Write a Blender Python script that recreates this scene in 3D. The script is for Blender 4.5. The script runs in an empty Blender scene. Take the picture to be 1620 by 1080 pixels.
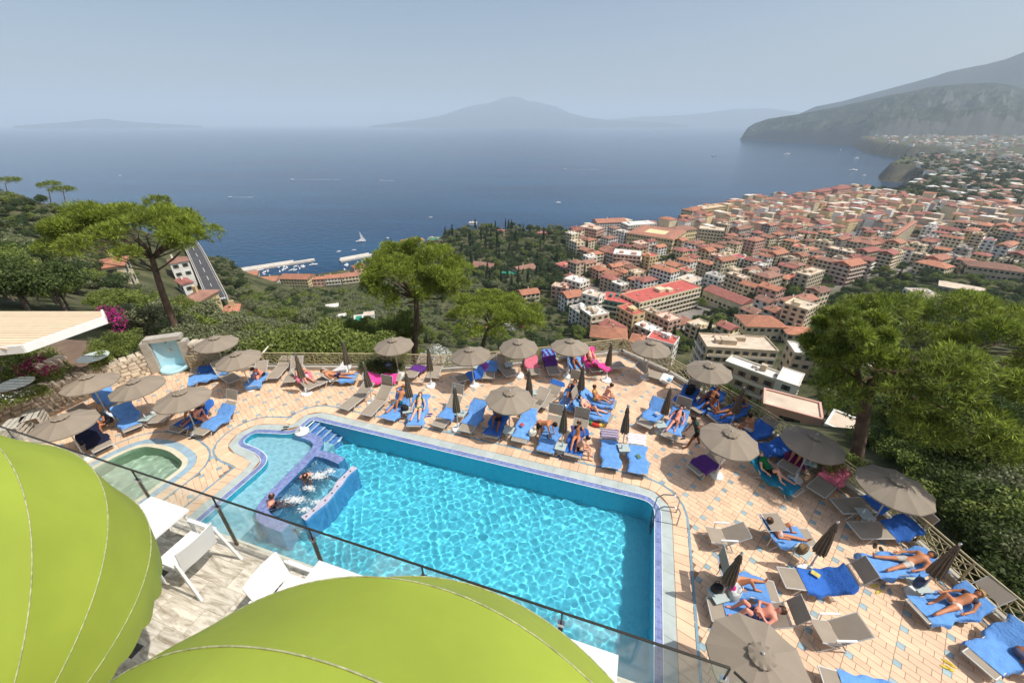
import bpy, bmesh, math, random
import numpy as np
from mathutils import Vector, Matrix, noise
from mathutils.geometry import tessellate_polygon
R = math.radians
sc = bpy.context.scene
col = sc.collection
# ---------------------------------------------------------------- camera
CAMZ = 12.0
PITCH = math.atan(345 / 630.)
FPX = 630.0
cam_d = bpy.data.cameras.new('camera'); cam = bpy.data.objects.new('camera', cam_d); col.objects.link(cam)
cam_d.lens = 14.0; cam_d.sensor_width = 36.0; cam_d.clip_start = 0.05; cam_d.clip_end = 120000
cam.location = (0, 0, CAMZ); cam.rotation_euler = (math.pi / 2 - PITCH, 0, 0)
sc.camera = cam
# ---------------------------------------------------------------- sky, sun, exposure
SUN_TO = Vector((0.600, -0.130, 1.0)).normalized()
SUN_EL = math.asin(SUN_TO.z)
world = bpy.data.worlds.new('World'); sc.world = world; world.use_nodes = True
_nt = world.node_tree
_sky = _nt.nodes.new('ShaderNodeTexSky'); _sky.sky_type = 'NISHITA'; _sky.sun_disc = False
_sky.sun_elevation = SUN_EL; _sky.sun_rotation = math.atan2(SUN_TO.x, SUN_TO.y)
_sky.altitude = 150; _sky.air_density = 1.0; _sky.dust_density = 3.6; _sky.ozone_density = 1.0
_nt.links.new(_sky.outputs[0], _nt.nodes['Background'].inputs[0]); _nt.nodes['Background'].inputs[1].default_value = 0.13
sun_d = bpy.data.lights.new('sun', 'SUN'); sun_d.energy = 4.4; sun_d.angle = R(0.53); sun_d.color = (1.0, 0.955, 0.88)
sun = bpy.data.objects.new('sun', sun_d); col.objects.link(sun); sun.location = (60, -13, 100)
sun.rotation_euler = (-SUN_TO).to_track_quat('-Z', 'Y').to_euler()
sun_d.cycles.is_caustics_light = True
vs = sc.view_settings
vs.view_transform = 'Standard'; vs.look = 'None'; vs.exposure = 0.0; vs.gamma = 1.0; vs.use_curve_mapping = False
cy = sc.cycles
cy.use_denoising = True
cy.max_bounces = 8; cy.diffuse_bounces = 3; cy.glossy_bounces = 3; cy.transmission_bounces = 6
cy.transparent_max_bounces = 12; cy.volume_bounces = 3
cy.sample_clamp_indirect = 6.0
# ---------------------------------------------------------------- helpers
_c, _s = math.cos(PITCH), math.sin(PITCH)
def at(u, v, z=0.0):
    x = (u - 810) / FPX; y = (540 - v) / FPX
    d = (CAMZ - z) / (_s - y * _c)
    return Vector((x * d, d * (_c + y * _s), z))
def at_d(u, v, d):
    x = (u - 810) / FPX; y = (540 - v) / FPX
    return Vector((x * d, d * (_c + y * _s), CAMZ + d * (y * _c - _s)))
def proj(p):
    z = p[2] - CAMZ; d = p[1] * _c - z * _s; up = p[1] * _s + z * _c
    return (810 + FPX * p[0] / d, 540 - FPX * up / d, d)
E1 = Vector((0.953, -0.303)); E2 = Vector((0.303, 0.953))
POOL_ANG = math.atan2(-0.303, 0.953)
def L(s, t, z=0.0):
    return Vector((s * E1.x + t * E2.x, s * E1.y + t * E2.y, z))
def S(r, g, b):
    f = lambda c: (c / 255 / 12.92) if c <= 10 else ((c / 255 + 0.055) / 1.055) ** 2.4
    return (f(r), f(g), f(b))
def link_obj(name, data, parent=None):
    o = bpy.data.objects.new(name, data); col.objects.link(o)
    if parent is not None: o.parent = parent
    return o
def tag(o, label=None, cat=None, group=None, kind=None):
    if label: o['label'] = label
    if cat: o['category'] = cat
    if group: o['group'] = group
    if kind: o['kind'] = kind
    return o
def emp(name, loc=(0, 0, 0), rz=0.0, label=None, cat=None, group=None):
    o = link_obj(name, None); o.location = loc; o.rotation_euler = (0, 0, rz); o.empty_display_size = 0.2
    return tag(o, label, cat, group)
def copy_tree(o, parent=None):
    c = o.copy(); col.objects.link(c); c.parent = parent
    for ch in o.children: copy_tree(ch, c)
    return c
class MB:
    def __init__(self): self.v = []; self.f = []; self.m = []
    def add(self, vs, fs, m=0):
        n = len(self.v); self.v.extend([tuple(p) for p in vs])
        self.f.extend([tuple(i + n for i in f) for f in fs]); self.m.extend([m] * len(fs)); return self
    def box(self, c, sz, rz=0.0, m=0, taper=1.0):
        x, y, z = sz[0] / 2, sz[1] / 2, sz[2] / 2; ca, sa = math.cos(rz), math.sin(rz)
        P = []
        for k, zz in ((1.0, -z), (taper, z)):
            for px, py in ((-x, -y), (x, -y), (x, y), (-x, y)):
                px *= k; py *= k
                P.append((c[0] + px * ca - py * sa, c[1] + px * sa + py * ca, c[2] + zz))
        return self.add(P, [(3, 2, 1, 0), (4, 5, 6, 7), (0, 1, 5, 4), (1, 2, 6, 5), (2, 3, 7, 6), (3, 0, 4, 7)], m)
    def beam(self, p0, p1, w, h, m=0, up=(0, 0, 1)):
        p0 = Vector(p0); p1 = Vector(p1); d = (p1 - p0).normalized(); u = Vector(up)
        if abs(d.dot(u)) > 0.98: u = Vector((1, 0, 0))
        sx = d.cross(u).normalized() * (w / 2); sz = sx.cross(d).normalized() * (h / 2)
        P = [p0 - sx - sz, p0 + sx - sz, p0 + sx + sz, p0 - sx + sz, p1 - sx - sz, p1 + sx - sz, p1 + sx + sz, p1 - sx + sz]
        return self.add(P, [(0, 1, 2, 3), (7, 6, 5, 4), (0, 4, 5, 1), (1, 5, 6, 2), (2, 6, 7, 3), (3, 7, 4, 0)], m)
    def tube(self, pts, rad, n=6, m=0, cap=True):
        pts = [Vector(p) for p in pts]
        if not hasattr(rad, '__len__'): rad = [rad] * len(pts)
        b = len(self.v); ref = None
        for i, p in enumerate(pts):
            d = (pts[min(i + 1, len(pts) - 1)] - pts[max(i - 1, 0)])
            d = d.normalized() if d.length > 1e-9 else Vector((0, 0, 1))
            if ref is None:
                ref = Vector((0, 0, 1)) if abs(d.z) < 0.9 else Vector((1, 0, 0))
            a = d.cross(ref).normalized(); ref2 = a.cross(d).normalized(); ref = ref2
            for k in range(n):
                t = 2 * math.pi * k / n
                self.v.append(tuple(p + (a * math.cos(t) + ref2 * math.sin(t)) * rad[i]))
        for i in range(len(pts) - 1):
            for k in range(n):
                q = (k + 1) % n
                self.f.append((b + i * n + k, b + i * n + q, b + (i + 1) * n + q, b + (i + 1) * n + k)); self.m.append(m)
        if cap:
            self.f.append(tuple(b + k for k in range(n))[::-1]); self.m.append(m)
            self.f.append(tuple(b + (len(pts) - 1) * n + k for k in range(n))); self.m.append(m)
        return self
    def lathe(self, c, prof, n=16, m=0):
        b = len(self.v)
        for r, z in prof:
            for k in range(n):
                t = 2 * math.pi * k / n
                self.v.append((c[0] + r * math.cos(t), c[1] + r * math.sin(t), c[2] + z))
        for i in range(len(prof) - 1):
            for k in range(n):
                q = (k + 1) % n
                self.f.append((b + i * n + k, b + i * n + q, b + (i + 1) * n + q, b + (i + 1) * n + k)); self.m.append(m)
        return self
    def prism(self, poly, z0, z1, m=0, bottom=False, mside=None):
        n = len(poly); ms = m if mside is None else mside
        self.add([(p[0], p[1], z0) for p in poly] + [(p[0], p[1], z1) for p in poly],
                 [(i, (i + 1) % n, n + (i + 1) % n, n + i) for i in range(n)], ms)
        tri = tessellate_polygon([[Vector((p[0], p[1], 0)) for p in poly]])
        pp = [Vector((p[0], p[1])) for p in poly]
        out = []
        for t in tri:
            a, b_, c_ = (pp[i] for i in t)
            if (b_ - a).cross(c_ - a) < 0: t = (t[0], t[2], t[1])
            out.append(t)
        self.add([(p[0], p[1], z1) for p in poly], out, m)
        if bottom: self.add([(p[0], p[1], z0) for p in poly], [t[::-1] for t in out], m)
        return self
    def build(self, name, mats, parent=None, smooth=False):
        me = bpy.data.meshes.new(name); me.from_pydata(self.v, [], self.f)
        if not isinstance(mats, (list, tuple)): mats = [mats]
        for m_ in mats: me.materials.append(m_)
        if len(mats) > 1: me.polygons.foreach_set('material_index', self.m)
        if smooth: me.polygons.foreach_set('use_smooth', [True] * len(me.polygons))
        me.update()
        return link_obj(name, me, parent)
def np_mesh(name, V, F, mats, parent=None, smooth=False):
    """V (n,3) array, F (m,k) int array"""
    V = np.ascontiguousarray(V, dtype=np.float32); F = np.ascontiguousarray(F, dtype=np.int32)
    me = bpy.data.meshes.new(name); m, k = F.shape
    me.vertices.add(len(V)); me.vertices.foreach_set('co', V.ravel())
    me.loops.add(m * k); me.loops.foreach_set('vertex_index', F.ravel())
    me.polygons.add(m); me.polygons.foreach_set('loop_start', np.arange(0, m * k, k, dtype=np.int32))
    if not isinstance(mats, (list, tuple)): mats = [mats]
    for m_ in mats: me.materials.append(m_)
    me.update(calc_edges=True)
    if smooth: me.polygons.foreach_set('use_smooth', np.ones(m, dtype=bool))
    return link_obj(name, me, parent)
def inside(poly, x, y):
    c = False; n = len(poly); j = n - 1
    for i in range(n):
        xi, yi = poly[i][0], poly[i][1]; xj, yj = poly[j][0], poly[j][1]
        if (yi > y) != (yj > y) and x < (xj - xi) * (y - yi) / (yj - yi) + xi: c = not c
        j = i
    return c
def inside_np(poly, X, Y):
    c = np.zeros(X.shape, bool); n = len(poly); j = n - 1
    for i in range(n):
        xi, yi = poly[i][0], poly[i][1]; xj, yj = poly[j][0], poly[j][1]
        if yi != yj:
            c ^= ((yi > Y) != (yj > Y)) & (X < (xj - xi) * (Y - yi) / (yj - yi) + xi)
        j = i
    return c
def dist_poly_np(poly, X, Y, closed=True):
    D = np.full(X.shape, 1e9); n = len(poly)
    for i in range(n if closed else n - 1):
        ax, ay = poly[i][0], poly[i][1]; bx, by = poly[(i + 1) % n][0], poly[(i + 1) % n][1]
        dx, dy = bx - ax, by - ay; l2 = dx * dx + dy * dy + 1e-12
        t = np.clip(((X - ax) * dx + (Y - ay) * dy) / l2, 0, 1)
        D = np.minimum(D, np.hypot(X - ax - t * dx, Y - ay - t * dy))
    return D
def fillet(poly, rad, seg=6):
    out = []; n = len(poly)
    for i in range(n):
        p = Vector(poly[i][:2]); a = Vector(poly[i - 1][:2]); b = Vector(poly[(i + 1) % n][:2])
        r = rad[i] if hasattr(rad, '__len__') else rad
        if r <= 0: out.append(p); continue
        d0 = (a - p); d1 = (b - p); l = min(r, d0.length * .48, d1.length * .48)
        q0 = p + d0.normalized() * l; q1 = p + d1.normalized() * l
        for k in range(seg + 1):
            t = k / seg
            out.append((1 - t) ** 2 * q0 + 2 * t * (1 - t) * p + t * t * q1)
    return out
def offset(poly, d):
    """positive d: outward for a CCW polygon"""
    n = len(poly); out = []
    for i in range(n):
        p = Vector(poly[i][:2]); e0 = (p - Vector(poly[i - 1][:2])).normalized(); e1 = (Vector(poly[(i + 1) % n][:2]) - p).normalized()
        n0 = Vector((e0.y, -e0.x)); n1 = Vector((e1.y, -e1.x)); m = (n0 + n1)
        if m.length < 1e-6: m = n0
        m.normalize(); k = max(0.5, m.dot(n0))
        out.append(p + m * (d / k))
    return out
# ---------------------------------------------------------------- materials
_mats = {}
def mat(name, c, rough=0.6, var=0.12, scale=4.0, bump=0.0, bscale=None, metal=0.0, spec=0.4, island=0.0, transl=0.0, coords='Object', detail=4.0, sheen=0.0, objvar=0.0, stain=0.0):
    if name in _mats: return _mats[name]
    m = bpy.data.materials.new(name); m.use_nodes = True; _mats[name] = m
    nt = m.node_tree; N = nt.nodes; b = N['Principled BSDF']; lk = nt.links.new
    b.inputs['Roughness'].default_value = rough; b.inputs['Metallic'].default_value = metal
    b.inputs['Specular IOR Level'].default_value = spec
    tc = N.new('ShaderNodeTexCoord')
    cur = None
    if var > 0:
        nz = N.new('ShaderNodeTexNoise'); nz.inputs['Scale'].default_value = scale; nz.inputs['Detail'].default_value = detail
        lk(tc.outputs[coords], nz.inputs['Vector'])
        rp = N.new('ShaderNodeValToRGB'); rp.color_ramp.elements[0].position = 0.3; rp.color_ramp.elements[1].position = 0.7
        rp.color_ramp.elements[0].color = (*[max(0, x * (1 - var)) for x in c], 1); rp.color_ramp.elements[1].color = (*[min(1, x * (1 + var)) for x in c], 1)
        lk(nz.outputs['Fac'], rp.inputs['Fac']); cur = rp.outputs['Color']
    def vary(cur, sock, amt):
        hs = N.new('ShaderNodeHueSaturation'); mr = N.new('ShaderNodeMapRange')
        mr.inputs['To Min'].default_value = 1 - amt; mr.inputs['To Max'].default_value = 1 + amt
        lk(sock, mr.inputs['Value']); lk(mr.outputs[0], hs.inputs['Value'])
        if cur is None: hs.inputs['Color'].default_value = (*c, 1)
        else: lk(cur, hs.inputs['Color'])
        return hs.outputs['Color']
    if island > 0:
        g = N.new('ShaderNodeNewGeometry'); cur = vary(cur, g.outputs['Random Per Island'], island)
    if objvar > 0:
        oi = N.new('ShaderNodeObjectInfo'); cur = vary(cur, oi.outputs['Random'], objvar)
    if stain > 0:
        g2 = N.new('ShaderNodeNewGeometry'); n3 = N.new('ShaderNodeTexNoise'); n3.inputs['Scale'].default_value = 0.7; n3.inputs['Detail'].default_value = 7; n3.inputs['Roughness'].default_value = .65
        lk(g2.outputs['Position'], n3.inputs['Vector']); mr3 = N.new('ShaderNodeMapRange'); mr3.inputs['From Min'].default_value = .3; mr3.inputs['From Max'].default_value = .7; lk(n3.outputs['Fac'], mr3.inputs['Value']); cur = vary(cur, mr3.outputs[0], stain)
    if cur is None: b.inputs['Base Color'].default_value = (*c, 1)
    else: lk(cur, b.inputs['Base Color'])
    if bump > 0:
        n2 = N.new('ShaderNodeTexNoise'); n2.inputs['Scale'].default_value = bscale or scale * 3; n2.inputs['Detail'].default_value = 5
        lk(tc.outputs[coords], n2.inputs['Vector'])
        bp = N.new('ShaderNodeBump'); bp.inputs['Strength'].default_value = bump; bp.inputs['Distance'].default_value = 0.05
        lk(n2.outputs['Fac'], bp.inputs['Height']); lk(bp.outputs[0], b.inputs['Normal'])
    if transl > 0:
        tr = N.new('ShaderNodeBsdfTranslucent'); mx = N.new('ShaderNodeMixShader'); mx.inputs[0].default_value = transl
        if cur is None: tr.inputs['Color'].default_value = (*c, 1)
        else: lk(cur, tr.inputs['Color'])
        out = N['Material Output']
        lk(b.outputs[0], mx.inputs[1]); lk(tr.outputs[0], mx.inputs[2]); lk(mx.outputs[0], out.inputs['Surface'])
    return m
rnd = random.Random(7)
rng = np.random.default_rng(11)
# ================================================================ sea, terrain, mountains, haze
SEA = -163.0; TOWN = -113.0
def sea_material():
    m = bpy.data.materials.new('sea_water'); m.use_nodes = True; nt = m.node_tree; N = nt.nodes; lk = nt.links.new
    b = N['Principled BSDF']; b.inputs['Roughness'].default_value = 0.16; b.inputs['IOR'].default_value = 1.33
    b.inputs['Specular IOR Level'].default_value = 0.17
    tc = N.new('ShaderNodeTexCoord'); mp = N.new('ShaderNodeMapping'); mp.inputs['Scale'].default_value = (0.0011, 0.006, 1)
    mp.inputs['Rotation'].default_value = (0, 0, 0.25)
    lk(tc.outputs['Object'], mp.inputs[0])
    nz = N.new('ShaderNodeTexNoise'); nz.inputs['Scale'].default_value = 1.0; nz.inputs['Detail'].default_value = 6; nz.inputs['Roughness'].default_value = 0.62
    lk(mp.outputs[0], nz.inputs['Vector'])
    rp = N.new('ShaderNodeValToRGB'); rp.color_ramp.elements[0].position = 0.38; rp.color_ramp.elements[1].position = 0.64
    rp.color_ramp.elements[0].color = (0.001, 0.028, 0.080, 1); rp.color_ramp.elements[1].color = (0.005, 0.056, 0.130, 1)
    lk(nz.outputs['Fac'], rp.inputs[0]); lk(rp.outputs[0], b.inputs['Base Color'])
    w1 = N.new('ShaderNodeTexNoise'); w1.inputs['Scale'].default_value = 0.11; w1.inputs['Detail'].default_value = 7
    mp2 = N.new('ShaderNodeMapping'); mp2.inputs['Scale'].default_value = (0.5, 1.3, 1); mp2.inputs['Rotation'].default_value = (0, 0, 0.2)
    lk(tc.outputs['Object'], mp2.inputs[0]); lk(mp2.outputs[0], w1.inputs['Vector'])
    bp = N.new('ShaderNodeBump'); bp.inputs['Strength'].default_value = 0.55; bp.inputs['Distance'].default_value = 1.6
    lk(w1.outputs['Fac'], bp.inputs['Height']); lk(bp.outputs[0], b.inputs['Normal'])
    return m
_sea = MB().add([(-74000, -1500, SEA), (74000, -1500, SEA), (74000, 55000, SEA), (-74000, 55000, SEA)], [(0, 1, 2, 3)]).build('sea', sea_material())
tag(_sea, 'calm deep blue bay of sea stretching to the hazy horizon', kind='structure')

# ---- land: control points (u, v, z) and direct world points, interpolated
_cp = [(0, 318, -18), (60, 320, -22), (130, 335, -32), (230, 375, -50), (345, 415, -80), (372, 446, -130),
       (30, 400, -14), (150, 450, -32), (60, 450, -10), (200, 500, -18), (300, 510, -28), (250, 425, -50),
       (300, 392, -60), (330, 440, -60), (352, 492, -60), (262, 372, -60), (288, 440, -57), (375, 470, -72),
       (420, 500, -64), (410, 460, -112), (450, 474, -146), (500, 520, -62), (560, 470, -132), (480, 452, -156), (500, 464, -154), (430, 460, -156),
       (450, 445, -159), (540, 440, -159), (600, 430, -158), (400, 437, -159), (420, 451, -160), (445, 454, -160), (470, 453, -160), (500, 450, -160), (530, 449, -160), (565, 444, -160),
       (600, 500, -95), (640, 450, -116), (700, 480, -106), (740, 525, -98), (800, 500, -106), (850, 480, -110), (780, 420, -113),
       (860, 380, -113), (720, 372, -116), (690, 388, -122), (700, 556, -72), (560, 540, -38), (620, 545, -52),
       (900, 540, -100), (960, 520, -106), (1060, 520, -106), (1120, 570, -90), (1200, 640, -80), (1280, 650, -60), (1300, 560, -88),
       (1400, 585, -80), (1500, 500, -97), (1600, 470, -100), (1350, 660, -42), (1450, 700, -18), (1600, 700, -9), (1600, 600, -26),
       (1610, 900, -2.5), (1500, 800, -4), (1250, 680, -34), (1000, 400, TOWN), (1200, 400, TOWN), (1400, 400, TOWN), (1600, 400, TOWN + 3),
       (1100, 345, TOWN), (1300, 322, TOWN), (1500, 320, TOWN), (1620, 300, TOWN + 4), (950, 380, TOWN)]
_wp = [(-26, 16, 1.0), (-24, 20, -0.8), (-21.5, 21.5, -1.6), (-16, 22, -3.2), (-8, 23, -6), (0, 24, -7), (7, 25.5, -8), (11, 20.5, -8), (14.2, 15, -5), (15.8, 10, -2.6), (16, 5, -2),
       (-32, 10, 3), (-40, 25, 2), (0, -10, -1), (-30, -10, 4), (25, -10, 4), (-60, 20, 3)]
CP = np.array([[*at(u, v, z)] for u, v, z in _cp] + [list(p) for p in _wp])
def _phi(r): return r
_D = np.hypot(CP[:, None, 0] - CP[None, :, 0], CP[:, None, 1] - CP[None, :, 1])
_n = len(CP); _A = np.zeros((_n + 1, _n + 1)); _A[:_n, :_n] = _D + np.eye(_n) * 1e-6; _A[:_n, _n] = 1; _A[_n, :_n] = 1
_W = np.linalg.solve(_A, np.append(CP[:, 2], 0))
COAST = [(-1500, -300), (-700, 150), (-560, 400), (-500, 520), (-430, 545)]
COAST += [tuple(at(u, v, SEA)[:2]) for u, v in ((372, 438), (430, 434), (500, 430), (560, 426), (640, 412))]
COAST += [tuple(at(u, v, TOWN)[:2]) for u, v in ((676, 382), (686, 366), (712, 350), (760, 348), (800, 353), (880, 361), (912, 368), (950, 354), (1005, 351), (1060, 362), (1085, 347), (1110, 330),
          (1150, 323), (1195, 309), (1240, 309), (1290, 313), (1305, 301), (1345, 297), (1405, 296), (1432, 286), (1452, 273), (1440, 264), (1400, 262), (1396, 255), (1412, 249), (1470, 246), (1500, 243), (1480, 238), (1430, 235), (1375, 229))]
COAST += [tuple(at(u, v, SEA)[:2]) for u, v in ((1340, 227), (1310, 226.5))]
COAST += [(4200, 6200), (9500, 7600), (9500, -3000), (-1500, -3000)]
DECK = [(-23.0, 12.0), (-23.3, 16.3), (-21.3, 18.35), (-17.7, 18.5), (-13.9, 18.9), (-6.7, 18.85), (-3.9, 18.7), (-0.36, 19.15), (3.3, 19.85), (6.63, 20.6), (8.66, 18.31), (9.77, 16.44),
        (11.19, 14.03), (12.27, 11.8), (12.95, 9.9), (13.25, 8.2), (13.4, 6.9), (13.7, 5.0), (14.2, 2.0), (14.2, -1.0), (-23.0, -1.0)]
DECK = [Vector(p) for p in DECK[::-1]]
def height_np(X, Y):
    sh = X.shape; x = X.ravel(); y = Y.ravel(); Z = np.zeros(len(x))
    for k in range(0, len(x), 20000):
        xs = x[k:k + 20000, None]; ys = y[k:k + 20000, None]
        Z[k:k + 20000] = np.hypot(xs - CP[:, 0], ys - CP[:, 1]) @ _W[:_n] + _W[_n]
    r = np.hypot(x, y)
    far = TOWN + 40 * np.clip((r - 1800) / 4500, 0, 1) ** 1.3 + 12 * np.clip((x - 1500) / 3000, 0, 1)
    t = np.clip((r - 650) / 500, 0, 1) * (y > 100) * np.clip((x - 0) / 100, 0, 1); t = t * t * (3 - 2 * t)
    Z = Z * (1 - t) + far * t
    ins = inside_np(COAST, x, y); dc = dist_poly_np(COAST, x, y)
    sd = np.where(ins, dc, -dc)
    w = np.clip((sd + 6) / np.where(r > 1200, 40, 14), 0, 1); w = w * w * (3 - 2 * w)
    Z = np.where(sd > 40, Z, (SEA - 12) * (1 - w) + np.minimum(Z, 60) * w)
    idk = inside_np(DECK, x, y); dd = dist_poly_np(DECK, x, y)
    Z = np.where(idk, np.minimum(Z, -3.2), np.where(dd < 1.2, np.minimum(Z, -1.5), Z))
    return Z.reshape(sh)
def H(x, y):
    return float(height_np(np.array([float(x)]), np.array([float(y)]))[0])
TOWN_PX = [(880, 470), (905, 372), (950, 356), (1005, 354), (1060, 364), (1110, 333), (1195, 312), (1290, 315), (1310, 303), (1345, 300), (1440, 316), (1500, 322), (1640, 322), (1640, 425), (1480, 440), (1390, 445), (1300, 480), (1280, 530), (1240, 560), (1080, 575), (930, 545)]
TOWN_POLY = [tuple(at(u, v, TOWN + 3)[:2]) for u, v in TOWN_PX]
def terrain():
    az = np.radians(np.linspace(-64, 66, 470)); rr = 13.0 * (6600 / 13.0) ** (np.linspace(0, 1, 330))
    A, RR = np.meshgrid(az, rr); X = RR * np.sin(A); Y = RR * np.cos(A); Z = height_np(X, Y)
    nz = np.zeros_like(Z)
    for k, (sx, ph) in enumerate(((0.021, 1.0), (0.05, 2.2), (0.013, 4.0))):
        nz += np.sin(X * sx + ph) * np.sin(Y * sx * 1.3 + ph * 2) / (k + 1)
    inside_t = inside_np(TOWN_POLY, X, Y)
    hill = (~inside_t) & (RR > 40) & (Z > SEA + 6) & (RR < 1200)
    Z = Z + nz * 0.9 * hill
    ny, nx = X.shape; idx = np.arange(ny * nx).reshape(ny, nx)
    F = np.stack([idx[:-1, :-1], idx[1:, :-1], idx[1:, 1:], idx[:-1, 1:]], -1).reshape(-1, 4)
    V = np.stack([X, Y, Z], -1).reshape(-1, 3)
    keep = ~((V[F][:, :, 2] < SEA - 8).all(1)); F = F[keep]
    m = bpy.data.materials.new('hillside_ground'); m.use_nodes = True; nt = m.node_tree; N = nt.nodes; lk = nt.links.new
    b = N['Principled BSDF']; b.inputs['Roughness'].default_value = 0.95; b.inputs['Specular IOR Level'].default_value = 0.1
    tc = N.new('ShaderNodeTexCoord')
    def ramp(scale, c0, c1, p0=.35, p1=.65):
        n_ = N.new('ShaderNodeTexNoise'); n_.inputs['Scale'].default_value = scale; n_.inputs['Detail'].default_value = 8; n_.inputs['Roughness'].default_value = .65
        lk(tc.outputs['Object'], n_.inputs['Vector']); r_ = N.new('ShaderNodeValToRGB'); r_.color_ramp.elements[0].position = p0; r_.color_ramp.elements[1].position = p1
        r_.color_ramp.elements[0].color = (*c0, 1); r_.color_ramp.elements[1].color = (*c1, 1); lk(n_.outputs['Fac'], r_.inputs[0]); return r_.outputs[0]
    veg = ramp(0.09, (0.035, 0.045, 0.018), (0.135, 0.130, 0.065)); pav = ramp(0.05, (0.16, 0.15, 0.135), (0.30, 0.27, 0.24))
    at_ = N.new('ShaderNodeAttribute'); at_.attribute_name = 'town'
    mx = N.new('ShaderNodeMix'); mx.data_type = 'RGBA'; lk(at_.outputs['Fac'], mx.inputs['Factor']); lk(veg, mx.inputs[6]); lk(pav, mx.inputs[7])
    geo = N.new('ShaderNodeNewGeometry'); sp = N.new('ShaderNodeSeparateXYZ'); lk(geo.outputs['True Normal'], sp.inputs[0])
    mr = N.new('ShaderNodeMapRange'); mr.inputs['From Min'].default_value = 0.75; mr.inputs['From Max'].default_value = 0.5; lk(sp.outputs['Z'], mr.inputs['Value'])
    rock = ramp(0.06, (0.05, 0.045, 0.035), (0.16, 0.14, 0.11))
    mx2 = N.new('ShaderNodeMix'); mx2.data_type = 'RGBA'; lk(mr.outputs[0], mx2.inputs['Factor']); lk(mx.outputs[2], mx2.inputs[6]); lk(rock, mx2.inputs[7])
    lk(mx2.outputs[2], b.inputs['Base Color'])
    o = np_mesh('terrain', V, F, m, smooth=True)
    at2 = o.data.attributes.new('town', 'FLOAT', 'POINT')
    dt = dist_poly_np(TOWN_POLY, V[:, 0], V[:, 1]); ins = inside_np(TOWN_POLY, V[:, 0], V[:, 1])
    at2.data.foreach_set('value', np.where(ins, np.clip(dt / 10, 0, 1), 0).astype(np.float32))
    tag(o, 'wooded hillside and town plateau dropping in cliffs to the sea', kind='structure')
terrain()
def ray_h(u):  # horizontal unit direction of the pixel column at the horizon row
    x = (u - 810) / FPX; y = 345 / FPX
    v = Vector((x, _c + y * _s)); return v.normalized()
def mountain(name, label, prof, r_ridge, depth_f, depth_b, mt_, cliff=0.0, gully=0.12, gs=1.0, base=SEA - 5, nu=160, nr=44, seed=0):
    us = np.linspace(prof[0][0], prof[-1][0], nu); vs_ = np.interp(us, [p[0] for p in prof], [p[1] for p in prof])
    V = []
    for i, (u, v) in enumerate(zip(us, vs_)):
        x = (u - 810) / FPX; y = (540 - v) / FPX; d = Vector((x, _c + y * _s)).normalized(); rr = r_ridge(u)
        hz = (y * _c - _s) / math.hypot(x, _c + y * _s)
        top = max(CAMZ + hz * rr, base + 1)
        df = depth_f(u); db = depth_b(u)
        for k in range(nr):
            t = -1 + 2 * k / (nr - 1)
            r = rr + (t * df if t < 0 else t * db)
            a = 1 - abs(t)
            sh = a ** 0.9 if t > 0 else (cliff * min(1, a / 0.10) + (1 - cliff) * (a ** 1.05))
            P = Vector((d.x * r, d.y * r, 0))
            q = P * (gs / 1000.)
            g = noise.fractal(Vector((q.x * 1.7 + seed, q.y * 1.7, seed * 1.3)), 0.9, 2.1, 5)
            rid = 1 - abs(noise.noise(Vector((q.x * 3.1 + 9, q.y * 3.1 + seed, 2.0))))
            hgt = (top - base) * sh * (1 + gully * (g * 0.6 - (1 - rid) * 0.7) * min(1, (1 - a) * 3) )
            V.append((P.x, P.y, base + hgt))
    idx = np.arange(nu * nr).reshape(nu, nr)
    F = np.stack([idx[:-1, :-1], idx[1:, :-1], idx[1:, 1:], idx[:-1, 1:]], -1).reshape(-1, 4)
    o = np_mesh(name, np.array(V), F[:, ::-1], mt_, smooth=True)
    tag(o, label, kind='structure'); return o
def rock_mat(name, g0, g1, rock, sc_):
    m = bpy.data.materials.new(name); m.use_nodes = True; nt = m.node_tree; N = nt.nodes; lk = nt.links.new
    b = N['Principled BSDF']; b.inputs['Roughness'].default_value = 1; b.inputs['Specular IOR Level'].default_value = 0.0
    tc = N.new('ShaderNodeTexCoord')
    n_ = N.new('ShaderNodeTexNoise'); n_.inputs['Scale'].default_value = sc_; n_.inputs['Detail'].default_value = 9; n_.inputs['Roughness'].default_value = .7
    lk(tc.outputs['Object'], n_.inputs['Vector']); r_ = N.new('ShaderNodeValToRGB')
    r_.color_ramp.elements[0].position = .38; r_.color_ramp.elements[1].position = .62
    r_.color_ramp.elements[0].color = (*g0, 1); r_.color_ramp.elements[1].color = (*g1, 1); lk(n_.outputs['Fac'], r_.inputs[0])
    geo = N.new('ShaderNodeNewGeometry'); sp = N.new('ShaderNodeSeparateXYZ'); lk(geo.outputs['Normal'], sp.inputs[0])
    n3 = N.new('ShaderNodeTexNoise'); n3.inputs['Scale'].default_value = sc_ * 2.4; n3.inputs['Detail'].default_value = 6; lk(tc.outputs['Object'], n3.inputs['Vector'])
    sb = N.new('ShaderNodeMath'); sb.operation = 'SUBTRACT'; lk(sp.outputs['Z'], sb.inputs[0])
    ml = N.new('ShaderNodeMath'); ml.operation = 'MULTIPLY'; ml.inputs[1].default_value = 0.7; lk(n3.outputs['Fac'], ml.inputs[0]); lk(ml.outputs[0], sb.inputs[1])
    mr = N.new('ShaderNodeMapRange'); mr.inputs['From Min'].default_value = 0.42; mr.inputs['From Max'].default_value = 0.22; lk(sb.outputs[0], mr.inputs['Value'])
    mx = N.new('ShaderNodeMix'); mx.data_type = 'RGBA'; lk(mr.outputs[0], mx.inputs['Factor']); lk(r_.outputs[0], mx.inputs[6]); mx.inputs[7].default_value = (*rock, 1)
    lk(mx.outputs[2], b.inputs['Base Color']); return m
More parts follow.
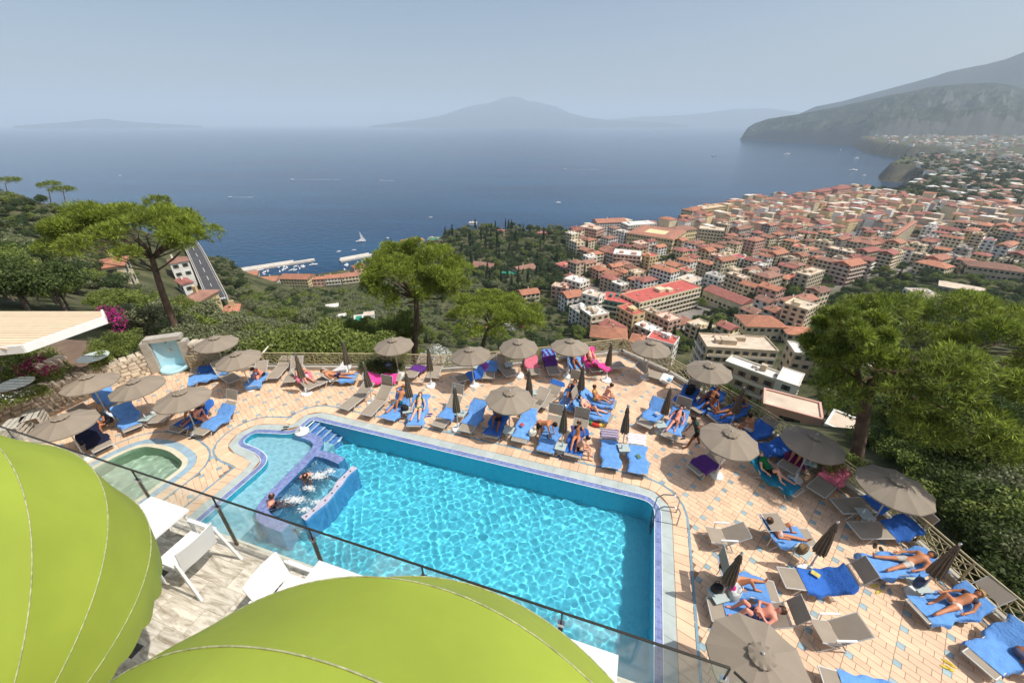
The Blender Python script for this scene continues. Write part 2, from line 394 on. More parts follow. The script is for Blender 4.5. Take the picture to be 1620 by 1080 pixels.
_rm = rock_mat('headland_rock', (0.020, 0.032, 0.024), (0.065, 0.075, 0.055), (0.115, 0.115, 0.11), 0.008)
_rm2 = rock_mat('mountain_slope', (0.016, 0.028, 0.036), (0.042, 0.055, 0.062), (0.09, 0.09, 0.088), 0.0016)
mountain('headland', 'steep rocky headland running into the sea at the right', [(1170, 223), (1176, 212), (1183, 202), (1194, 195), (1215, 188), (1260, 181), (1330, 168), (1400, 152), (1470, 138), (1530, 131), (1570, 130), (1600, 135), (1640, 145), (1720, 170)],
         lambda u: 5950 + (u - 1170) * 2.4, lambda u: 60 + min((u - 1170) * 7.5, 1700), lambda u: 1200, _rm, cliff=0.42, gully=0.5, gs=2.2, nu=420, nr=90, seed=3)
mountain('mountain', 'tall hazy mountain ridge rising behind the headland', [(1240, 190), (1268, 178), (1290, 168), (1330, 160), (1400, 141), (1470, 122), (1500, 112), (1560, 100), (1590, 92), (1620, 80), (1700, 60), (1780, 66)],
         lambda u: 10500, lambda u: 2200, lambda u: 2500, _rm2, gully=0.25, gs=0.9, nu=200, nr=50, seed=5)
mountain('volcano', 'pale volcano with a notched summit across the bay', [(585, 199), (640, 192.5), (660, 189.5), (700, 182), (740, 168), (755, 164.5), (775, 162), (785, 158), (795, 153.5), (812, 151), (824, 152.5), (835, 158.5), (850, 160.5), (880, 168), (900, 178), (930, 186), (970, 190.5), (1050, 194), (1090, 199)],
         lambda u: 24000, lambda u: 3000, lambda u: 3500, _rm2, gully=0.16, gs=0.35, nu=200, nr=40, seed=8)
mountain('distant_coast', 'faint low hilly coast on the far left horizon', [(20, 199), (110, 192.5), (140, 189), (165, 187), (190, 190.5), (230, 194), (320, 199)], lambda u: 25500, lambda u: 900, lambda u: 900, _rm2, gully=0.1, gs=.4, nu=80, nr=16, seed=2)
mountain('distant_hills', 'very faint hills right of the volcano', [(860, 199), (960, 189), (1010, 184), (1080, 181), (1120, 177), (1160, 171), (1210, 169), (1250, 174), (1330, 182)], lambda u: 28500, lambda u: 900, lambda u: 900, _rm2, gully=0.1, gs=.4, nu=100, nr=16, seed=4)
# ---- haze: one closed box of even air
def haze():
    m = bpy.data.materials.new('haze_air'); m.use_nodes = True; n = m.node_tree.nodes; n.remove(n['Principled BSDF'])
    pv = n.new('ShaderNodeVolumePrincipled'); pv.inputs['Density'].default_value = 7.8e-5; pv.inputs['Color'].default_value = (0.79, 0.91, 1.0, 1); pv.inputs['Anisotropy'].default_value = 0.0
    m.node_tree.links.new(pv.outputs[0], n['Material Output'].inputs['Volume'])
    b = MB().box((0, 26500, (SEA - 13 + 1500) / 2), (152000, 58000, 1500 - SEA + 13)).build('haze', m)
    tag(b, 'pale blue sea haze filling the air over the bay', kind='stuff')
haze()
# ================================================================ pool deck
def mosaic(name, cols, grout, sc_=9.0, rough=0.25, gw=0.04, rv=.05):
    m = bpy.data.materials.new(name); m.use_nodes = True; nt = m.node_tree; N = nt.nodes; lk = nt.links.new
    b = N['Principled BSDF']; b.inputs['Roughness'].default_value = rough
    tc = N.new('ShaderNodeTexCoord'); mp = N.new('ShaderNodeMapping'); mp.inputs['Rotation'].default_value = (0, 0, -POOL_ANG); lk(tc.outputs['Object'], mp.inputs[0])
    geo = N.new('ShaderNodeNewGeometry')
    br = N.new('ShaderNodeTexBrick'); br.offset = 0; br.inputs['Scale'].default_value = sc_; br.inputs['Brick Width'].default_value = .25; br.inputs['Row Height'].default_value = .25
    br.inputs['Mortar Size'].default_value = gw * .25; br.inputs['Color1'].default_value = (*cols[0], 1); br.inputs['Color2'].default_value = (*cols[1], 1); br.inputs['Mortar'].default_value = (*grout, 1)
    lk(mp.outputs[0], br.inputs['Vector'])
    vo = N.new('ShaderNodeTexWhiteNoise'); 
    sn = N.new('ShaderNodeVectorMath'); sn.operation = 'SNAP'; sn.inputs[1].default_value = (.25 / sc_,) * 3; lk(mp.outputs[0], sn.inputs[0]); lk(sn.outputs[0], vo.inputs['Vector'])
    hs = N.new('ShaderNodeHueSaturation'); mr = N.new('ShaderNodeMapRange'); mr.inputs['To Min'].default_value = 1 - rv; mr.inputs['To Max'].default_value = 1 + rv
    lk(vo.outputs['Value'], mr.inputs['Value']); lk(mr.outputs[0], hs.inputs['Value']); lk(br.outputs['Color'], hs.inputs['Color'])
    lk(hs.outputs[0], b.inputs['Base Color']); return m
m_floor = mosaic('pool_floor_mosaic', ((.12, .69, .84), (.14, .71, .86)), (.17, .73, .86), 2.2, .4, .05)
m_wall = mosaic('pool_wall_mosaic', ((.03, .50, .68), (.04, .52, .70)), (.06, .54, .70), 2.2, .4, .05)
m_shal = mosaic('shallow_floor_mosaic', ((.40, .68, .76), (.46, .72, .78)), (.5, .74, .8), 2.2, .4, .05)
m_vio = mosaic('violet_mosaic', ((.15, .20, .43), (.21, .26, .48)), (.27, .31, .50), 2.5, .35, .06, .2)
m_blue = mosaic('blue_mosaic', ((.06, .24, .52), (.09, .30, .60)), (.15, .36, .6), 2.5, .35, .06)
m_spas = mosaic('spa_seat_mosaic', ((.18, .52, .80), (.22, .56, .84)), (.26, .60, .84), 2.5, .35, .06)
m_step = mosaic('step_mosaic', ((.16, .30, .68), (.20, .36, .72)), (.2, .35, .7), 2.5, .35, .06)
m_white_edge = mat('white_step_edge', (.75, .8, .82), .4, .05)
m_cop = mat('grey_blue_coping_stone', S(178, 188, 184), .6, .10, 2.5, .15, 30, objvar=.05)
m_jetstone = mat('grey_jet_stone', S(186, 182, 196), .6, .14, 6, .15, 40)
m_grout = mat('brown_grout', S(150, 112, 84), .9, .2, 3)
PEACH = S(226, 192, 160)
m_tile_o = mat('peach_paving_tile', PEACH, .62, .07, 1.6, .06, 30, objvar=.10, stain=.12)
m_tile_i = mat('peach_paving_tile_field', PEACH, .62, .07, 1.6, .06, 30, island=.10, stain=.12)
m_bt_o = mat('blue_inset_tile', S(148, 174, 182), .45, .12, 6, objvar=.14)
m_bt_i = mat('blue_inset_tile_field', S(148, 174, 182), .45, .12, 6, island=.14)
m_line = mat('blue_line_tile', S(120, 155, 172), .5, .12, 6, island=.1)
POOL = fillet([(2.15, 0.5), (2.15, 11.15), (-13.45, 11.15), (-13.35, 10.05), (-14.2, 9.85), (-15.25, 9.6), (-15.2, 8.6), (-13.9, 8.5), (-13.15, 8.2), (-13.2, 0.5)],
              [0, .75, .55, .35, .1, .65, .6, .35, .6, 0], 6)
JAC = fillet([(-16.05, 4.4), (-16.0, 7.15), (-17.5, 7.5), (-18.9, 7.35), (-19.25, 6.3), (-19.2, 4.4)], [.3, .5, .5, .8, .9, .3], 6)
W2 = lambda poly: [L(p[0], p[1]) for p in poly]
def strip(o0, o1, poly, z, mb, m=0, seg=None, gap=0.0, thick=0.0, open_=None, slack=.35):
    a = offset(poly, o0); b = offset(poly, o1); n = len(poly)
    if seg is None:
        V = [L(p[0], p[1], z) for p in a] + [L(p[0], p[1], z) for p in b]
        mb.add(V, [(i, n + i, n + (i + 1) % n, (i + 1) % n) for i in range(n)], m); return
    # walk the mid-path and cut pieces of length seg
    def interp(path, cum, s_):
        k = int(np.searchsorted(cum, s_, side='right') - 1); k = min(k, n - 1)
        t = (s_ - cum[k]) / max(cum[k + 1] - cum[k], 1e-9); p, q = Vector(path[k]), Vector(path[(k + 1) % n]); return p.lerp(q, t)
    mid = offset(poly, (o0 + o1) / 2); cum = [0.0]
    for i in range(n): cum.append(cum[-1] + (Vector(mid[(i + 1) % n]) - Vector(mid[i])).length)
    N_ = int(cum[-1] / seg); out = []
    for i in range(N_):
        s0 = cum[-1] * i / N_ + gap / 2; s1 = cum[-1] * (i + 1) / N_ - gap / 2; sm = (s0 + s1) / 2
        if open_ and open_(interp(mid, cum, sm)): continue
        A0, A1, B0, B1 = interp(a, cum, s0), interp(a, cum, s1), interp(b, cum, s0), interp(b, cum, s1)
        pm = (A0 + A1 + B0 + B1) / 4
        if dist_poly_np(poly, np.array([pm.x]), np.array([pm.y]))[0] < (o0 + o1) / 2 * slack: continue
        out.append([A0, B0, B1, A1])
    if mb is None: return out
    for i, q in enumerate(out):
        z_ = z - (i % 9) * .0004; V = [L(p[0], p[1], z_ - thick) for p in q] + [L(p[0], p[1], z_) for p in q]
        mb.add(V, [(4, 5, 6, 7), (0, 1, 5, 4), (1, 2, 6, 5), (2, 3, 7, 6), (3, 0, 4, 7)], m)
    return out
hidden = lambda p: p[1] < 1.0
# ---- deck slab with two openings
deck_e = emp('pool_deck', (0, 0, 0)); tag(deck_e, 'peach tiled sun deck with small blue inset tiles around the pool', kind='structure')
def deck_slab():
    loops = [[Vector((p.x, p.y, 0)) for p in DECK], [Vector((p.x, p.y, 0)) for p in W2(POOL)][::-1], [Vector((p.x, p.y, 0)) for p in W2(JAC)][::-1]]
    pts = [p for l in loops for p in l]; tri = tessellate_polygon(loops); F = []
    for t in tri:
        a, b, c_ = (pts[i].to_2d() for i in t)
        F.append(tuple(t) if (b - a).cross(c_ - a) > 0 else (t[0], t[2], t[1]))
    mb = MB().add([(p.x, p.y, -.012) for p in pts], F)
    n = len(DECK)
    mb.add([(p.x, p.y, -.012) for p in DECK] + [(p.x, p.y, -4.5) for p in DECK], [(i, n + i, n + (i + 1) % n, (i + 1) % n) for i in range(n)], 1)
    mb.build('slab', [m_grout, mat('retaining_wall_plaster', S(196, 180, 158), .9, .2, .6)], deck_e)
deck_slab()
# ---- field tiles
TQ = Vector((-.737, -.676)); TP = Vector((.676, -.737)); T0 = Vector((10.62, 5.84)); PQ = .577; PPc = .875; SH = .097
pool_b = [Vector((p.x, p.y)) for p in W2(offset(POOL, 1.02))]; jac_b = [Vector((p.x, p.y)) for p in W2(offset(JAC, 1.02))]
kinds = {}   # (lp,lq,blue) -> list of centres
G = .011
lay = [(0, .17, 0, .17, 1), (.17, .523, 0, .17, 0), (.523, .875, 0, .17, 0), (.0, .26, .17, .373, 0), (.26, .70, .17, .373, 0), (.70, .875, .17, .373, 0), (0, .437, .373, .577, 0), (.437, .875, .373, .577, 0)]
cells = []
for i in range(-46, 12):
    for j in range(-50, 40):
        o = T0 + TP * (i * PPc) + TQ * (j * PQ - i * SH)
        if not (-24 < o.x < 15 and 1 < o.y < 22): continue
        for (p0, p1, q0, q1, bl) in lay:
            c_ = o + TP * ((p0 + p1) / 2) + TQ * ((q0 + q1) / 2)
            cells.append((c_.x, c_.y, round(p1 - p0 - G, 4), round(q1 - q0 - G, 4), bl))
ca = np.array([(c_[0], c_[1]) for c_ in cells])
ok = inside_np(DECK, ca[:, 0], ca[:, 1]) & (dist_poly_np(DECK, ca[:, 0], ca[:, 1]) > .22) & (dist_poly_np(W2(POOL), ca[:, 0], ca[:, 1]) > .86) & ~inside_np(W2(POOL), ca[:, 0], ca[:, 1]) & (dist_poly_np(W2(JAC), ca[:, 0], ca[:, 1]) > .93) & ~inside_np(W2(JAC), ca[:, 0], ca[:, 1])
cells = [c_ for c_, k in zip(cells, ok) if k]
def tile_rank(c_):
    u, v, d = proj((c_[0], c_[1], 0)); return d if (0 < u < 1640 and v < 1095 and (u > 1060)) else d + 100
cells.sort(key=tile_rank)
tang = math.atan2(TP.y, TP.x); tmesh = {}
for c_ in cells[:300]:
    key = c_[2:]
    if key not in tmesh:
        o = MB().box((0, 0, -.006), (c_[2], c_[3], .012)).build('paving_tile', m_bt_o if c_[4] else m_tile_o, deck_e); tmesh[key] = o.data
    else: o = link_obj('paving_tile', tmesh[key], deck_e)
    o.location = (c_[0], c_[1], 0); o.rotation_euler = (0, 0, tang)
mb = MB()
for c_ in cells[300:]: mb.box((c_[0], c_[1], -.006), (c_[2], c_[3], .012), tang, c_[4])
o = mb.build('paving_tile_field', [m_tile_i, m_bt_i], deck_e); tag(o, kind='stuff')
# border rows of tiles and thin blue lines round both pools
mb = MB()
strip(.375, .83, POOL, .004, mb, 0, .34, .014, .016, hidden); strip(.845, .92, POOL, .005, mb, 1, .5, .01, .017, hidden, .93)
strip(.50, .90, JAC, .004, mb, 0, .34, .014, .016, hidden); strip(.915, .985, JAC, .005, mb, 1, .5, .01, .017, hidden, .93)
# blue line and tile row along the railing kerb
rp = DECK[::-1]
o = mb.build('border_tile_row', [m_tile_i, m_line], deck_e); tag(o, kind='stuff')
mbk = MB()
for k in range(9, 18):
    a, b = rp[k], rp[k + 1]; d = (b - a).normalized(); nn = Vector((-d.y, d.x)) * -1
    if (Vector((2, 12)) - a).dot(nn) < 0: nn = -nn
    mbk.add([(*(a + nn * .55), .003), (*(b + nn * .55), .003), (*(b + nn * .63), .003), (*(a + nn * .63), .003)], [(0, 1, 2, 3)])
o = mbk.build('blue_edge_line', m_line, deck_e)
# ---- pool
pool_e = emp('swimming_pool', L(-5.5, 6), 0, 'large turquoise swimming pool with violet mosaic rim and a spa corner', 'pool')
def pchild(o):
    o.parent = pool_e; o.matrix_parent_inverse = Matrix.Translation(-Vector(pool_e.location)); return o
def basin():
    inner = offset(POOL, -.2); n = len(inner); iw = W2(inner); D = -1.55
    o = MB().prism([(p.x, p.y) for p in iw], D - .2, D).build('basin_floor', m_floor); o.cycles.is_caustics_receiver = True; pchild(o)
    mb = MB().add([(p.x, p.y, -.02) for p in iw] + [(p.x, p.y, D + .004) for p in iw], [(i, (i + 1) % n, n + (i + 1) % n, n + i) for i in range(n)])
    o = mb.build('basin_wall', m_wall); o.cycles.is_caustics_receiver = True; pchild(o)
    mb = MB(); strip(-.2, .0, POOL, -.006, mb, 0); strip(.0, .02, POOL, .004, mb, 1)
    strip(-.225, -.2, POOL, -.004, mb, 1)
    o = mb.build('rim', [m_vio, m_white_edge]); o.cycles.is_caustics_receiver = True; pchild(o)
    for i, q in enumerate(strip(.02, .36, POOL, 0, None, 0, .62, .006, 0, hidden)):
        mb = MB(); c0 = sum((L(p[0], p[1]) for p in q), Vector()) / 4
        V = [L(p[0], p[1], -.012) for p in q] + [L(p[0], p[1], .006 - (i % 9) * .0004) for p in q]
        mb.add(V, [(4, 5, 6, 7), (0, 1, 5, 4), (1, 2, 6, 5), (2, 3, 7, 6), (3, 0, 4, 7)])
        pchild(mb.build('coping_stone', m_cop))
    # shallow part left of the spa wall
    sh = [(-11.5, 10.0), (-13.3, 9.9), (-15.0, 9.45), (-15.0, 8.75), (-13.7, 8.6), (-13.0, 8.1), (-12.98, .4), (-11.4, .4)]
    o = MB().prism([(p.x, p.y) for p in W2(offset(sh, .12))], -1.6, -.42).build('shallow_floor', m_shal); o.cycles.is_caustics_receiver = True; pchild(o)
    # steps
    for k in range(5):
        s0 = -13.0 + k * .27; z1 = -.12 - k * .24
        mb = MB().prism([(p.x, p.y) for p in W2([(s0, 10.05), (s0 + .275, 10.05), (s0 + .275, 10.92), (s0, 10.92)])], -1.6, z1)
        o = mb.build('step', m_step); o.cycles.is_caustics_receiver = True; pchild(o)
        e = MB().box(L(s0 + .25, 10.48, z1 + .006), (.08, .87, .012), POOL_ANG).build('step_edge', m_white_edge); e.cycles.is_caustics_receiver = True; pchild(e)
    e = MB().box(L(-13.03, 10.48, -.03), (.06, .87, .012), POOL_ANG).build('step_edge', m_white_edge); e.cycles.is_caustics_receiver = True; pchild(e)
    # spa walls
    def wall(path, w, z0, z1, name, mats, closed=False):
        pts = [Vector(p) for p in path]; Lf = []; Rt = []
        for i, p in enumerate(pts):
            d = (pts[min(i + 1, len(pts) - 1)] - pts[max(0, i - 1)]).normalized(); nn = Vector((-d.y, d.x))
            ww = w[i] if hasattr(w, '__len__') else w
            Lf.append(p + nn * ww / 2); Rt.append(p - nn * ww / 2)
        poly = [(q.x, q.y) for q in W2(Rt + Lf[::-1])]
        o = MB().prism(poly, z0, z1, 0, mside=1).build(name, mats); o.cycles.is_caustics_receiver = True; return pchild(o)
    sm = lambda path: [Vector(p) for p in _smooth_open(path)]
    wall(sm([(-13.2, 10.02), (-12.4, 10.02), (-11.85, 9.85), (-11.65, 9.4), (-11.6, 8.6), (-11.58, 7.6), (-11.55, 6.9), (-11.4, 6.4), (-10.95, 6.12), (-10.0, 6.1)]), [.4] * 99, -1.6, -.03, 'spa_wall', [m_vio, m_blue])
    wall(sm([(-11.6, 9.25), (-11.0, 9.33), (-10.2, 9.22)]), .36, -1.6, -.034, 'spa_wall', [m_vio, m_blue])
    # scalloped bench with jets
    ss = []; pts = sm([(-9.62, 6.5), (-9.45, 7.1), (-9.4, 7.8), (-9.5, 8.4), (-9.42, 9.05)])
    wid = [.25 + .05 * math.sin(i * 1.15) for i in range(len(pts))]
    ob = wall(pts, wid, -1.6, .05, 'jet_bench', [m_jetstone, m_blue])
    for k in range(1, 8):
        p = pts[int(k * (len(pts) - 1) / 8)]
        pchild(MB().lathe(L(p.x, p.y, .05), [(.001, .008), (.035, .008), (.035, 0)], 8).build('jet', mat('jet_cap', (.06, .05, .07), .4, 0)))
    # submerged spa floor and seat
    o = MB().prism([(p.x, p.y) for p in W2([(-11.3, 6.4), (-9.7, 6.4), (-9.7, 9.1), (-11.3, 9.1)])], -1.6, -.85).build('spa_floor', mosaic('spa_floor_mosaic', ((.28, .72, .88), (.31, .75, .90)), (.34, .76, .90), 2.2)); o.cycles.is_caustics_receiver = True; pchild(o)
    for a in (((-11.35, 6.5), (-10.85, 6.5), (-10.85, 9.2), (-11.35, 9.2)), ((-10.85, 8.7), (-9.95, 8.6), (-9.95, 9.1), (-10.85, 9.2))):
        o = MB().prism([(p.x, p.y) for p in W2(a)], -1.6, -.5).build('spa_seat', m_spas); o.cycles.is_caustics_receiver = True; pchild(o)
def _smooth_open(path, it=2):
    p = [Vector(q) for q in path]
    for _ in range(it):
        o = [p[0]]
        for a, b in zip(p[:-1], p[1:]): o += [a.lerp(b, .25), a.lerp(b, .75)]
        p = o + [p[-1]]
    return p
basin()
def water_mat(name, tint):
    m = bpy.data.materials.new(name); m.use_nodes = True; b = m.node_tree.nodes['Principled BSDF']
    b.inputs['Base Color'].default_value = (*tint, 1); b.inputs['Roughness'].default_value = 0.0; b.inputs['IOR'].default_value = 1.33; b.inputs['Transmission Weight'].default_value = 1.0
    return m
def water(poly, z, cell, amp, mt_, seed, parent=None, chop=None, lam=(.35, 1.7)):
    xs = [p[0] for p in poly]; ys = [p[1] for p in poly]
    x = np.arange(min(xs) - .05, max(xs) + .1, cell); y = np.arange(min(ys) - .05, max(ys) + .1, cell); X, Y = np.meshgrid(x, y); Z = np.zeros_like(X)
    g = np.random.default_rng(seed)
    for i in range(46):
        l = g.uniform(*lam); a = g.uniform(0, 6.28); k = 6.283 / l
        ph = .35 * np.sin(X * .9 + i) + .35 * np.sin(Y * 1.1 + i * 1.7)
        Z += amp * l * np.sin(k * (X * math.cos(a) + Y * math.sin(a)) + ph + g.uniform(0, 6.28))
    if chop is not None: Z += chop(X, Y, g)
    V = np.stack([X * E1.x + Y * E2.x, X * E1.y + Y * E2.y, Z + z], -1).reshape(-1, 3)
    ny, nx = X.shape; idx = np.arange(nx * ny).reshape(ny, nx)
    F = np.stack([idx[:-1, :-1], idx[:-1, 1:], idx[1:, 1:], idx[1:, :-1]], -1).reshape(-1, 4)
    cx = X.ravel()[F].mean(1); cy_ = Y.ravel()[F].mean(1)
    F = F[inside_np(poly, cx, cy_)]
    used = np.unique(F); rm = np.zeros(len(V), int); rm[used] = np.arange(len(used))
    o = np_mesh('water', V[used], rm[F], mt_, smooth=True); o.cycles.is_caustics_caster = True; return o
def spa_chop(X, Y, g):
    Z = np.zeros_like(X)
    for (cx, cy_, r) in ((-10.9, 8.35, .5), (-10.7, 7.0, .55), (-10.2, 6.7, .4)):
        w = np.exp(-((X - cx) ** 2 + (Y - cy_) ** 2) / (2 * r * r))
        for i in range(14):
            a = g.uniform(0, 6.28); k = 6.28 / g.uniform(.1, .3)
            Z += w * .006 * np.sin(k * (X * math.cos(a) + Y * math.sin(a)) + g.uniform(0, 6))
    return Z
pchild(water(offset(POOL, -.1), -.055, .022, .0019, water_mat('pool_water', (.80, .97, 1.0)), 3, chop=spa_chop, lam=(.11, .48)))
# ---- small round hot tub
jac_e = emp('hot_tub', L(-17.6, 6), 0, 'small rounded plunge pool with pale green water beside the terrace', 'pool')
def jchild(o): o.parent = jac_e; o.matrix_parent_inverse = Matrix.Translation(-Vector(jac_e.location)); return o
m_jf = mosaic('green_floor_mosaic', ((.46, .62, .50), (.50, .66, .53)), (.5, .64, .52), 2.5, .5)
mb = MB(); strip(0, .2, JAC, .004, mb, 0); jchild(mb.build('rim', mat('cream_rim', S(214, 205, 180), .6, .1, 3)))
mb = MB(); strip(.2, .5, JAC, .006, mb, 0, .4, .008, .02); jchild(mb.build('coping', mat('blue_grey_coping', S(150, 176, 190), .6, .12, 3, island=.08)))
jw = W2(JAC); n = len(jw)
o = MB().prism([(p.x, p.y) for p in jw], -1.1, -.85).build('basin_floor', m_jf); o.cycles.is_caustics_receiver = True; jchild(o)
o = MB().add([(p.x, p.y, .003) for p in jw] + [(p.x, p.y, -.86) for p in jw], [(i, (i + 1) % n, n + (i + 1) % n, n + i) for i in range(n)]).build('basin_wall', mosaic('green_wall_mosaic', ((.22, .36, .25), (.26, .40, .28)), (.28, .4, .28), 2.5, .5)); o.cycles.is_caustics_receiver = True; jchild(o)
jchild(water(offset(JAC, .04), -.10, .05, .003, water_mat('green_water', (.93, 1, .95)), 5, lam=(.2, .7)))
# ---- pool ladder
lad = emp('pool_ladder', at(1050, 815), POOL_ANG, 'polished steel pool ladder with two loop handrails at the pool corner', 'ladder')
m_steel = mat('polished_steel', (.45, .45, .46), .22, 0, metal=1.0)
for k in (-.26, .26):
    y = k
    MB().tube([(.42, y, 0), (.42, y, .62), (.34, y, .76), (.2, y, .8), (-.12, y, .72), (-.3, y, .5), (-.32, y, .1), (-.32, y, -1.2)], .022, 7).build('handrail', m_steel, lad, True)
for k in range(4): MB().box((-.32, 0, -.2 - k * .28), (.08, .5, .03)).build('rung', m_steel, lad)
# ================================================================ railings, walls, upper terrace at left
m_rail = mat('cream_painted_iron', S(186, 172, 134), .5, .12, 8)
m_kerb = mat('grey_kerb_stone', S(176, 170, 158), .85, .15, 3, .2, 25)
def railing(name, pts, label, bay=1.45, z0=.22, hgt=1.0, kerb=True, kw=.34):
    e = emp(name, (pts[0][0], pts[0][1], 0), 0, label, 'railing', 'iron railings along the deck edge'); off = Matrix.Translation(-Vector(e.location))
    def ch(o): o.parent = e; o.matrix_parent_inverse = off; return o
    P = [Vector(p) for p in pts]
    for a, b in zip(P[:-1], P[1:]):
        l = (b - a).length; n = max(1, round(l / bay)); d = (b - a).normalized()
        if kerb: 
            mb = MB().beam((*a, z0 / 2 - .02), (*(b + d * .04), z0 / 2 - .02), kw, z0 + .04); ch(mb.build('kerb', m_kerb))
        ch(MB().tube([(*a, hgt), (*b, hgt)], .03, 6).build('top_rail', m_rail)); ch(MB().tube([(*a, hgt - .13), (*b, hgt - .13)], .02, 6).build('middle_rail', m_rail))
        ch(MB().tube([(*a, z0 + .1), (*b, z0 + .1)], .02, 6).build('bottom_rail', m_rail))
        for k in range(n):
            p = a + d * (l * k / n); q = a + d * (l * (k + 1) / n); w = (q - p).length
            ch(MB().box((p.x, p.y, (hgt + z0) / 2), (.045, .045, hgt - z0 + .02), math.atan2(d.y, d.x)).build('post', m_rail))
            lo = z0 + .1; hi = hgt - .13; mb = MB()
            def bar(x0, y0, x1, y1, r=.011):
                mb.beam((*(p + d * (x0 * w)), lo + (hi - lo) * y0), (*(p + d * (x1 * w)), lo + (hi - lo) * y1), r * 2, r * 2)
            for c0 in (0, .5):
                c1 = c0 + .5; m_ = (c0 + c1) / 2
                bar(c1, 0, c1, 1); bar(c0, 0, m_, .5); bar(m_, .5, c1, 0); bar(c0, 1, m_, .5); bar(m_, .5, c1, 1); bar(c0, .5, m_, 1); bar(m_, 1, c1, .5); bar(c0, .5, m_, 0); bar(m_, 0, c1, .5)
                bar(m_ - .1, .3, m_ + .1, .3); bar(m_ - .1, .7, m_ + .1, .7); bar(m_ - .1, .3, m_ - .1, .7); bar(m_ + .1, .3, m_ + .1, .7)
            ch(mb.build('lattice_panel', m_rail))
        ch(MB().box((b.x, b.y, (hgt + z0) / 2), (.05, .05, hgt - z0 + .03), math.atan2(d.y, d.x)).build('post', m_rail))
    return e
rp = [Vector(p) for p in DECK[::-1]]
def inset(pts, k=.18):
    o = []
    c_ = Vector((-2, 10))
    for p in pts: o.append(p + (c_ - p).normalized() * k)
    return o
railing('railing', inset(rp[3:6]), 'cream iron lattice railing along the back left, behind the sun loungers')
railing('railing', inset(rp[5:10]), 'cream iron lattice railing along the back of the deck before the pines')
railing('railing', inset(rp[9:13]), 'cream iron lattice railing running down the right from the far corner')
railing('railing', inset(rp[12:20]), 'cream iron lattice railing along the near right edge above the shrubs')
# stair handrail beyond the back railing
e = emp('stair_handrail', at_d(470, 575, 23.5), 0, 'pale painted handrail of the steps leading down behind the back railing', 'handrail')
mb = MB(); pp = [at_d(414, 560, 22.6), at_d(427, 545, 23.2), at_d(455, 547, 24.5), at_d(502, 572, 25.2)]
MB().tube([p - Vector(e.location) for p in pp], .05, 7).build('rail_tube', mat('pale_rail_paint', S(225, 216, 196), .5, .05), e)
for p in pp[:3]: 
    q = p - Vector(e.location); MB().tube([q, q - Vector((0, 0, 1.6))], .035, 6).build('post', m_rail, e)
# ---- rubble stone wall at the left
m_stone = mat('rubble_stone', S(196, 184, 164), .9, .22, 2.5, .4, 14, island=.2)
m_mortar = mat('wall_mortar', S(150, 134, 112), .95, .15, 4)
def stone_face(mb, a, b, z0, z1, th, size=.3, seed=1):
    """irregular stones standing proud of both faces of a wall from a to b"""
    g = random.Random(seed); a = Vector(a); b = Vector(b); l = (b - a).length; d = (b - a).normalized(); nn = Vector((-d.y, d.x))
    rows = max(1, int((z1 - z0) / (size * .62)))
    for side in (-1, 1):
        for r in range(rows):
            x = -g.uniform(0, size)
            while x < l:
                w = g.uniform(.7, 1.5) * size; h = (z1 - z0) / rows
                x0 = max(x, 0) + .012; x1 = min(x + w, l) - .012
                if x1 - x0 > .06:
                    zc0 = z0 + r * h + .012 + g.uniform(-.02, .02); zc1 = z0 + (r + 1) * h - .012 + g.uniform(-.02, .02); pr = g.uniform(.015, .055)
                    base = nn * side * th / 2; o_ = nn * side * (th / 2 + pr); k = .22
                    q = [(x0, zc0), (x1 - g.uniform(0, .04), zc0), (x1, zc1 - g.uniform(0, .03)), (x0 + g.uniform(0, .04), zc1)]
                    cx = sum(t[0] for t in q) / 4; cz = sum(t[1] for t in q) / 4
                    V = [(*(a + d * t[0] + base), t[1]) for t in q] + [(*(a + d * (t[0] + (cx - t[0]) * k) + o_), t[1] + (cz - t[1]) * k) for t in q]
                    F = [(4, 5, 6, 7), (0, 1, 5, 4), (1, 2, 6, 5), (2, 3, 7, 6), (3, 0, 4, 7)]
                    if side < 0: F = F
                    else: F = [f[::-1] for f in F]
                    mb.add(V, F)
                x += w
    # coping stones on top
    x = 0
    while x < l:
        w = g.uniform(.25, .5); c_ = a + d * min(x + w / 2, l); mb.box((c_.x, c_.y, z1 + g.uniform(.01, .05)), (w * .94, th * g.uniform(.95, 1.15), g.uniform(.08, .14)), math.atan2(d.y, d.x) + g.uniform(-.06, .06), taper=.86); x += w
def stone_wall(name, pts, z0, z1, th, label, seed):
    e = emp(name, (pts[0][0], pts[0][1], z0), 0, label, 'wall'); off = Matrix.Translation(-Vector(e.location)); mb = MB(); cb = MB()
    for i, (a, b) in enumerate(zip(pts[:-1], pts[1:])):
        stone_face(mb, a, b, z0, z1, th, .3, seed + i); cb.beam((*a, (z0 + z1) / 2), (*b, (z0 + z1) / 2), th, z1 - z0)
    o = cb.build('core', m_mortar, e); o.matrix_parent_inverse = off
    o = mb.build('stonework', m_stone, e); o.matrix_parent_inverse = off; tag(o, kind='stuff')
stone_wall('stone_wall', [(-23.6, 11.0), (-22.6, 14.2), (-21.9, 15.6)], -.1, 1.25, .45, 'low rubble stone wall at the left edge with white flowers on top', 21)
stone_wall('stone_wall', [(-21.9, 15.6), (-21.2, 16.9), (-19.75, 18.6)], -.1, 1.15, .45, 'rubble stone wall behind the left parasols, running to the blue shower niche', 31)
stone_wall('stone_pier', [(-22.35, 15.75), (-21.95, 16.55)], -.1, 2.0, .5, 'short stone pier standing above the left rubble wall', 41)
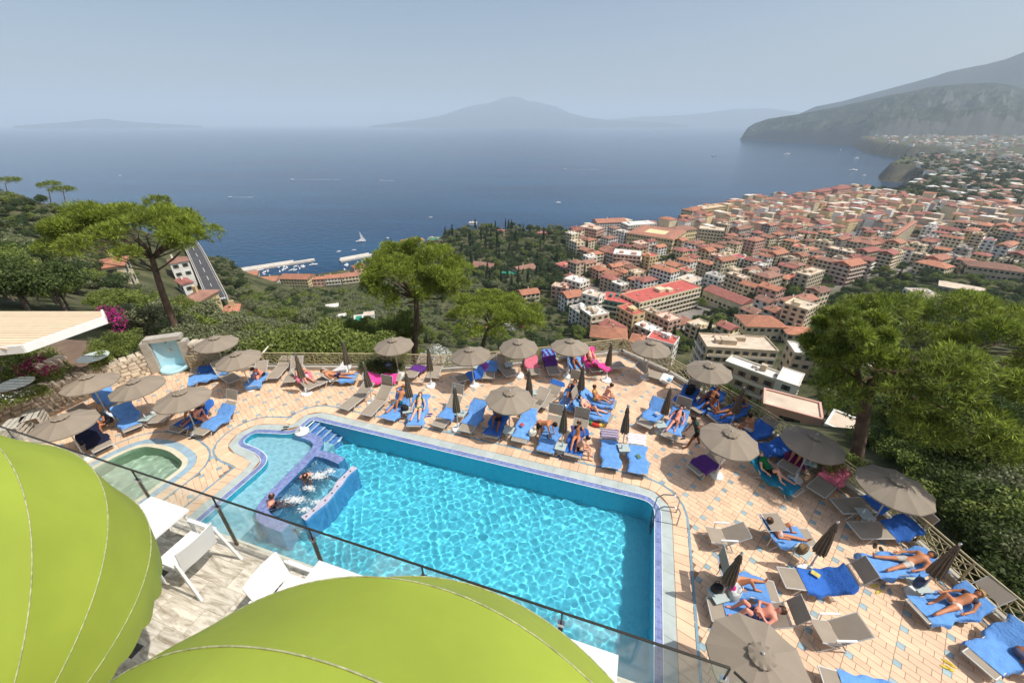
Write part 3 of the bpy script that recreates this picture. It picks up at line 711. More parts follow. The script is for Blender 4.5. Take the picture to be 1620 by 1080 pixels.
# upper restaurant terrace
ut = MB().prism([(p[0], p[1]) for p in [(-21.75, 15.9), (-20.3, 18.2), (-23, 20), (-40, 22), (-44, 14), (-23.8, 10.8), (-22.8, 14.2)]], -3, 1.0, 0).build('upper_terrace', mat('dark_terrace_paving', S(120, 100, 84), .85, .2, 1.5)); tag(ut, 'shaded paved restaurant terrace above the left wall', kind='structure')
# shower niche
e = emp('shower_niche', (-18.75, 18.75, 0), R(20), 'pale blue shower niche in a stone surround with a small basin', 'shower'); e.scale = (.86, .86, .9)
m_pb = mat('pale_blue_plaster', S(176, 216, 228), .5, .06, 2)
mb = MB(); mb.box((-.95, .15, .95), (.5, .7, 2.1), 0, 0, .85); mb.box((.95, .15, .85), (.5, .7, 1.9), 0, 0, .85); mb.box((0, .2, 2.06), (1.9, .6, .26)); mb.box((0, .48, 1.0), (1.6, .2, 2.0)); mb.build('surround', m_kerb, e)
mb = MB(); 
prof = [(math.cos(t) * .7, .36 - math.sin(t) * .0 + .30 * (abs(math.cos(t)) ** 3) * -1) for t in np.linspace(math.pi, 0, 13)]
zz = [.05, .5, 1.0, 1.5, 1.93]
V = [(x, y, z) for z in zz for x, y in prof]
mb.add(V, [(i * 13 + k, i * 13 + k + 1, (i + 1) * 13 + k + 1, (i + 1) * 13 + k) for i in range(4) for k in range(12)]); mb.build('niche', m_pb, e, True)
mb = MB().lathe((0, -.1, 0), [(.001, .1), (.55, .1), (.62, .22), (.72, .22), (.74, .1), (.7, 0)], 18); mb.build('basin', m_pb, e, True)
MB().tube([(0, .34, 1.7), (0, .2, 1.76), (0, .12, 1.7)], .025, 6).build('shower_head', m_steel, e)
MB().box((0, .33, 1.15), (.1, .05, .14)).build('tap', m_steel, e)
# stone block beside it
stone_wall('stone_pier', [(-17.55, 19.0), (-16.6, 19.1)], -.1, 1.5, .6, 'stone pier right of the blue shower niche', 51)
# low wooden crates by the wall
m_crate = mat('weathered_pale_wood', S(188, 184, 172), .85, .15, 6)
def crate(u, v, rz, label):
    e = emp('wooden_crate', at(u, v), rz, label, 'crate')
    for y in (-.4, .4):
        for x in (-.3, .3): MB().box((x, y, .35), (.06, .06, .7)).build('corner_post', m_crate, e)
    for k in range(4): MB().box((-.335, 0, .1 + k * .18), (.02, .86, .1)).build('slat', m_crate, e); MB().box((.335, 0, .1 + k * .18), (.02, .86, .1)).build('slat', m_crate, e)
    for k in range(3): MB().box((-.2 + k * .2, 0, .715), (.16, .9, .02)).build('slat', m_crate, e)
crate(34, 690, R(25), 'pale slatted wooden crate by the stone wall, leftmost'); crate(62, 676, R(35), 'pale slatted wooden crate by the stone wall, beside another crate')
# pergola roof of the restaurant
pz = 4.3
e = emp('pergola', at(60, 520, pz) + Vector((0, 0, -3.3)), 0, 'cream slatted pergola roof with a white fascia at the left edge', 'pergola'); off = Matrix.Translation(-Vector(e.location))
def pc(o): o.parent = e; o.matrix_parent_inverse = off; return o
q = [at(-160, 493, pz), at(162, 492, pz), at(165, 503, pz), at(36, 548, pz), at(-160, 566, pz)]
m_slat = mat('cream_slat', S(224, 200, 168), .7, .06, 3, island=.06); m_fas = mat('white_fascia', S(240, 240, 236), .5, .04)
mb = MB()
y0 = min(p.y for p in q); y1 = max(p.y for p in q); yy = y0 + .1
def xr(y):
    xs = []
    for a, b in zip(q, q[1:] + q[:1]):
        if (a.y - y) * (b.y - y) < 0: xs.append(a.x + (b.x - a.x) * (y - a.y) / (b.y - a.y))
    return (min(xs), max(xs)) if len(xs) > 1 else None
while yy < y1:
    r_ = xr(yy)
    if r_: mb.box(((r_[0] + r_[1]) / 2, yy, pz), (r_[1] - r_[0], .19, .05))
    yy += .22
o = pc(mb.build('roof_slats', m_slat)); tag(o, kind='stuff')
for a, b in ((q[1], q[2]), (q[2], q[3]), (q[3], q[4])): pc(MB().beam(a - Vector((0, 0, .1)), b - Vector((0, 0, .1)), .08, .34).build('fascia', m_fas))
pc(MB().box((q[3].x - 4.5, q[3].y + 1.2, 2.6), (.25, .25, 3.3)).build('post', m_fas))
# round terrace tables and their chairs
m_mos = mat('pale_mosaic_table', S(196, 208, 200), .4, .2, 12); m_iron = mat('dark_wrought_iron', (.03, .03, .035), .5, 0)
def round_table(u, v, z, label, r=.62):
    p = at(u, v, z + .74); e = emp('round_table', (p.x, p.y, z), 0, label, 'table')
    MB().lathe((0, 0, .72), [(.001, .02), (r, .02), (r, -.01), (.001, -.01)], 22).build('table_top', m_mos, e); MB().tube([(0, 0, .02), (0, 0, .71)], .035, 7).build('pedestal', m_iron, e); MB().lathe((0, 0, 0), [(.26, 0), (.26, .03), (.03, .06)], 12).build('base', m_iron, e); return e
round_table(147, 564, 1.0, 'round pale mosaic table on the upper terrace beside the bushes'); round_table(24, 606, 1.0, 'round table in shade on the upper terrace under the flowering bush')
# ================================================================ marble terrace below the camera: floor, glass, furniture, green awnings
TZ = 6.3
terr = emp('marble_terrace', (0, 0, TZ)); tag(terr, 'pale veined marble terrace with a few dark inset tiles', kind='structure')
def tch(o): o.parent = terr; o.matrix_parent_inverse = Matrix.Translation((0, 0, -TZ)); return o
C1 = (1.45, 2.42); C2 = (3.6, 1.0)
tp = [(-26, -1), (5, -1), (4.2, .55), (C1[0] + .02, C1[1] + .08), (-26, C1[1] + .08)]
tch(MB().prism([(p.x, p.y) for p in W2(tp)], TZ - .35, TZ - .012, 0, True).build('slab', mat('terrace_slab_plaster', S(224, 216, 200), .9, .08)))
tch(MB().prism([(p.x, p.y) for p in W2([(-26, -1), (3, -1), (3, .3), (-26, .3)])], 0, TZ - .36, 0).build('front_wall', mat('terrace_front_wall', S(226, 216, 196), .9, .08)))
def marble(name, base, vein):
    m = bpy.data.materials.new(name); m.use_nodes = True; nt = m.node_tree; N = nt.nodes; lk = nt.links.new; b = N['Principled BSDF']; b.inputs['Roughness'].default_value = .45
    tc = N.new('ShaderNodeTexCoord'); oi = N.new('ShaderNodeObjectInfo'); ad = N.new('ShaderNodeVectorMath'); ad.operation = 'ADD'
    sc2 = N.new('ShaderNodeVectorMath'); sc2.operation = 'SCALE'; sc2.inputs['Scale'].default_value = 30; cb = N.new('ShaderNodeCombineXYZ'); lk(oi.outputs['Random'], cb.inputs[0]); lk(oi.outputs['Random'], cb.inputs[1]); lk(cb.outputs[0], sc2.inputs[0])
    lk(tc.outputs['Object'], ad.inputs[0]); lk(sc2.outputs[0], ad.inputs[1]); mp = N.new('ShaderNodeMapping'); mp.inputs['Scale'].default_value = (1.2, 5.5, 1); lk(ad.outputs[0], mp.inputs[0])
    n1 = N.new('ShaderNodeTexNoise'); n1.inputs['Scale'].default_value = 1.6; n1.inputs['Detail'].default_value = 9; n1.inputs['Roughness'].default_value = .68; n1.inputs['Distortion'].default_value = 1.2; lk(mp.outputs[0], n1.inputs['Vector'])
    r_ = N.new('ShaderNodeValToRGB'); e_ = r_.color_ramp.elements; e_[0].position = .36; e_[1].position = .56; e_[0].color = (*vein, 1); e_[1].color = (*base, 1); lk(n1.outputs['Fac'], r_.inputs[0])
    hs = N.new('ShaderNodeHueSaturation'); mr = N.new('ShaderNodeMapRange'); mr.inputs['To Min'].default_value = .86; mr.inputs['To Max'].default_value = 1.08; lk(oi.outputs['Random'], mr.inputs['Value']); lk(mr.outputs[0], hs.inputs['Value']); lk(r_.outputs[0], hs.inputs['Color'])
    lk(hs.outputs[0], b.inputs['Base Color']); return m
m_marb = marble('veined_marble', S(222, 214, 200), S(150, 138, 116)); m_dark = mat('dark_stone_inset', S(70, 68, 64), .5, .5, 14)
pl = MB().box((0, 0, -.006), (.592, .292, .012)).build('floor_slab', m_marb); pmesh = pl.data; first = True
ins_ = MB().box((0, 0, -.006), (.142, .142, .0125)).build('inset_tile', m_dark); imesh = ins_.data; ifirst = True
dark_spots = {(-10, 6), (-9, 4), (-7, 5), (-8, 2), (-6, 3)}
for i in range(-14, 3):
    for j in range(-2, 9):
        s_ = i * .6 + (.3 if j % 2 else 0); t_ = C1[1] - .1 - .15 - j * .3 + .15
        if s_ > 1.2 or t_ > C1[1] - .06: continue
        o = pl if first else link_obj('floor_slab', pmesh); first = False
        o.location = L(s_, t_, TZ); o.rotation_euler = (0, 0, POOL_ANG); tch(o)
for s_, t_ in ((-5.86, 1.72), (-5.2, .95), (-4.85, .6), (-4.6, 1.05), (-3.95, 1.45)):
    o = ins_ if ifirst else link_obj('inset_tile', imesh); ifirst = False
    o.location = L(s_, t_, TZ + .004); o.rotation_euler = (0, 0, POOL_ANG); tch(o)
# glass balustrade
def glass():
    m = bpy.data.materials.new('balustrade_glass'); m.use_nodes = True; nt = m.node_tree; N = nt.nodes; lk = nt.links.new; N.remove(N['Principled BSDF'])
    t = N.new('ShaderNodeBsdfTransparent'); t.inputs[0].default_value = (.955, .985, .975, 1); g = N.new('ShaderNodeBsdfGlossy'); g.inputs['Roughness'].default_value = .02
    fr = N.new('ShaderNodeLayerWeight'); fr.inputs['Blend'].default_value = .35; pw = N.new('ShaderNodeMath'); pw.operation = 'POWER'; pw.inputs[1].default_value = 3.0; lk(fr.outputs['Facing'], pw.inputs[0]); ml = N.new('ShaderNodeMath'); ml.operation = 'MULTIPLY_ADD'; ml.inputs[1].default_value = .5; ml.inputs[2].default_value = .05; lk(pw.outputs[0], ml.inputs[0])
    mx = N.new('ShaderNodeMixShader'); lk(ml.outputs[0], mx.inputs[0]); lk(t.outputs[0], mx.inputs[1]); lk(g.outputs[0], mx.inputs[2])
    d = N.new('ShaderNodeBsdfDiffuse'); d.inputs[0].default_value = (.8, .84, .82, 1); mx2 = N.new('ShaderNodeMixShader'); mx2.inputs[0].default_value = .05; lk(mx.outputs[0], mx2.inputs[1]); lk(d.outputs[0], mx2.inputs[2])
    lk(mx2.outputs[0], N['Material Output'].inputs['Surface']); return m
m_glass = glass(); m_bronze = mat('bronze_post', S(96, 84, 70), .35, .1, 6, metal=.7); m_drail = mat('dark_rail', S(58, 56, 52), .4, .05, metal=.3)
ge = emp('glass_balustrade', L(-4, C1[1], TZ), 0, 'clear glass balustrade with slim dark top rail above the pool', 'balustrade'); goff = Matrix.Translation(-Vector(ge.location))
def gch(o): o.parent = ge; o.matrix_parent_inverse = goff; return o
posts = [-14.6, -13.05, -11.5, -9.95, -8.4, -6.85, -5.22, -3.55, -1.9, -.2, C1[0]]
gch(MB().tube([L(-15, C1[1], TZ + 1.07), L(C1[0], C1[1], TZ + 1.07)], .014, 8).build('top_rail', m_drail))
gch(MB().tube([L(C1[0] + .03, C1[1] - .02, TZ + 1.07), L(C2[0], C2[1], TZ + 1.07)], .014, 8).build('top_rail', m_drail))
for a, b in zip(posts[:-1], posts[1:]):
    gch(MB().beam(L(a + .03, C1[1], TZ + .55), L(b - .03, C1[1], TZ + .55), .012, .98).build('glass_pane', m_glass))
for a, b in ((.03, .5), (.52, 1.0)):
    p = Vector(C1).lerp(Vector(C2), a); q = Vector(C1).lerp(Vector(C2), b); gch(MB().beam(L(p.x, p.y, TZ + .55), L(q.x, q.y, TZ + .55), .012, .98).build('glass_pane', m_glass))
for a in posts:
    w = L(a, C1[1], TZ)
    gch(MB().box((w.x, w.y, TZ + .42), (.05, .028, .86), POOL_ANG).build('post', m_bronze)); gch(MB().tube([(w.x, w.y, TZ + .84), (w.x, w.y, TZ + 1.06)], .012, 6).build('post_pin', m_drail))
    gch(MB().box((w.x, w.y, TZ + .85), (.075, .05, .05), POOL_ANG).build('clamp', m_steel))
# white tables and armchairs
m_wp = mat('white_moulded_plastic', (.80, .80, .79), .38, .02, 2)
def table(s_, t_, label, w=.78, rz=0):
    e = emp('white_table', L(s_, t_, TZ), POOL_ANG + rz, label, 'table')
    MB().box((0, 0, .72), (w, w, .035)).build('table_top', m_wp, e)
    for x in (-1, 1):
        for y in (-1, 1): MB().tube([(x * (w / 2 - .06), y * (w / 2 - .06), .705), (x * (w / 2 - .03), y * (w / 2 - .03), 0)], [.022, .016], 6).build('leg', m_wp, e)
    return e
def armchair(s_, t_, rz, label):
    e = emp('white_armchair', L(s_, t_, TZ), POOL_ANG + rz, label, 'chair')
    mb = MB(); n = 9
    V = []
    for zf in (0, 1):
        for k in range(n):
            x = -.24 + .48 * k / (n - 1); V.append((x * (1 + .04 * zf), -.24 - .10 * zf - .035 * (1 - (x / .24) ** 2), .44 + .42 * zf))
    V += [(v[0], v[1] - .018, v[2]) for v in V]
    F = [(k, k + 1, n + k + 1, n + k) for k in range(n - 1)] + [(2 * n + n + k, 2 * n + n + k + 1, 2 * n + k + 1, 2 * n + k) for k in range(n - 1)]
    F += [(n + k, n + k + 1, 3 * n + k + 1, 3 * n + k) for k in range(n - 1)] + [(n - 1, 3 * n - 1, 4 * n - 1, 2 * n - 1), (0, n, 3 * n, 2 * n)]
    mb.add(V, F).build('backrest', m_wp, e)
    MB().box((0, .0, .42), (.5, .5, .03)).build('seat', m_wp, e)
    for x in (-1, 1):
        MB().beam((x * .285, -.27, .63), (x * .285, .25, .62), .05, .03).build('armrest', m_wp, e)
        MB().beam((x * .285, .24, .62), (x * .29, .27, 0), .045, .03, up=(1, 0, 0)).build('leg', m_wp, e)
        MB().beam((x * .27, -.28, .66), (x * .31, -.46, 0), .045, .03, up=(1, 0, 0)).build('leg', m_wp, e)
    return e
table(-6.1, 1.93, 'white square table beside the left green awning')
armchair(-5.42, 1.95, R(90), 'white moulded armchair seen from behind, between the two green awnings')
table(-2.98, 1.9, 'white square table just behind the middle green awning', .72)
armchair(-3.52, 1.88, R(-90), 'white armchair half hidden by the middle green awning')
table(.08, 2.0, 'white square table right of the middle green awning', .72)
armchair(.75, 1.78, R(60), 'white chair at the bottom edge by the balustrade corner')
# ---- green hood awnings on the facade below the camera
m_green = mat('lime_green_fabric', (.385, .475, .060), .55, .16, .55, .22, 3.0, transl=.22, stain=.09); m_pipe = mat('grey_piping', S(168, 170, 130), .7, .35, 30)
HT, HZ, HW, HR, HP0 = -.307, 8.70, 1.808, 1.797, -16.6
fac = MB().box(L(-10.5, HT - .35, 12.0), (31, .6, 11.4), POOL_ANG).build('hotel_facade', mat('cream_facade_plaster', S(232, 222, 200), .9, .06, .8)); tag(fac, 'cream plastered hotel front carrying the green hood awnings', 'building')
def hood(sc_, label):
    e = emp('hood_awning', L(sc_, HT, HZ), POOL_ANG, label, 'awning', 'lime green hood awnings on the hotel front'); bows = [-.5, 21.5, 43, 64.5, 86]
    def pt(th, ph, k=1.0): r = HR * math.sin(th) * k; return (HW * math.cos(th) * (.996 + .004 * k), r * math.cos(ph), r * math.sin(ph))
    nt_, npn = 44, 10
    for b0, b1 in zip(bows[:-1], bows[1:]):
        V = []
        for i in range(nt_ + 1):
            th = math.pi * i / nt_
            for k in range(npn + 1):
                w = k / npn; sag = 1 - .022 * math.sin(math.pi * w) + .0045 * math.sin(i * .9 + b0) * math.sin(math.pi * w) + .0028 * math.sin(i * 2.3 + k * .7 + b0) * math.sin(math.pi * w) + .003 * math.sin(i * .37 + b0 * 3) * math.sin(math.pi * w); V.append(pt(th, R(b0 + (b1 - b0) * w), sag))
        m_ = npn + 1
        MB().add(V, [(i * m_ + k, i * m_ + k + 1, (i + 1) * m_ + k + 1, (i + 1) * m_ + k) for i in range(nt_) for k in range(npn)]).build('fabric_panel', m_green, e, True)
    V = []
    nv = 120
    for i in range(nv + 1):
        th = math.pi * i / nv; sc2 = abs(math.sin(i * math.pi / 6))
        for k in range(5):
            w = k / 4; V.append(pt(th, R(-.5 - (13.5 + 3.0 * sc2) * w), 1 - .004 * w + .006 * w * math.sin(i * .8)))
    MB().add(V, [(i * 5 + k, (i + 1) * 5 + k, (i + 1) * 5 + k + 1, i * 5 + k + 1) for i in range(nv) for k in range(4)]).build('scalloped_valance', m_green, e, True)
    for b0 in bows: MB().tube([pt(math.pi * i / 60, R(b0), 1.0015) for i in range(1, 60)], .0042, 5).build('bow_piping', m_pipe, e, True)
    for s_ in (-1, 1): MB().box((s_ * HW, .03, 0), (.05, .1, .12)).build('hinge_bracket', m_steel, e)
hood(-4.8, 'big lime green hood awning at the left bottom corner'); hood(-.653, 'big lime green hood awning at the bottom centre')
# ================================================================ parasols, loungers, towels, small tables
m_taupe = mat('taupe_parasol_fabric', S(150, 138, 122), .85, .05, 2, .05, 90, transl=.12, objvar=.07, stain=.05)
m_vent = mat('taupe_vent_fabric', S(140, 128, 112), .85, .08, 6, .1, 60)
m_dtaupe = mat('folded_taupe_fabric', S(112, 100, 86), .85, .12, 6, .08, 60)
m_pole = mat('grey_aluminium_pole', S(196, 194, 188), .4, .05, metal=.3)
m_wbase = mat('white_parasol_base', S(238, 238, 234), .5, .05)
def open_proto():
    e = emp('parasol', (0, 0, 0)); n = 10; nr = 5; V = [(0, 0, 2.17)]
    for i in range(1, nr + 1):
        f = i / nr
        for k in range(n * 4):
            a = 2 * math.pi * k / (n * 4); w = (k % 4) / 4; sag = math.sin(math.pi * w)
            r = 1.02 * f * (1 - .05 * sag * f); z = 2.17 - .36 * f ** 1.12 - .03 * sag * f
            V.append((r * math.cos(a), r * math.sin(a), z))
    N4 = n * 4
    F = [(0, 1 + k, 1 + (k + 1) % N4) for k in range(N4)]
    for i in range(nr - 1): F += [(1 + i * N4 + k, 1 + (i + 1) * N4 + k, 1 + (i + 1) * N4 + (k + 1) % N4, 1 + i * N4 + (k + 1) % N4) for k in range(N4)]
    b = len(V)
    for k in range(N4): x, y, z = V[1 + (nr - 1) * N4 + k]; V.append((x * 1.004, y * 1.004, z - .05))
    F += [(1 + (nr - 1) * N4 + k, b + k, b + (k + 1) % N4, 1 + (nr - 1) * N4 + (k + 1) % N4) for k in range(N4)]
    MB().add(V, F).build('canopy', m_taupe, e)
    V = [(0, 0, 2.25)]
    for i in range(1, 4):
        for k in range(40):
            a = 2 * math.pi * k / 40; r = .082 * i * (1 + (.10 * abs(math.sin(a * 5)) if i == 3 else 0)); V.append((r * math.cos(a), r * math.sin(a), 2.25 - .025 * i - (.03 * abs(math.cos(a * 5)) if i == 3 else 0)))
    F = [(0, 1 + k, 1 + (k + 1) % 40) for k in range(40)] + [(1 + i * 40 + k, 1 + (i + 1) * 40 + k, 1 + (i + 1) * 40 + (k + 1) % 40, 1 + i * 40 + (k + 1) % 40) for i in range(2) for k in range(40)]
    MB().add(V, F).build('vent_cap', m_vent, e)
    MB().tube([(0, 0, .1), (0, 0, 2.24)], .024, 8).build('pole', m_pole, e)
    MB().lathe((0, 0, 2.24), [(.03, 0), (.03, .04), (.001, .06)], 8).build('finial', m_pole, e)
    MB().lathe((0, 0, 0), [(.001, .07), (.03, .35), (.05, .35), (.055, .12), (.24, .08), (.26, .05), (.26, 0)], 20).build('base', m_wbase, e)
    for k in range(10):
        a = 2 * math.pi * k / 10; MB().tube([(0, 0, 2.12), (.98 * math.cos(a), .98 * math.sin(a), 1.79)], .008, 4).build('rib', m_pole, e)
    return e
def closed_proto():
    e = emp('folded_parasol', (0, 0, 0)); n = 10; V = []; zs = [2.28, 2.2, 2.0, 1.95, 1.6, 1.25, 1.0, .98]; rs = [.02, .05, .085, .07, .12, .155, .17, .12]
    for i, (z, r) in enumerate(zip(zs, rs)):
        for k in range(n * 4):
            a = 2 * math.pi * k / (n * 4); fold = 1 - .42 * (k % 4 in (1, 2)) * (1 if k % 4 == 2 else .6)
            rr = r * (fold if i not in (0,) else 1); tw = .25 * (2.28 - z)
            V.append((rr * math.cos(a + tw), rr * math.sin(a + tw), z + (.03 * math.sin(k * 1.9) if i >= 6 else 0)))
    N4 = n * 4
    F = [(i * N4 + k, (i + 1) * N4 + k, (i + 1) * N4 + (k + 1) % N4, i * N4 + (k + 1) % N4) for i in range(len(zs) - 1) for k in range(N4)]
    MB().add(V, F).build('folded_canopy', m_dtaupe, e)
    MB().lathe((0, 0, 1.97), [(.09, .02), (.092, 0), (.09, -.02)], 12).build('strap', m_dtaupe, e)
    MB().tube([(0, 0, .1), (0, 0, 2.33)], .024, 8).build('pole', m_pole, e); MB().lathe((0, 0, 2.32), [(.035, -.02), (.035, .03), (.001, .05)], 8).build('finial', m_steel, e)
    MB().lathe((0, 0, 0), [(.001, .07), (.03, .35), (.05, .35), (.055, .12), (.24, .08), (.26, .05), (.26, 0)], 20).build('base', m_wbase, e)
    return e
UMB = [(335, 532, 'open taupe parasol farthest back left, nearest the big left pine'), (376, 556, 'open taupe parasol at the back left, right of the stone pier'), (133, 595, 'open taupe parasol in front of the left rubble wall'),
       (214, 599, 'open taupe parasol beside the blue shower niche'), (280, 619, 'open taupe parasol left of the pool, nearest the shallow end'), (89, 658, 'open taupe parasol nearest the left green awning'),
       (622, 535, 'open taupe parasol in front of the round-crowned pine trunk'), (747, 551, 'open taupe parasol on the back row below the flat low pine'), (822, 537, 'open taupe parasol on the back row, third from the far corner'),
       (902, 538, 'open taupe parasol on the back row with a pink towel beside it'), (1031, 540, 'open taupe parasol just right of the far deck corner'), (1128, 574, 'open taupe parasol over the right railing before the white flat roof'),
       (805, 618, 'open taupe parasol standing alone mid row near the far pool edge'), (1157, 682, 'large looking open taupe parasol right of the walking person in dark clothes'), (1291, 688, 'open taupe parasol shaded by the right pine tree'),
       (1425, 756, 'open taupe parasol over the right railing before the shrubs'), (1211, 1031, 'open taupe parasol nearest the camera at the lower right')]
CLO = [(540, 539, 'folded parasol standing against the back left railing'), (466, 559, 'folded parasol by the steps at the back left'), (576, 572, 'folded parasol left of the bare lounger with raised shade'), (642, 588, 'folded parasol beside the sunbather in turquoise shorts'),
       (719, 610, 'folded parasol between two blue covered loungers by the pool'), (839, 584, 'folded parasol behind the lone middle parasol'), (923, 577, 'folded parasol on the middle row left of two seated women'), (967, 540, 'folded parasol at the far deck corner by the pink towel'),
       (893, 640, 'folded parasol beside the man bending over by the pool'), (997, 641, 'folded parasol between the two loungers with striped pillows'), (1060, 613, 'folded parasol next to the blue lounger right of centre'), (1177, 610, 'folded parasol at the right railing before the white building'),
       (1323, 825, 'folded parasol with its tip over the bare lower right deck'), (1172, 870, 'folded parasol above the sunbather nearest the pool ladder'), (1518, 860, 'folded parasol leaning out over the right railing'), (675, 548, 'folded parasol against the railing right of the pine trunk')]
_p = open_proto()
for i, (u, v, lab) in enumerate(UMB):
    o = _p if i == 0 else copy_tree(_p); w = at(u, v, 2.24); o.location = (w.x, w.y, 0); o.rotation_euler = (R(rnd.uniform(-3, 3)), R(rnd.uniform(-3, 3)), rnd.uniform(0, 6)); tag(o, lab, 'parasol', 'open taupe parasols on the deck')
_p = closed_proto()
for i, (u, v, lab) in enumerate(CLO):
    o = _p if i == 0 else copy_tree(_p); w = at(u, v, 2.36); o.location = (w.x, w.y, 0); o.rotation_euler = (R(rnd.uniform(-2, 2)), R(rnd.uniform(-2, 2)), rnd.uniform(0, 6)); o.scale = (1.05, 1.05, 1); tag(o, lab, 'parasol', 'folded taupe parasols on the deck')
# ---- loungers
m_sling = mat('taupe_mesh_sling', S(158, 146, 130), .8, .06, 3, .1, 200)
m_lframe = mat('pale_aluminium_frame', S(206, 204, 198), .4, .03, metal=.25)
LW = .31; SZ = .34; HX = 1.22; BL = .74
_lp = {}
def lounger_proto(beta, flap):
    key = (beta, flap)
    if key in _lp: return copy_tree(_lp[key])
    e = emp('sun_lounger'); b = R(beta); cb, sb = math.cos(b), math.sin(b)
    top = Vector((HX + BL * cb, 0, SZ + BL * sb))
    for s_ in (-1, 1):
        MB().tube([(0, s_ * LW, SZ - .01), (HX + .08, s_ * LW, SZ - .01)], .02, 6).build('side_rail', m_lframe, e)
        MB().tube([(HX, s_ * LW, SZ), (top.x, s_ * LW, top.z)], .018, 6).build('back_rail', m_lframe, e)
        MB().tube([(.42, s_ * LW, SZ - .02), (.22, s_ * (LW + .01), 0)], .017, 6).build('leg', m_lframe, e)
        MB().tube([(HX - .12, s_ * LW, SZ - .02), (HX + .2, s_ * (LW + .01), 0)], .017, 6).build('leg', m_lframe, e)
        MB().tube([(HX + BL * .5 * cb, s_ * (LW - .03), SZ + BL * .5 * sb), (HX + .28, s_ * (LW - .03), SZ - .16)], .012, 5).build('back_prop', m_lframe, e)
    MB().tube([(0, -LW, SZ - .01), (0, LW, SZ - .01)], .02, 6).build('end_rail', m_lframe, e); MB().tube([(.23, -LW, .05), (.23, LW, .05)], .012, 5).build('stretcher', m_lframe, e)
    MB().tube([(top.x, -LW, top.z), (top.x, LW, top.z)], .018, 6).build('end_rail', m_lframe, e)
    MB().box((HX / 2, 0, SZ), (HX - .02, 2 * LW - .03, .012)).build('seat', m_sling, e)
    mb = MB().beam((HX + .01 * cb, 0, SZ + .01), (top.x - .02 * cb, 0, top.z - .02 * sb), 2 * LW - .03, .012); mb.build('backrest', m_sling, e)
    if flap is not None:
        g = R(flap); d = Vector((math.cos(g), 0, math.sin(g))); p0 = top + d * .1; p1 = top + d * .56
        sh = MB().beam(p0, p1, 2 * LW - .02, .012).build('sunshade', m_sling, e)
        for s_ in (-1, 1): MB().tube([top + Vector((0, s_ * LW, 0)), p1 + Vector((0, s_ * LW, 0))], .011, 5).build('shade_arm', m_lframe, sh)
        MB().tube([p1 + Vector((0, -LW, 0)), p1 + Vector((0, LW, 0))], .011, 5).build('shade_rail', m_lframe, sh)
    _lp[key] = e; return e
TCOL = {'blue': S(106, 158, 222), 'blue_shade': S(58, 114, 200), 'navy': S(26, 30, 60), 'pink': S(235, 70, 150), 'rose': S(222, 120, 140), 'purple': S(96, 50, 130), 'white': S(236, 234, 230), 'teal': S(30, 120, 150), 'plum': S(120, 30, 90), 'tan': S(170, 140, 100)}  # the darker blue is the same towel fabric with shade put into its colour
def tmat(c_):
    return mat('towel_' + c_, TCOL[c_], .95, .14, 5, .5, 22, objvar=.12)
def stripe_mat(name, cols, sc_):
    if name in _mats: return _mats[name]
    m = bpy.data.materials.new(name); m.use_nodes = True; N = m.node_tree.nodes; lk = m.node_tree.links.new; b = N['Principled BSDF']; b.inputs['Roughness'].default_value = .95
    tc = N.new('ShaderNodeTexCoord'); sp = N.new('ShaderNodeSeparateXYZ'); lk(tc.outputs['Object'], sp.inputs[0]); ml = N.new('ShaderNodeMath'); ml.operation = 'MULTIPLY'; ml.inputs[1].default_value = sc_; lk(sp.outputs[0], ml.inputs[0])
    fr = N.new('ShaderNodeMath'); fr.operation = 'FRACT'; lk(ml.outputs[0], fr.inputs[0]); r_ = N.new('ShaderNodeValToRGB'); r_.color_ramp.interpolation = 'CONSTANT'
    e_ = r_.color_ramp.elements; e_[0].color = (*cols[0], 1); e_[1].position = .5; e_[1].color = (*cols[1], 1)
    if len(cols) > 2: q = e_.new(.72); q.color = (*cols[2], 1)
    lk(fr.outputs[0], r_.inputs[0]); lk(r_.outputs[0], b.inputs['Base Color']); _mats[name] = m; return m
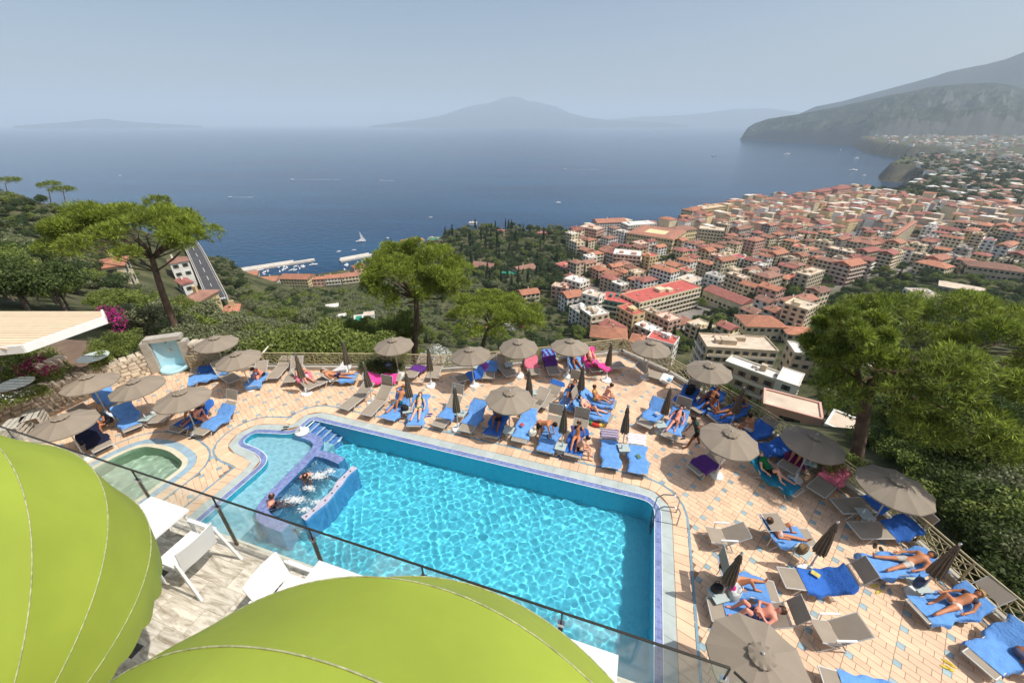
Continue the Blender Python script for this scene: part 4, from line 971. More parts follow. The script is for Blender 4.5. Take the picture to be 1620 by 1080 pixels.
def towel(root, beta, c_, x0, x1, label, drop=.12, w=.36, foot=True, seed=0, group='towels on the sun loungers', cat='towel', lift=0.0):
    b = R(beta); g = random.Random(seed * 7 + int(x0 * 100)); nx = max(8, int((x1 - x0) / .07)); ys = [-w - drop * .25, -w - drop * .15, -w - .01] + [-w + 2 * w * k / 8 for k in range(9)] + [w + .01, w + drop * .15, w + drop * .25]
    zd = [-drop, -drop * .5, -.02] + [0] * 9 + [-.02, -drop * .5, -drop]; ph = g.uniform(0, 6); V = []
    for i in range(nx + 1):
        x = x0 + (x1 - x0) * i / nx
        if x < 0.0: px, pz, nxn = Vector((-.025, 0, 0)), SZ + x, (-1, 0)
        for k, y in enumerate(ys):
            sk = .03 * math.sin(i * .5 + ph) * (x1 - x0) + .02 * math.sin(i * 1.1 + ph * 2)
            wr = .007 + .008 * math.sin(i * (1.5 + .4 * math.sin(ph)) + k * 1.3 + ph) * math.sin(k * .9 + ph * 5) + .006 * math.sin(i * .8 - k * 2.1 + ph * 3)
            ed = zd[k] * (1 + .35 * math.sin(i * .9 + ph + (k > 7) * 2)) if zd[k] < -.03 else zd[k]
            if x < 0: q = (-.03 - .02 * math.sin(k + ph), y + sk, SZ + .012 + x + wr)
            elif x <= HX: q = (x, y + sk, SZ + .016 + wr + ed + lift)
            else:
                t = x - HX; q = (HX + t * math.cos(b) - .016 * math.sin(b) + wr * -math.sin(b), y + sk, SZ + .016 + t * math.sin(b) + wr + ed * .8 + lift)
            V.append(q)
    m_ = len(ys); F = [(i * m_ + k, (i + 1) * m_ + k, (i + 1) * m_ + k + 1, i * m_ + k + 1) for i in range(nx) for k in range(m_ - 1)]
    o = MB().add(V, F).build('towel', c_ if not isinstance(c_, str) else tmat(c_), None, True)
    o.location = root.location; o.rotation_euler = root.rotation_euler; tag(o, label, cat, group); return o
m_str1 = stripe_mat('grey_lilac_stripes', (S(120, 118, 140), S(206, 196, 206), S(150, 120, 150)), 9); m_str2 = stripe_mat('white_rose_stripes', (S(236, 232, 232), S(206, 160, 176), S(236, 232, 232)), 8)
B_, F0 = 'blue', None
LG = [  # foot px, head px, back angle, shade angle, towels[(colour,x0,x1)], label place
 ('a1', (543, 646), (566, 618), 25, None, [], 'bare taupe sun lounger at the left end of the far pool edge'),
 ('a2', (578, 656), (598, 624), 30, 80, [], 'bare taupe sun lounger with raised shade, second along the far pool edge'),
 ('a3', (612, 662), (634, 622), 40, None, [(B_, -.05, 1.9)], 'sun lounger under the man in turquoise shorts by the pool'),
 ('a4', (654, 674), (665, 628), 30, None, [(B_, 0.05, 1.94)], 'sun lounger under the woman in a green bikini'),
 ('a5', (692, 674), (715, 634), 35, 70, [(B_, .55, 1.3)], 'sun lounger with raised shade, half covered in blue, by a folded parasol'),
 ('a6', (735, 682), (757, 634), 40, None, [(B_, .45, 1.9)], 'sun lounger with dark raised back, left of the lone middle parasol'),
 ('a7', (776, 691), (793, 643), 35, None, [('blue_shade', .1, 1.95)], 'sun lounger in the shade of the lone middle parasol'),
 ('a8', (820, 698), (837, 648), 30, None, [(B_, .2, 1.95)], 'fully blue covered sun lounger holding a white bag'),
 ('a9', (861, 714), (878, 658), 35, 75, [(B_, 0, 1.5)], 'sun lounger with raised shade beside the bending man'),
 ('a10', (905, 721), (917, 672), 40, 80, [('blue_shade', 0.1, 1.6)], 'sun lounger with raised shade under two seated people'),
 ('a11', (967, 739), (965, 690), 18, None, [(B_, -.02, 1.45)], 'long blue covered sun lounger with a grey striped pillow'),
 ('a12', (1011, 748), (1008, 698), 18, None, [(B_, -.02, 1.45)], 'long blue covered sun lounger with a white striped pillow'),
 ('b1', (854, 642), (868, 618), 30, None, [('blue_shade', 1.7, 1.95)], 'bare taupe sun lounger with a small blue headrest behind the lone parasol'),
 ('b2', (834, 654), (850, 628), 20, None, [], 'bare taupe sun lounger half under the lone middle parasol'),
 ('b3', (893, 648), (907, 611), 40, 75, [(B_, .0, 1.5)], 'sun lounger with a yellow edged shade on the middle row'),
 ('b4', (975, 640), (932, 616), 45, 100, [(B_, .1, 1.95)], 'sun lounger under the two seated women on the middle row'),
 ('b5', (969, 662), (924, 634), 40, 75, [(B_, .15, 1.95)], 'sun lounger under the pale man in red shorts'),
 ('c1', (1018, 673), (1041, 637), 35, None, [(B_, .45, 1.95)], 'sun lounger draped in blue left of a folded parasol'),
 ('c2', (1057, 692), (1075, 653), 35, 85, [(B_, .35, 1.9)], 'sun lounger with raised shade under the sunbather in dark swimwear'),
 ('c3', (1074, 640), (1092, 612), 40, None, [('blue_shade', .1, 1.6)], 'sun lounger heaped with black clothes by the right railing'),
 ('c4', (1098, 648), (1128, 622), 35, None, [('blue_shade', .2, 1.95)], 'blue sun lounger by the right railing under two people'),
 ('c5', (1126, 662), (1162, 640), 40, None, [('blue_shade', .1, 1.95)], 'blue sun lounger by the right railing with a reclining person'),
 ('c6', (1172, 692), (1196, 672), 35, None, [('blue_shade', .2, 1.6)], 'sun lounger behind the big right parasol'),
 ('c7', (1197, 714), (1240, 695), 30, None, [('blue_shade', .1, 1.9)], 'crumpled blue covered sun lounger right of the big right parasol'),
 ('c8', (1243, 742), (1268, 708), 45, None, [('plum', .5, 1.9)], 'sun lounger with a plum towel in the shade of the pine'),
 ('c9', (1265, 780), (1194, 716), 40, None, [('teal', .1, 1.95)], 'teal covered sun lounger under the man in a green shirt'),
 ('c10', (1290, 778), (1318, 748), 25, None, [('rose', .9, 1.9)], 'sun lounger with a rose patterned towel by the right railing'),
 ('c11', (1096, 743), (1127, 716), 35, None, [('purple', .2, 1.1)], 'sun lounger with a purple towel below the big right parasol'),
 ('d1', (1323, 800), (1388, 784), 35, None, [('blue_shade', 1.2, 1.95)], 'taupe sun lounger with its back in blue, upper of the two at the right railing'),
 ('d2', (1351, 838), (1423, 826), 30, 70, [('blue_shade', 1.1, 1.95)], 'taupe sun lounger with its back in blue, lower of the two at the right railing'),
 ('d3', (1286, 850), (1208, 826), 50, 170, [(B_, .3, 1.9)], 'sun lounger with its shade folded over a sunbather at lower right'),
 ('d5', (1229, 936), (1138, 896), 55, 95, [(B_, .25, 1.95)], 'sun lounger under the sunbather nearest the pool ladder'),
 ('d6', (1236, 912), (1340, 908), 40, 60, [('blue_shade', .55, 1.9)], 'sun lounger with a rumpled blue towel and dark shade at lower right'),
 ('d7', (1122, 962), (1216, 966), 30, 60, [(B_, .4, 1.5)], 'sun lounger half hidden by the nearest parasol'),
 ('d9', (1376, 894), (1472, 882), 22, None, [(B_, -.3, 1.95)], 'blue covered sun lounger under the man in striped shorts'),
 ('d10', (1450, 966), (1552, 942), 25, 40, [(B_, .1, 1.95)], 'blue covered sun lounger under the tanned woman at far lower right'),
 ('d11', (1548, 1052), (1634, 990), 35, None, [(B_, .25, 1.95)], 'blue covered sun lounger under the bent man at the right edge'),
 ('d12', (1302, 1076), (1400, 1092), 25, None, [(B_, .4, 1.6)], 'sun lounger cut off by the bottom edge, right of the nearest parasol'),
 ('e1', (164, 708), (124, 668), 35, None, [('navy', .35, 1.95)], 'sun lounger with a black towel under the nearest left parasol'),
 ('e2', (210, 678), (192, 640), 35, None, [(B_, .2, 1.95)], 'blue covered sun lounger between the left parasols'),
 ('e3', (196, 640), (158, 616), 35, None, [(B_, .5, 1.95)], 'blue covered sun lounger by the rubble wall'),
 ('e4', (165, 666), (138, 650), 25, None, [(B_, .2, 1.2)], 'sun lounger partly hidden behind the nearest left parasol'),
 ('e5', (246, 668), (258, 640), 30, None, [], 'bare taupe sun lounger left of the hot tub lawn side'),
 ('e6', (274, 682), (312, 640), 40, None, [('blue_shade', .3, 1.95)], 'sun lounger under two people in parasol shade at left'),
 ('e7', (312, 686), (356, 642), 30, 70, [(B_, .35, 1.8)], 'blue covered sun lounger with raised shade left of the shallow pool'),
 ('f1', (298, 602), (350, 582), 20, None, [(B_, .0, 1.9)], 'blue covered sun lounger by the stone pier'),
 ('f2', (302, 588), (348, 573), 15, None, [('blue_shade', .3, 1.9)], 'blue covered sun lounger at the back left railing'),
 ('f3', (372, 602), (360, 582), 60, None, [], 'sun lounger with an upright dark back at the back left'),
 ('f4', (398, 610), (404, 586), 30, None, [(B_, -.2, 1.2)], 'blue draped sun lounger at the back beside the man with bare back'),
 ('f5', (430, 598), (440, 578), 20, None, [], 'bare taupe sun lounger by the back steps'),
 ('f6', (456, 604), (456, 584), 45, None, [], 'bare taupe sun lounger before the stair handrail'),
 ('f7', (497, 612), (478, 588), 30, None, [('rose', .9, 1.5)], 'sun lounger with a rose towel on the back row'),
 ('f8', (500, 606), (522, 588), 20, None, [('white', .5, 1.9)], 'sun lounger covered with a white towel on the back row'),
 ('f9', (566, 596), (528, 586), 35, None, [(B_, .1, .9)], 'sun lounger with a person lying in navy shorts on the back row'),
 ('f10', (634, 596), (588, 592), 20, None, [('pink', .2, 1.8)], 'sun lounger covered with a bright pink towel on the back row'),
 ('f11', (646, 596), (656, 576), 30, None, [('purple', .6, 1.2)], 'sun lounger with a purple cloth right of the bright pink one'),
 ('f12', (683, 597), (690, 576), 15, None, [], 'bare taupe sun lounger on the back row under the pine'),
 ('f13', (722, 600), (742, 580), 50, None, [('blue_shade', .6, 1.6)], 'sun lounger with blue and purple towels by a white parasol base'),
 ('f14', (772, 598), (773, 575), 55, None, [(B_, .6, 1.5)], 'sun lounger with an upright tan back and blue towel'),
 ('f15', (809, 594), (803, 573), 50, None, [], 'bare grey sun lounger right of the upright tan one'),
 ('f16', (846, 592), (842, 571), 25, None, [('rose', .6, 1.9)], 'sun lounger with a pale pink towel on the back row'),
 ('f17', (878, 592), (873, 565), 45, None, [('purple', .8, 1.95)], 'sun lounger with a purple and blue towel on the back row'),
 ('f18', (918, 590), (910, 562), 40, None, [(B_, .4, 1.95)], 'blue covered sun lounger with a sunbather on the back row'),
 ('f19', (945, 587), (936, 560), 40, None, [('pink', .4, 1.95)], 'pink covered sun lounger with a sunbather on the back row'),
 ('f20', (985, 575), (958, 568), 40, None, [('pink', .9, 1.95)], 'sun lounger with a hanging pink towel at the far corner'),
 ('f21', (1062, 600), (1022, 578), 30, None, [('white', -.1, .5)], 'sun lounger by the far right railing with papers on it'),
]
LGO = {}
for (id_, fp, hp, beta, flap, tw, lab) in LG:
    o = lounger_proto(beta, flap); hz = SZ + BL * math.sin(R(beta)); f = at(*fp, SZ); h = at(*hp, hz); rz = math.atan2(h.y - f.y, h.x - f.x)
    o.location = (f.x, f.y, 0); o.rotation_euler = (0, 0, rz); tag(o, lab, 'sun lounger', 'taupe sun loungers on the deck'); LGO[id_] = (o, beta)
    for i, (c_, x0, x1) in enumerate(tw):
        cn = {'blue': 'light blue', 'blue_shade': 'blue', 'navy': 'black', 'rose': 'rose pink'}.get(c_, c_)
        towel(o, beta, c_, x0, x1, (cn + ' towel on the ' + lab.replace('covered ', '').replace('taupe ', '').replace('light blue ', '').replace('sun lounger', 'lounger')).split(' and ')[0].split(' holding ')[0], seed=len(LGO) + i)
# striped pillows, extra towels, hanging cloths
for id_, m_, lab in (('a11', m_str1, 'grey and lilac striped towel over the lounger pillow by the pool'), ('a12', m_str2, 'white and rose striped towel over the lounger pillow by the pool')):
    o, be = LGO[id_]; towel(o, be, m_, 1.5, 1.98, lab, seed=9)
towel(*LGO['f13'], 'purple', 1.6, 2.0, 'purple towel over the lounger back by a white parasol base', seed=4)
towel(*LGO['f17'], 'blue', 1.6, 2.0, 'blue towel over a lounger back above purple, back row', seed=5)
towel(*LGO['c8'], 'teal', 1.1, 1.5, 'green towel folded on the plum covered lounger', seed=6, lift=.02)
# ---- relax chairs: deep sling, armrests, crossed legs
def relax_chair(fp, hp, label):
    f = at(*fp, .42); h = at(*hp, .7); rz = math.atan2(h.y - f.y, h.x - f.x); e = emp('sling_chair', (f.x, f.y, 0), rz, label, 'chair', 'sling chairs on the lower right deck')
    MB().beam((0, 0, .46), (.52, 0, .36), .54, .012).build('seat', m_sling, e); MB().beam((.53, 0, .37), (1.12, 0, .78), .54, .012).build('backrest', m_sling, e)
    for s_ in (-1, 1):
        y = s_ * .285; MB().tube([(-.02, y, .465), (.52, y, .355), (1.14, y, .79)], .016, 6).build('side_rail', m_lframe, e)
        MB().tube([(.05, y, .44), (.78, y, 0)], .016, 6).build('leg', m_lframe, e); MB().tube([(.72, y, .5), (.02, y, 0)], .016, 6).build('leg', m_lframe, e)
        MB().box((.5, y * 1.12, .64), (.52, .05, .025), 0).build('armrest', mat('white_armrest', (.78, .78, .77), .4, .02), e); MB().tube([(.3, y * 1.1, .63), (.3, y, .4)], .013, 6).build('arm_post', m_lframe, e)
    for x in (.02, .78): MB().tube([(x, -.285, .02), (x, .285, .02)], .013, 6).build('stretcher', m_lframe, e)
    MB().tube([(1.14, -.285, .79), (1.14, .285, .79)], .014, 6).build('end_rail', m_lframe, e)
relax_chair((1120, 846), (1178, 840), 'empty taupe sling chair near the pool ladder'); relax_chair((1290, 998), (1364, 990), 'empty taupe sling chair on the open lower right deck')
# ---- low side tables
m_stt = mat('grey_green_table_top', S(176, 188, 184), .5, .06, 4)
def side_table(u, v, label, rz=0, round_=False):
    p = at(u, v, .44); e = emp('side_table', (p.x, p.y, 0), rz, label, 'side table', 'low side tables on the deck')
    if round_: MB().lathe((0, 0, .44), [(.001, .012), (.25, .012), (.25, -.01), (.001, -.01)], 18).build('table_top', m_stt, e)
    else: MB().box((0, 0, .44), (.44, .44, .025)).build('table_top', m_stt, e)
    for s_ in (-1, 1):
        MB().tube([(-.18, s_ * .19, .43), (.18, s_ * .19, 0)], .012, 5).build('leg', m_lframe, e); MB().tube([(.18, s_ * .16, .43), (-.18, s_ * .16, 0)], .012, 5).build('leg', m_lframe, e)
    return e
for i, (u, v, lab) in enumerate([(757, 580, 'low table between the blue and tan loungers on the back row'), (730, 653, 'low table beside a folded parasol by the pool edge'), (805, 680, 'low table at the foot of the lone middle parasol'), (887, 706, 'low table between the bending man and the seated pair'),
        (987, 708, 'low table between the two striped pillow loungers'), (1045, 671, 'low table with a blue cloth right of centre'), (1127, 645, 'low table with papers between the two right railing loungers'), (1281, 731, 'low table in pine shade with bags'), (1369, 812, 'low table between the two right railing loungers with blue backs'),
        (843, 620, 'low table behind the lone middle parasol'), (231, 661, 'low table with a bottle under the left parasols'), (1270, 872, 'low table with a brown bag at lower right'), (1136, 940, 'low table crowded with bags near the ladder sunbather'), (1455, 925, 'low white table with a dark bag by the man in striped shorts'), (805, 577, 'low table behind the back row white parasol base'), (645, 648, 'low table with a black bag by the pool')]):
    side_table(u, v, lab, rnd.uniform(-.6, .6))
# ---- bags, flip-flops, float
def bag(u, v, z, c_, label, sc_=1.0, rz=0):
    p = at(u, v, z + .12); e = emp('beach_bag', (p.x, p.y, z), rz, label, 'bag'); m_ = mat('bag_%d_%d_%d' % tuple(int(x * 255) for x in c_), c_, .8, .25, 14)
    V = []; n = 14
    for zf, r in ((0, .9), (.12, 1.0), (.24, .9), (.30, .7), (.27, .5)):
        for k in range(n):
            a = 2 * math.pi * k / n; V.append((.22 * r * sc_ * math.cos(a) * (1 + .1 * math.sin(3 * a)), .14 * r * sc_ * math.sin(a) * (1 + .1 * math.cos(2 * a + zf * 9)), zf * sc_))
    F = [(i * n + k, i * n + (k + 1) % n, (i + 1) * n + (k + 1) % n, (i + 1) * n + k) for i in range(4) for k in range(n)] + [tuple(range(4 * n, 5 * n))]
    MB().add(V, F).build('bag_body', m_, e, True)
    for s_ in (-1, 1): MB().tube([(-.09 * sc_, s_ * .08 * sc_, .27 * sc_), (-.05 * sc_, s_ * .11 * sc_, .40 * sc_), (.05 * sc_, s_ * .11 * sc_, .40 * sc_), (.09 * sc_, s_ * .08 * sc_, .27 * sc_)], .009, 5).build('handle', m_, e)
bag(640, 645, .45, (.02, .02, .02), 'black bag on the low table by the pool', .85); bag(843, 684, .37, (.75, .72, .6), 'white and yellow bag on a blue lounger by the pool', .9, .6); bag(1270, 868, .45, (.20, .13, .06), 'brown bag on a low table at lower right', .9, .4)
bag(1135, 930, .45, (.03, .03, .03), 'black bag among the heap near the ladder sunbather', .8); bag(1162, 938, .3, (.55, .60, .58), 'pale patterned bag beside the ladder sunbather', 1.2, 1.0); bag(1160, 928, .6, (.85, .04, .35), 'bright pink purse on top of the bags', .45)
bag(1455, 920, .46, (.06, .08, .14), 'dark striped bag on the white table', .8, .5); bag(897, 587, 0, (.6, .6, .58), 'white and black bag by a back row parasol base', .8); bag(615, 580, .3, (.22, .22, .45), 'dark blue bag on the back row before the hedge', .9); bag(241, 652, .45, (.6, .65, .62), 'pale bottle bag on the low table at left', .5)
bag(1092, 618, .38, (.012, .012, .014), 'tall heap of black clothes on a lounger by the right railing', 1.35, .6)
def flipflops(u, v, c_, label, rz):
    p = at(u, v); e = emp('flip_flops', (p.x, p.y, 0), rz, label, 'flip-flops'); m_ = mat('rubber_%d' % int(c_[0] * 999 + c_[1] * 99), c_, .7, .1, 9)
    for k, (y, a) in enumerate(((-.07, .1), (.09, -.25))):
        pts = [(math.cos(t) * .14 + .0, math.sin(t) * (.05 if math.cos(t) > 0 else .04)) for t in np.linspace(0, 2 * math.pi, 13)[:-1]]
        ca, sa = math.cos(a), math.sin(a); s_ = MB().prism([(x * ca - yy * sa + k * .06, x * sa + yy * ca + y) for x, yy in pts], .001, .02).build('sole', m_, e)
        MB().tube([(.07 * ca + k * .06, .07 * sa + y, .02), (.02, y + .03, .05), (-.03, y + .045, .02)], .006, 4).build('strap', m_, s_); MB().tube([(.07 * ca + k * .06, .07 * sa + y, .02), (.02, y - .03, .05), (-.03, y - .045, .02)], .006, 4).build('strap', m_, s_)
flipflops(1390, 868, (.03, .03, .03), 'black flip-flops on a tile at right', 1.0); flipflops(1386, 932, (.55, .42, .08), 'yellow flip-flops below the man in striped shorts', .3); flipflops(1403, 934, (.25, .27, .3), 'grey flip-flops in the lounger shade at lower right', .9); flipflops(1497, 1052, (.6, .45, .05), 'yellow sandals left of the bent man', -.6)
flipflops(450, 678, (.03, .03, .08), 'dark flip-flops on the shallow pool rim', .4); flipflops(304, 692, (.02, .02, .02), 'black flip-flops by the left blue lounger', .2); flipflops(790, 697, (.1, .1, .1), 'black and white flip-flops at the far pool edge', .8); flipflops(1079, 692, (.05, .05, .05), 'dark flip-flops by the shaded lounger right of centre', .2)
flipflops(886, 724, (.25, .2, .3), 'flip-flops in front of the seated pair by the pool', .5); flipflops(678, 657, (.03, .06, .3), 'dark blue flip-flops right of the woman in green', .1)
p = at(945, 662, .2); e = emp('swim_ring', (p.x, p.y, .02), .3, 'rainbow striped swim ring under the lounger of the man in red shorts', 'swim ring')
mbr = MB(); nr_ = 28
V = [((.34 + .085 * math.cos(t)) * math.cos(a), (.34 + .085 * math.cos(t)) * math.sin(a), .085 + .085 * math.sin(t)) for a in np.linspace(0, 2 * math.pi, nr_, endpoint=False) for t in np.linspace(0, 2 * math.pi, 10, endpoint=False)]
for i in range(nr_):
    for k in range(10):
        mbr.f.append((i * 10 + k, ((i + 1) % nr_) * 10 + k, ((i + 1) % nr_) * 10 + (k + 1) % 10, i * 10 + (k + 1) % 10)); mbr.m.append((i // 4) % 4)
mbr.v = V; mbr.build('ring_tube', [mat('ring_red', (.6, .04, .04), .4, 0), mat('ring_yellow', (.7, .5, .05), .4, 0), mat('ring_orange', (.7, .2, .03), .4, 0), mat('ring_green', (.1, .35, .08), .4, 0)], e, True)
# white lifebuoy-like ring at the shallow rim
p = at(478, 683); e = emp('white_float', (p.x, p.y, .0), 0, 'round white parasol foot standing on the pool rim by the steps', 'parasol base'); MB().lathe((0, 0, 0), [(.001, .3), (.04, .3), (.05, .1), (.28, .07), (.3, .04), (.3, .006)], 18).build('foot_plate', m_wbase, e, True)

# ---- bottles and books
def bottle(u, v, z, c_, label):
    p = at(u, v, z + .1); e = emp('bottle', (p.x, p.y, z), 0, label, 'bottle'); MB().lathe((0, 0, 0), [(.001, 0), (.032, 0), (.034, .14), (.014, .19), (.014, .22), (.001, .22)], 10).build('bottle_body', mat('bottle_%d' % int(c_[0] * 99 + c_[1] * 9), c_, .15, 0), e, True); MB().lathe((0, 0, .22), [(.016, 0), (.016, .022), (.001, .022)], 8).build('cap', m_wbase, e)
def book(u, v, z, c_, rz, label):
    p = at(u, v, z); e = emp('book', (p.x, p.y, z), rz, label, 'book'); MB().box((0, 0, .012), (.14, .21, .018)).build('pages', m_wbase, e); MB().box((0, 0, .0235), (.15, .22, .004)).build('cover', mat('book_%d' % int(c_[0] * 99 + c_[2] * 9), c_, .5, .2, 12), e)
for u, v, lab in ((733, 651, 'clear bottle on the low table by a folded parasol'), (890, 703, 'clear bottle on the low table beside the seated pair'), (984, 706, 'clear bottle between the striped pillow loungers'), (229, 659, 'clear bottle on the low table under the left parasols'), (1366, 810, 'clear bottle between the two blue backed loungers'), (1283, 729, 'clear bottle on the shaded low table'), (759, 578, 'clear bottle on a back row low table')): bottle(u, v, .455, (.55, .65, .7), lab)
for u, v, z, c_, rz, lab in ((826, 672, .46, (.5, .08, .06), .4, 'red book on a blue lounger by the pool'), (1010, 722, .4, (.1, .2, .1), .2, 'green book on the blue lounger with white striped pillow'), (1290, 908, .42, (.6, .5, .1), .7, 'yellow book on the rumpled blue lounger'), (868, 690, .4, (.05, .06, .08), .3, 'dark book on the lounger beside the bending man'), (1040, 654, .5, (.5, .45, .4), .5, 'pale book on the blue lounger left of a folded parasol'), (1130, 644, .46, (.75, .72, .7), .2, 'white papers on the low table by the right railing'), (1060, 600, .45, (.1, .4, .6), .3, 'blue magazine on the lounger by the far right railing')): book(u, v, z, c_, rz, lab)
# ================================================================ people
SK = {'light': S(226, 172, 142), 'pink': S(232, 156, 132), 'tan': S(196, 130, 92), 'brown': S(150, 92, 60)}
HAIR = {'black': S(24, 20, 18), 'brown': S(62, 42, 28), 'grey': S(120, 112, 104), 'blond': S(168, 132, 78)}
def capsule(mb, a, b, ra, rb, n=10):
    a = Vector(a); b = Vector(b); d = (b - a); d = d.normalized() if d.length > 1e-6 else Vector((0, 0, 1))
    mb.tube([a - d * ra * .96, a - d * ra * .75, a - d * ra * .38, a, b, b + d * rb * .38, b + d * rb * .75, b + d * rb * .96], [ra * .26, ra * .66, ra * .92, ra, rb, rb * .92, rb * .66, rb * .26], n)
PEOPLE = []
def person(J, mtx, label, skin='tan', hair='brown', top=None, bottom=('shorts', (.1, .1, .3)), sc_=1.0, long_hair=False, hat=None):
    """J: joint dict in a local frame; mtx: local frame -> world"""
    V = {k: Vector(v) for k, v in J.items()}; w = sc_; seg = []
    def sg(a, b, ra, rb, t): seg.append((V[a] if isinstance(a, str) else a, V[b] if isinstance(b, str) else b, ra * w, rb * w, t))
    up = V['up']; fc = V['face']; h = V['head']
    sg('pelvis', 'waist', .125, .108, 'belly'); sg('waist', 'chest', .108, .13, 'belly'); sg('chest', 'neck', .125, .062, 'chest')
    cl = V['chest'].lerp(V['shL'], .62); cr = V['chest'].lerp(V['shR'], .62); sg(cl, cr, .098, .098, 'bust'); sg('shL', 'shR', .062, .062, 'chest'); sg('hiL', 'hiR', .105, .105, 'hip'); sg('neck', h - up * .04, .05, .052, 'neck')
    sg(h - up * .02, h + up * .045, .085, .09, 'head'); sg(h - up * .055 + fc * .03, h - up * .05 + fc * .045, .055, .045, 'head')
    for s_ in 'LR':
        sg('sh' + s_, 'el' + s_, .052, .04, 'arm'); sg('el' + s_, 'wr' + s_, .041, .028, 'arm'); hd = (V['wr' + s_] - V['el' + s_]).normalized(); sg('wr' + s_, V['wr' + s_] + hd * .06, .03, .034, 'arm')
        km = V['hi' + s_].lerp(V['kn' + s_], .5); sg('hi' + s_, km, .092, .076, 'thigh'); sg(km, 'kn' + s_, .076, .056, 'leg'); cm = V['kn' + s_].lerp(V['an' + s_], .35); sg('kn' + s_, cm, .055, .058, 'leg'); sg(cm, 'an' + s_, .058, .036, 'leg'); sg('an' + s_, 'to' + s_, .04, .03, 'leg')
    mb = MB()
    for a, b, ra, rb, t in seg: capsule(mb, a, b, ra, rb)
    o = mb.build('person', [mat('skin_' + skin, SK[skin], .55, .06, 6)]); rm = o.modifiers.new('r', 'REMESH'); rm.mode = 'VOXEL'; rm.voxel_size = .022; sm = o.modifiers.new('s', 'SMOOTH'); sm.factor = .5; sm.iterations = 3
    PEOPLE.append((o, V, seg, mtx, label, skin, hair, top, bottom, long_hair, hat, w))
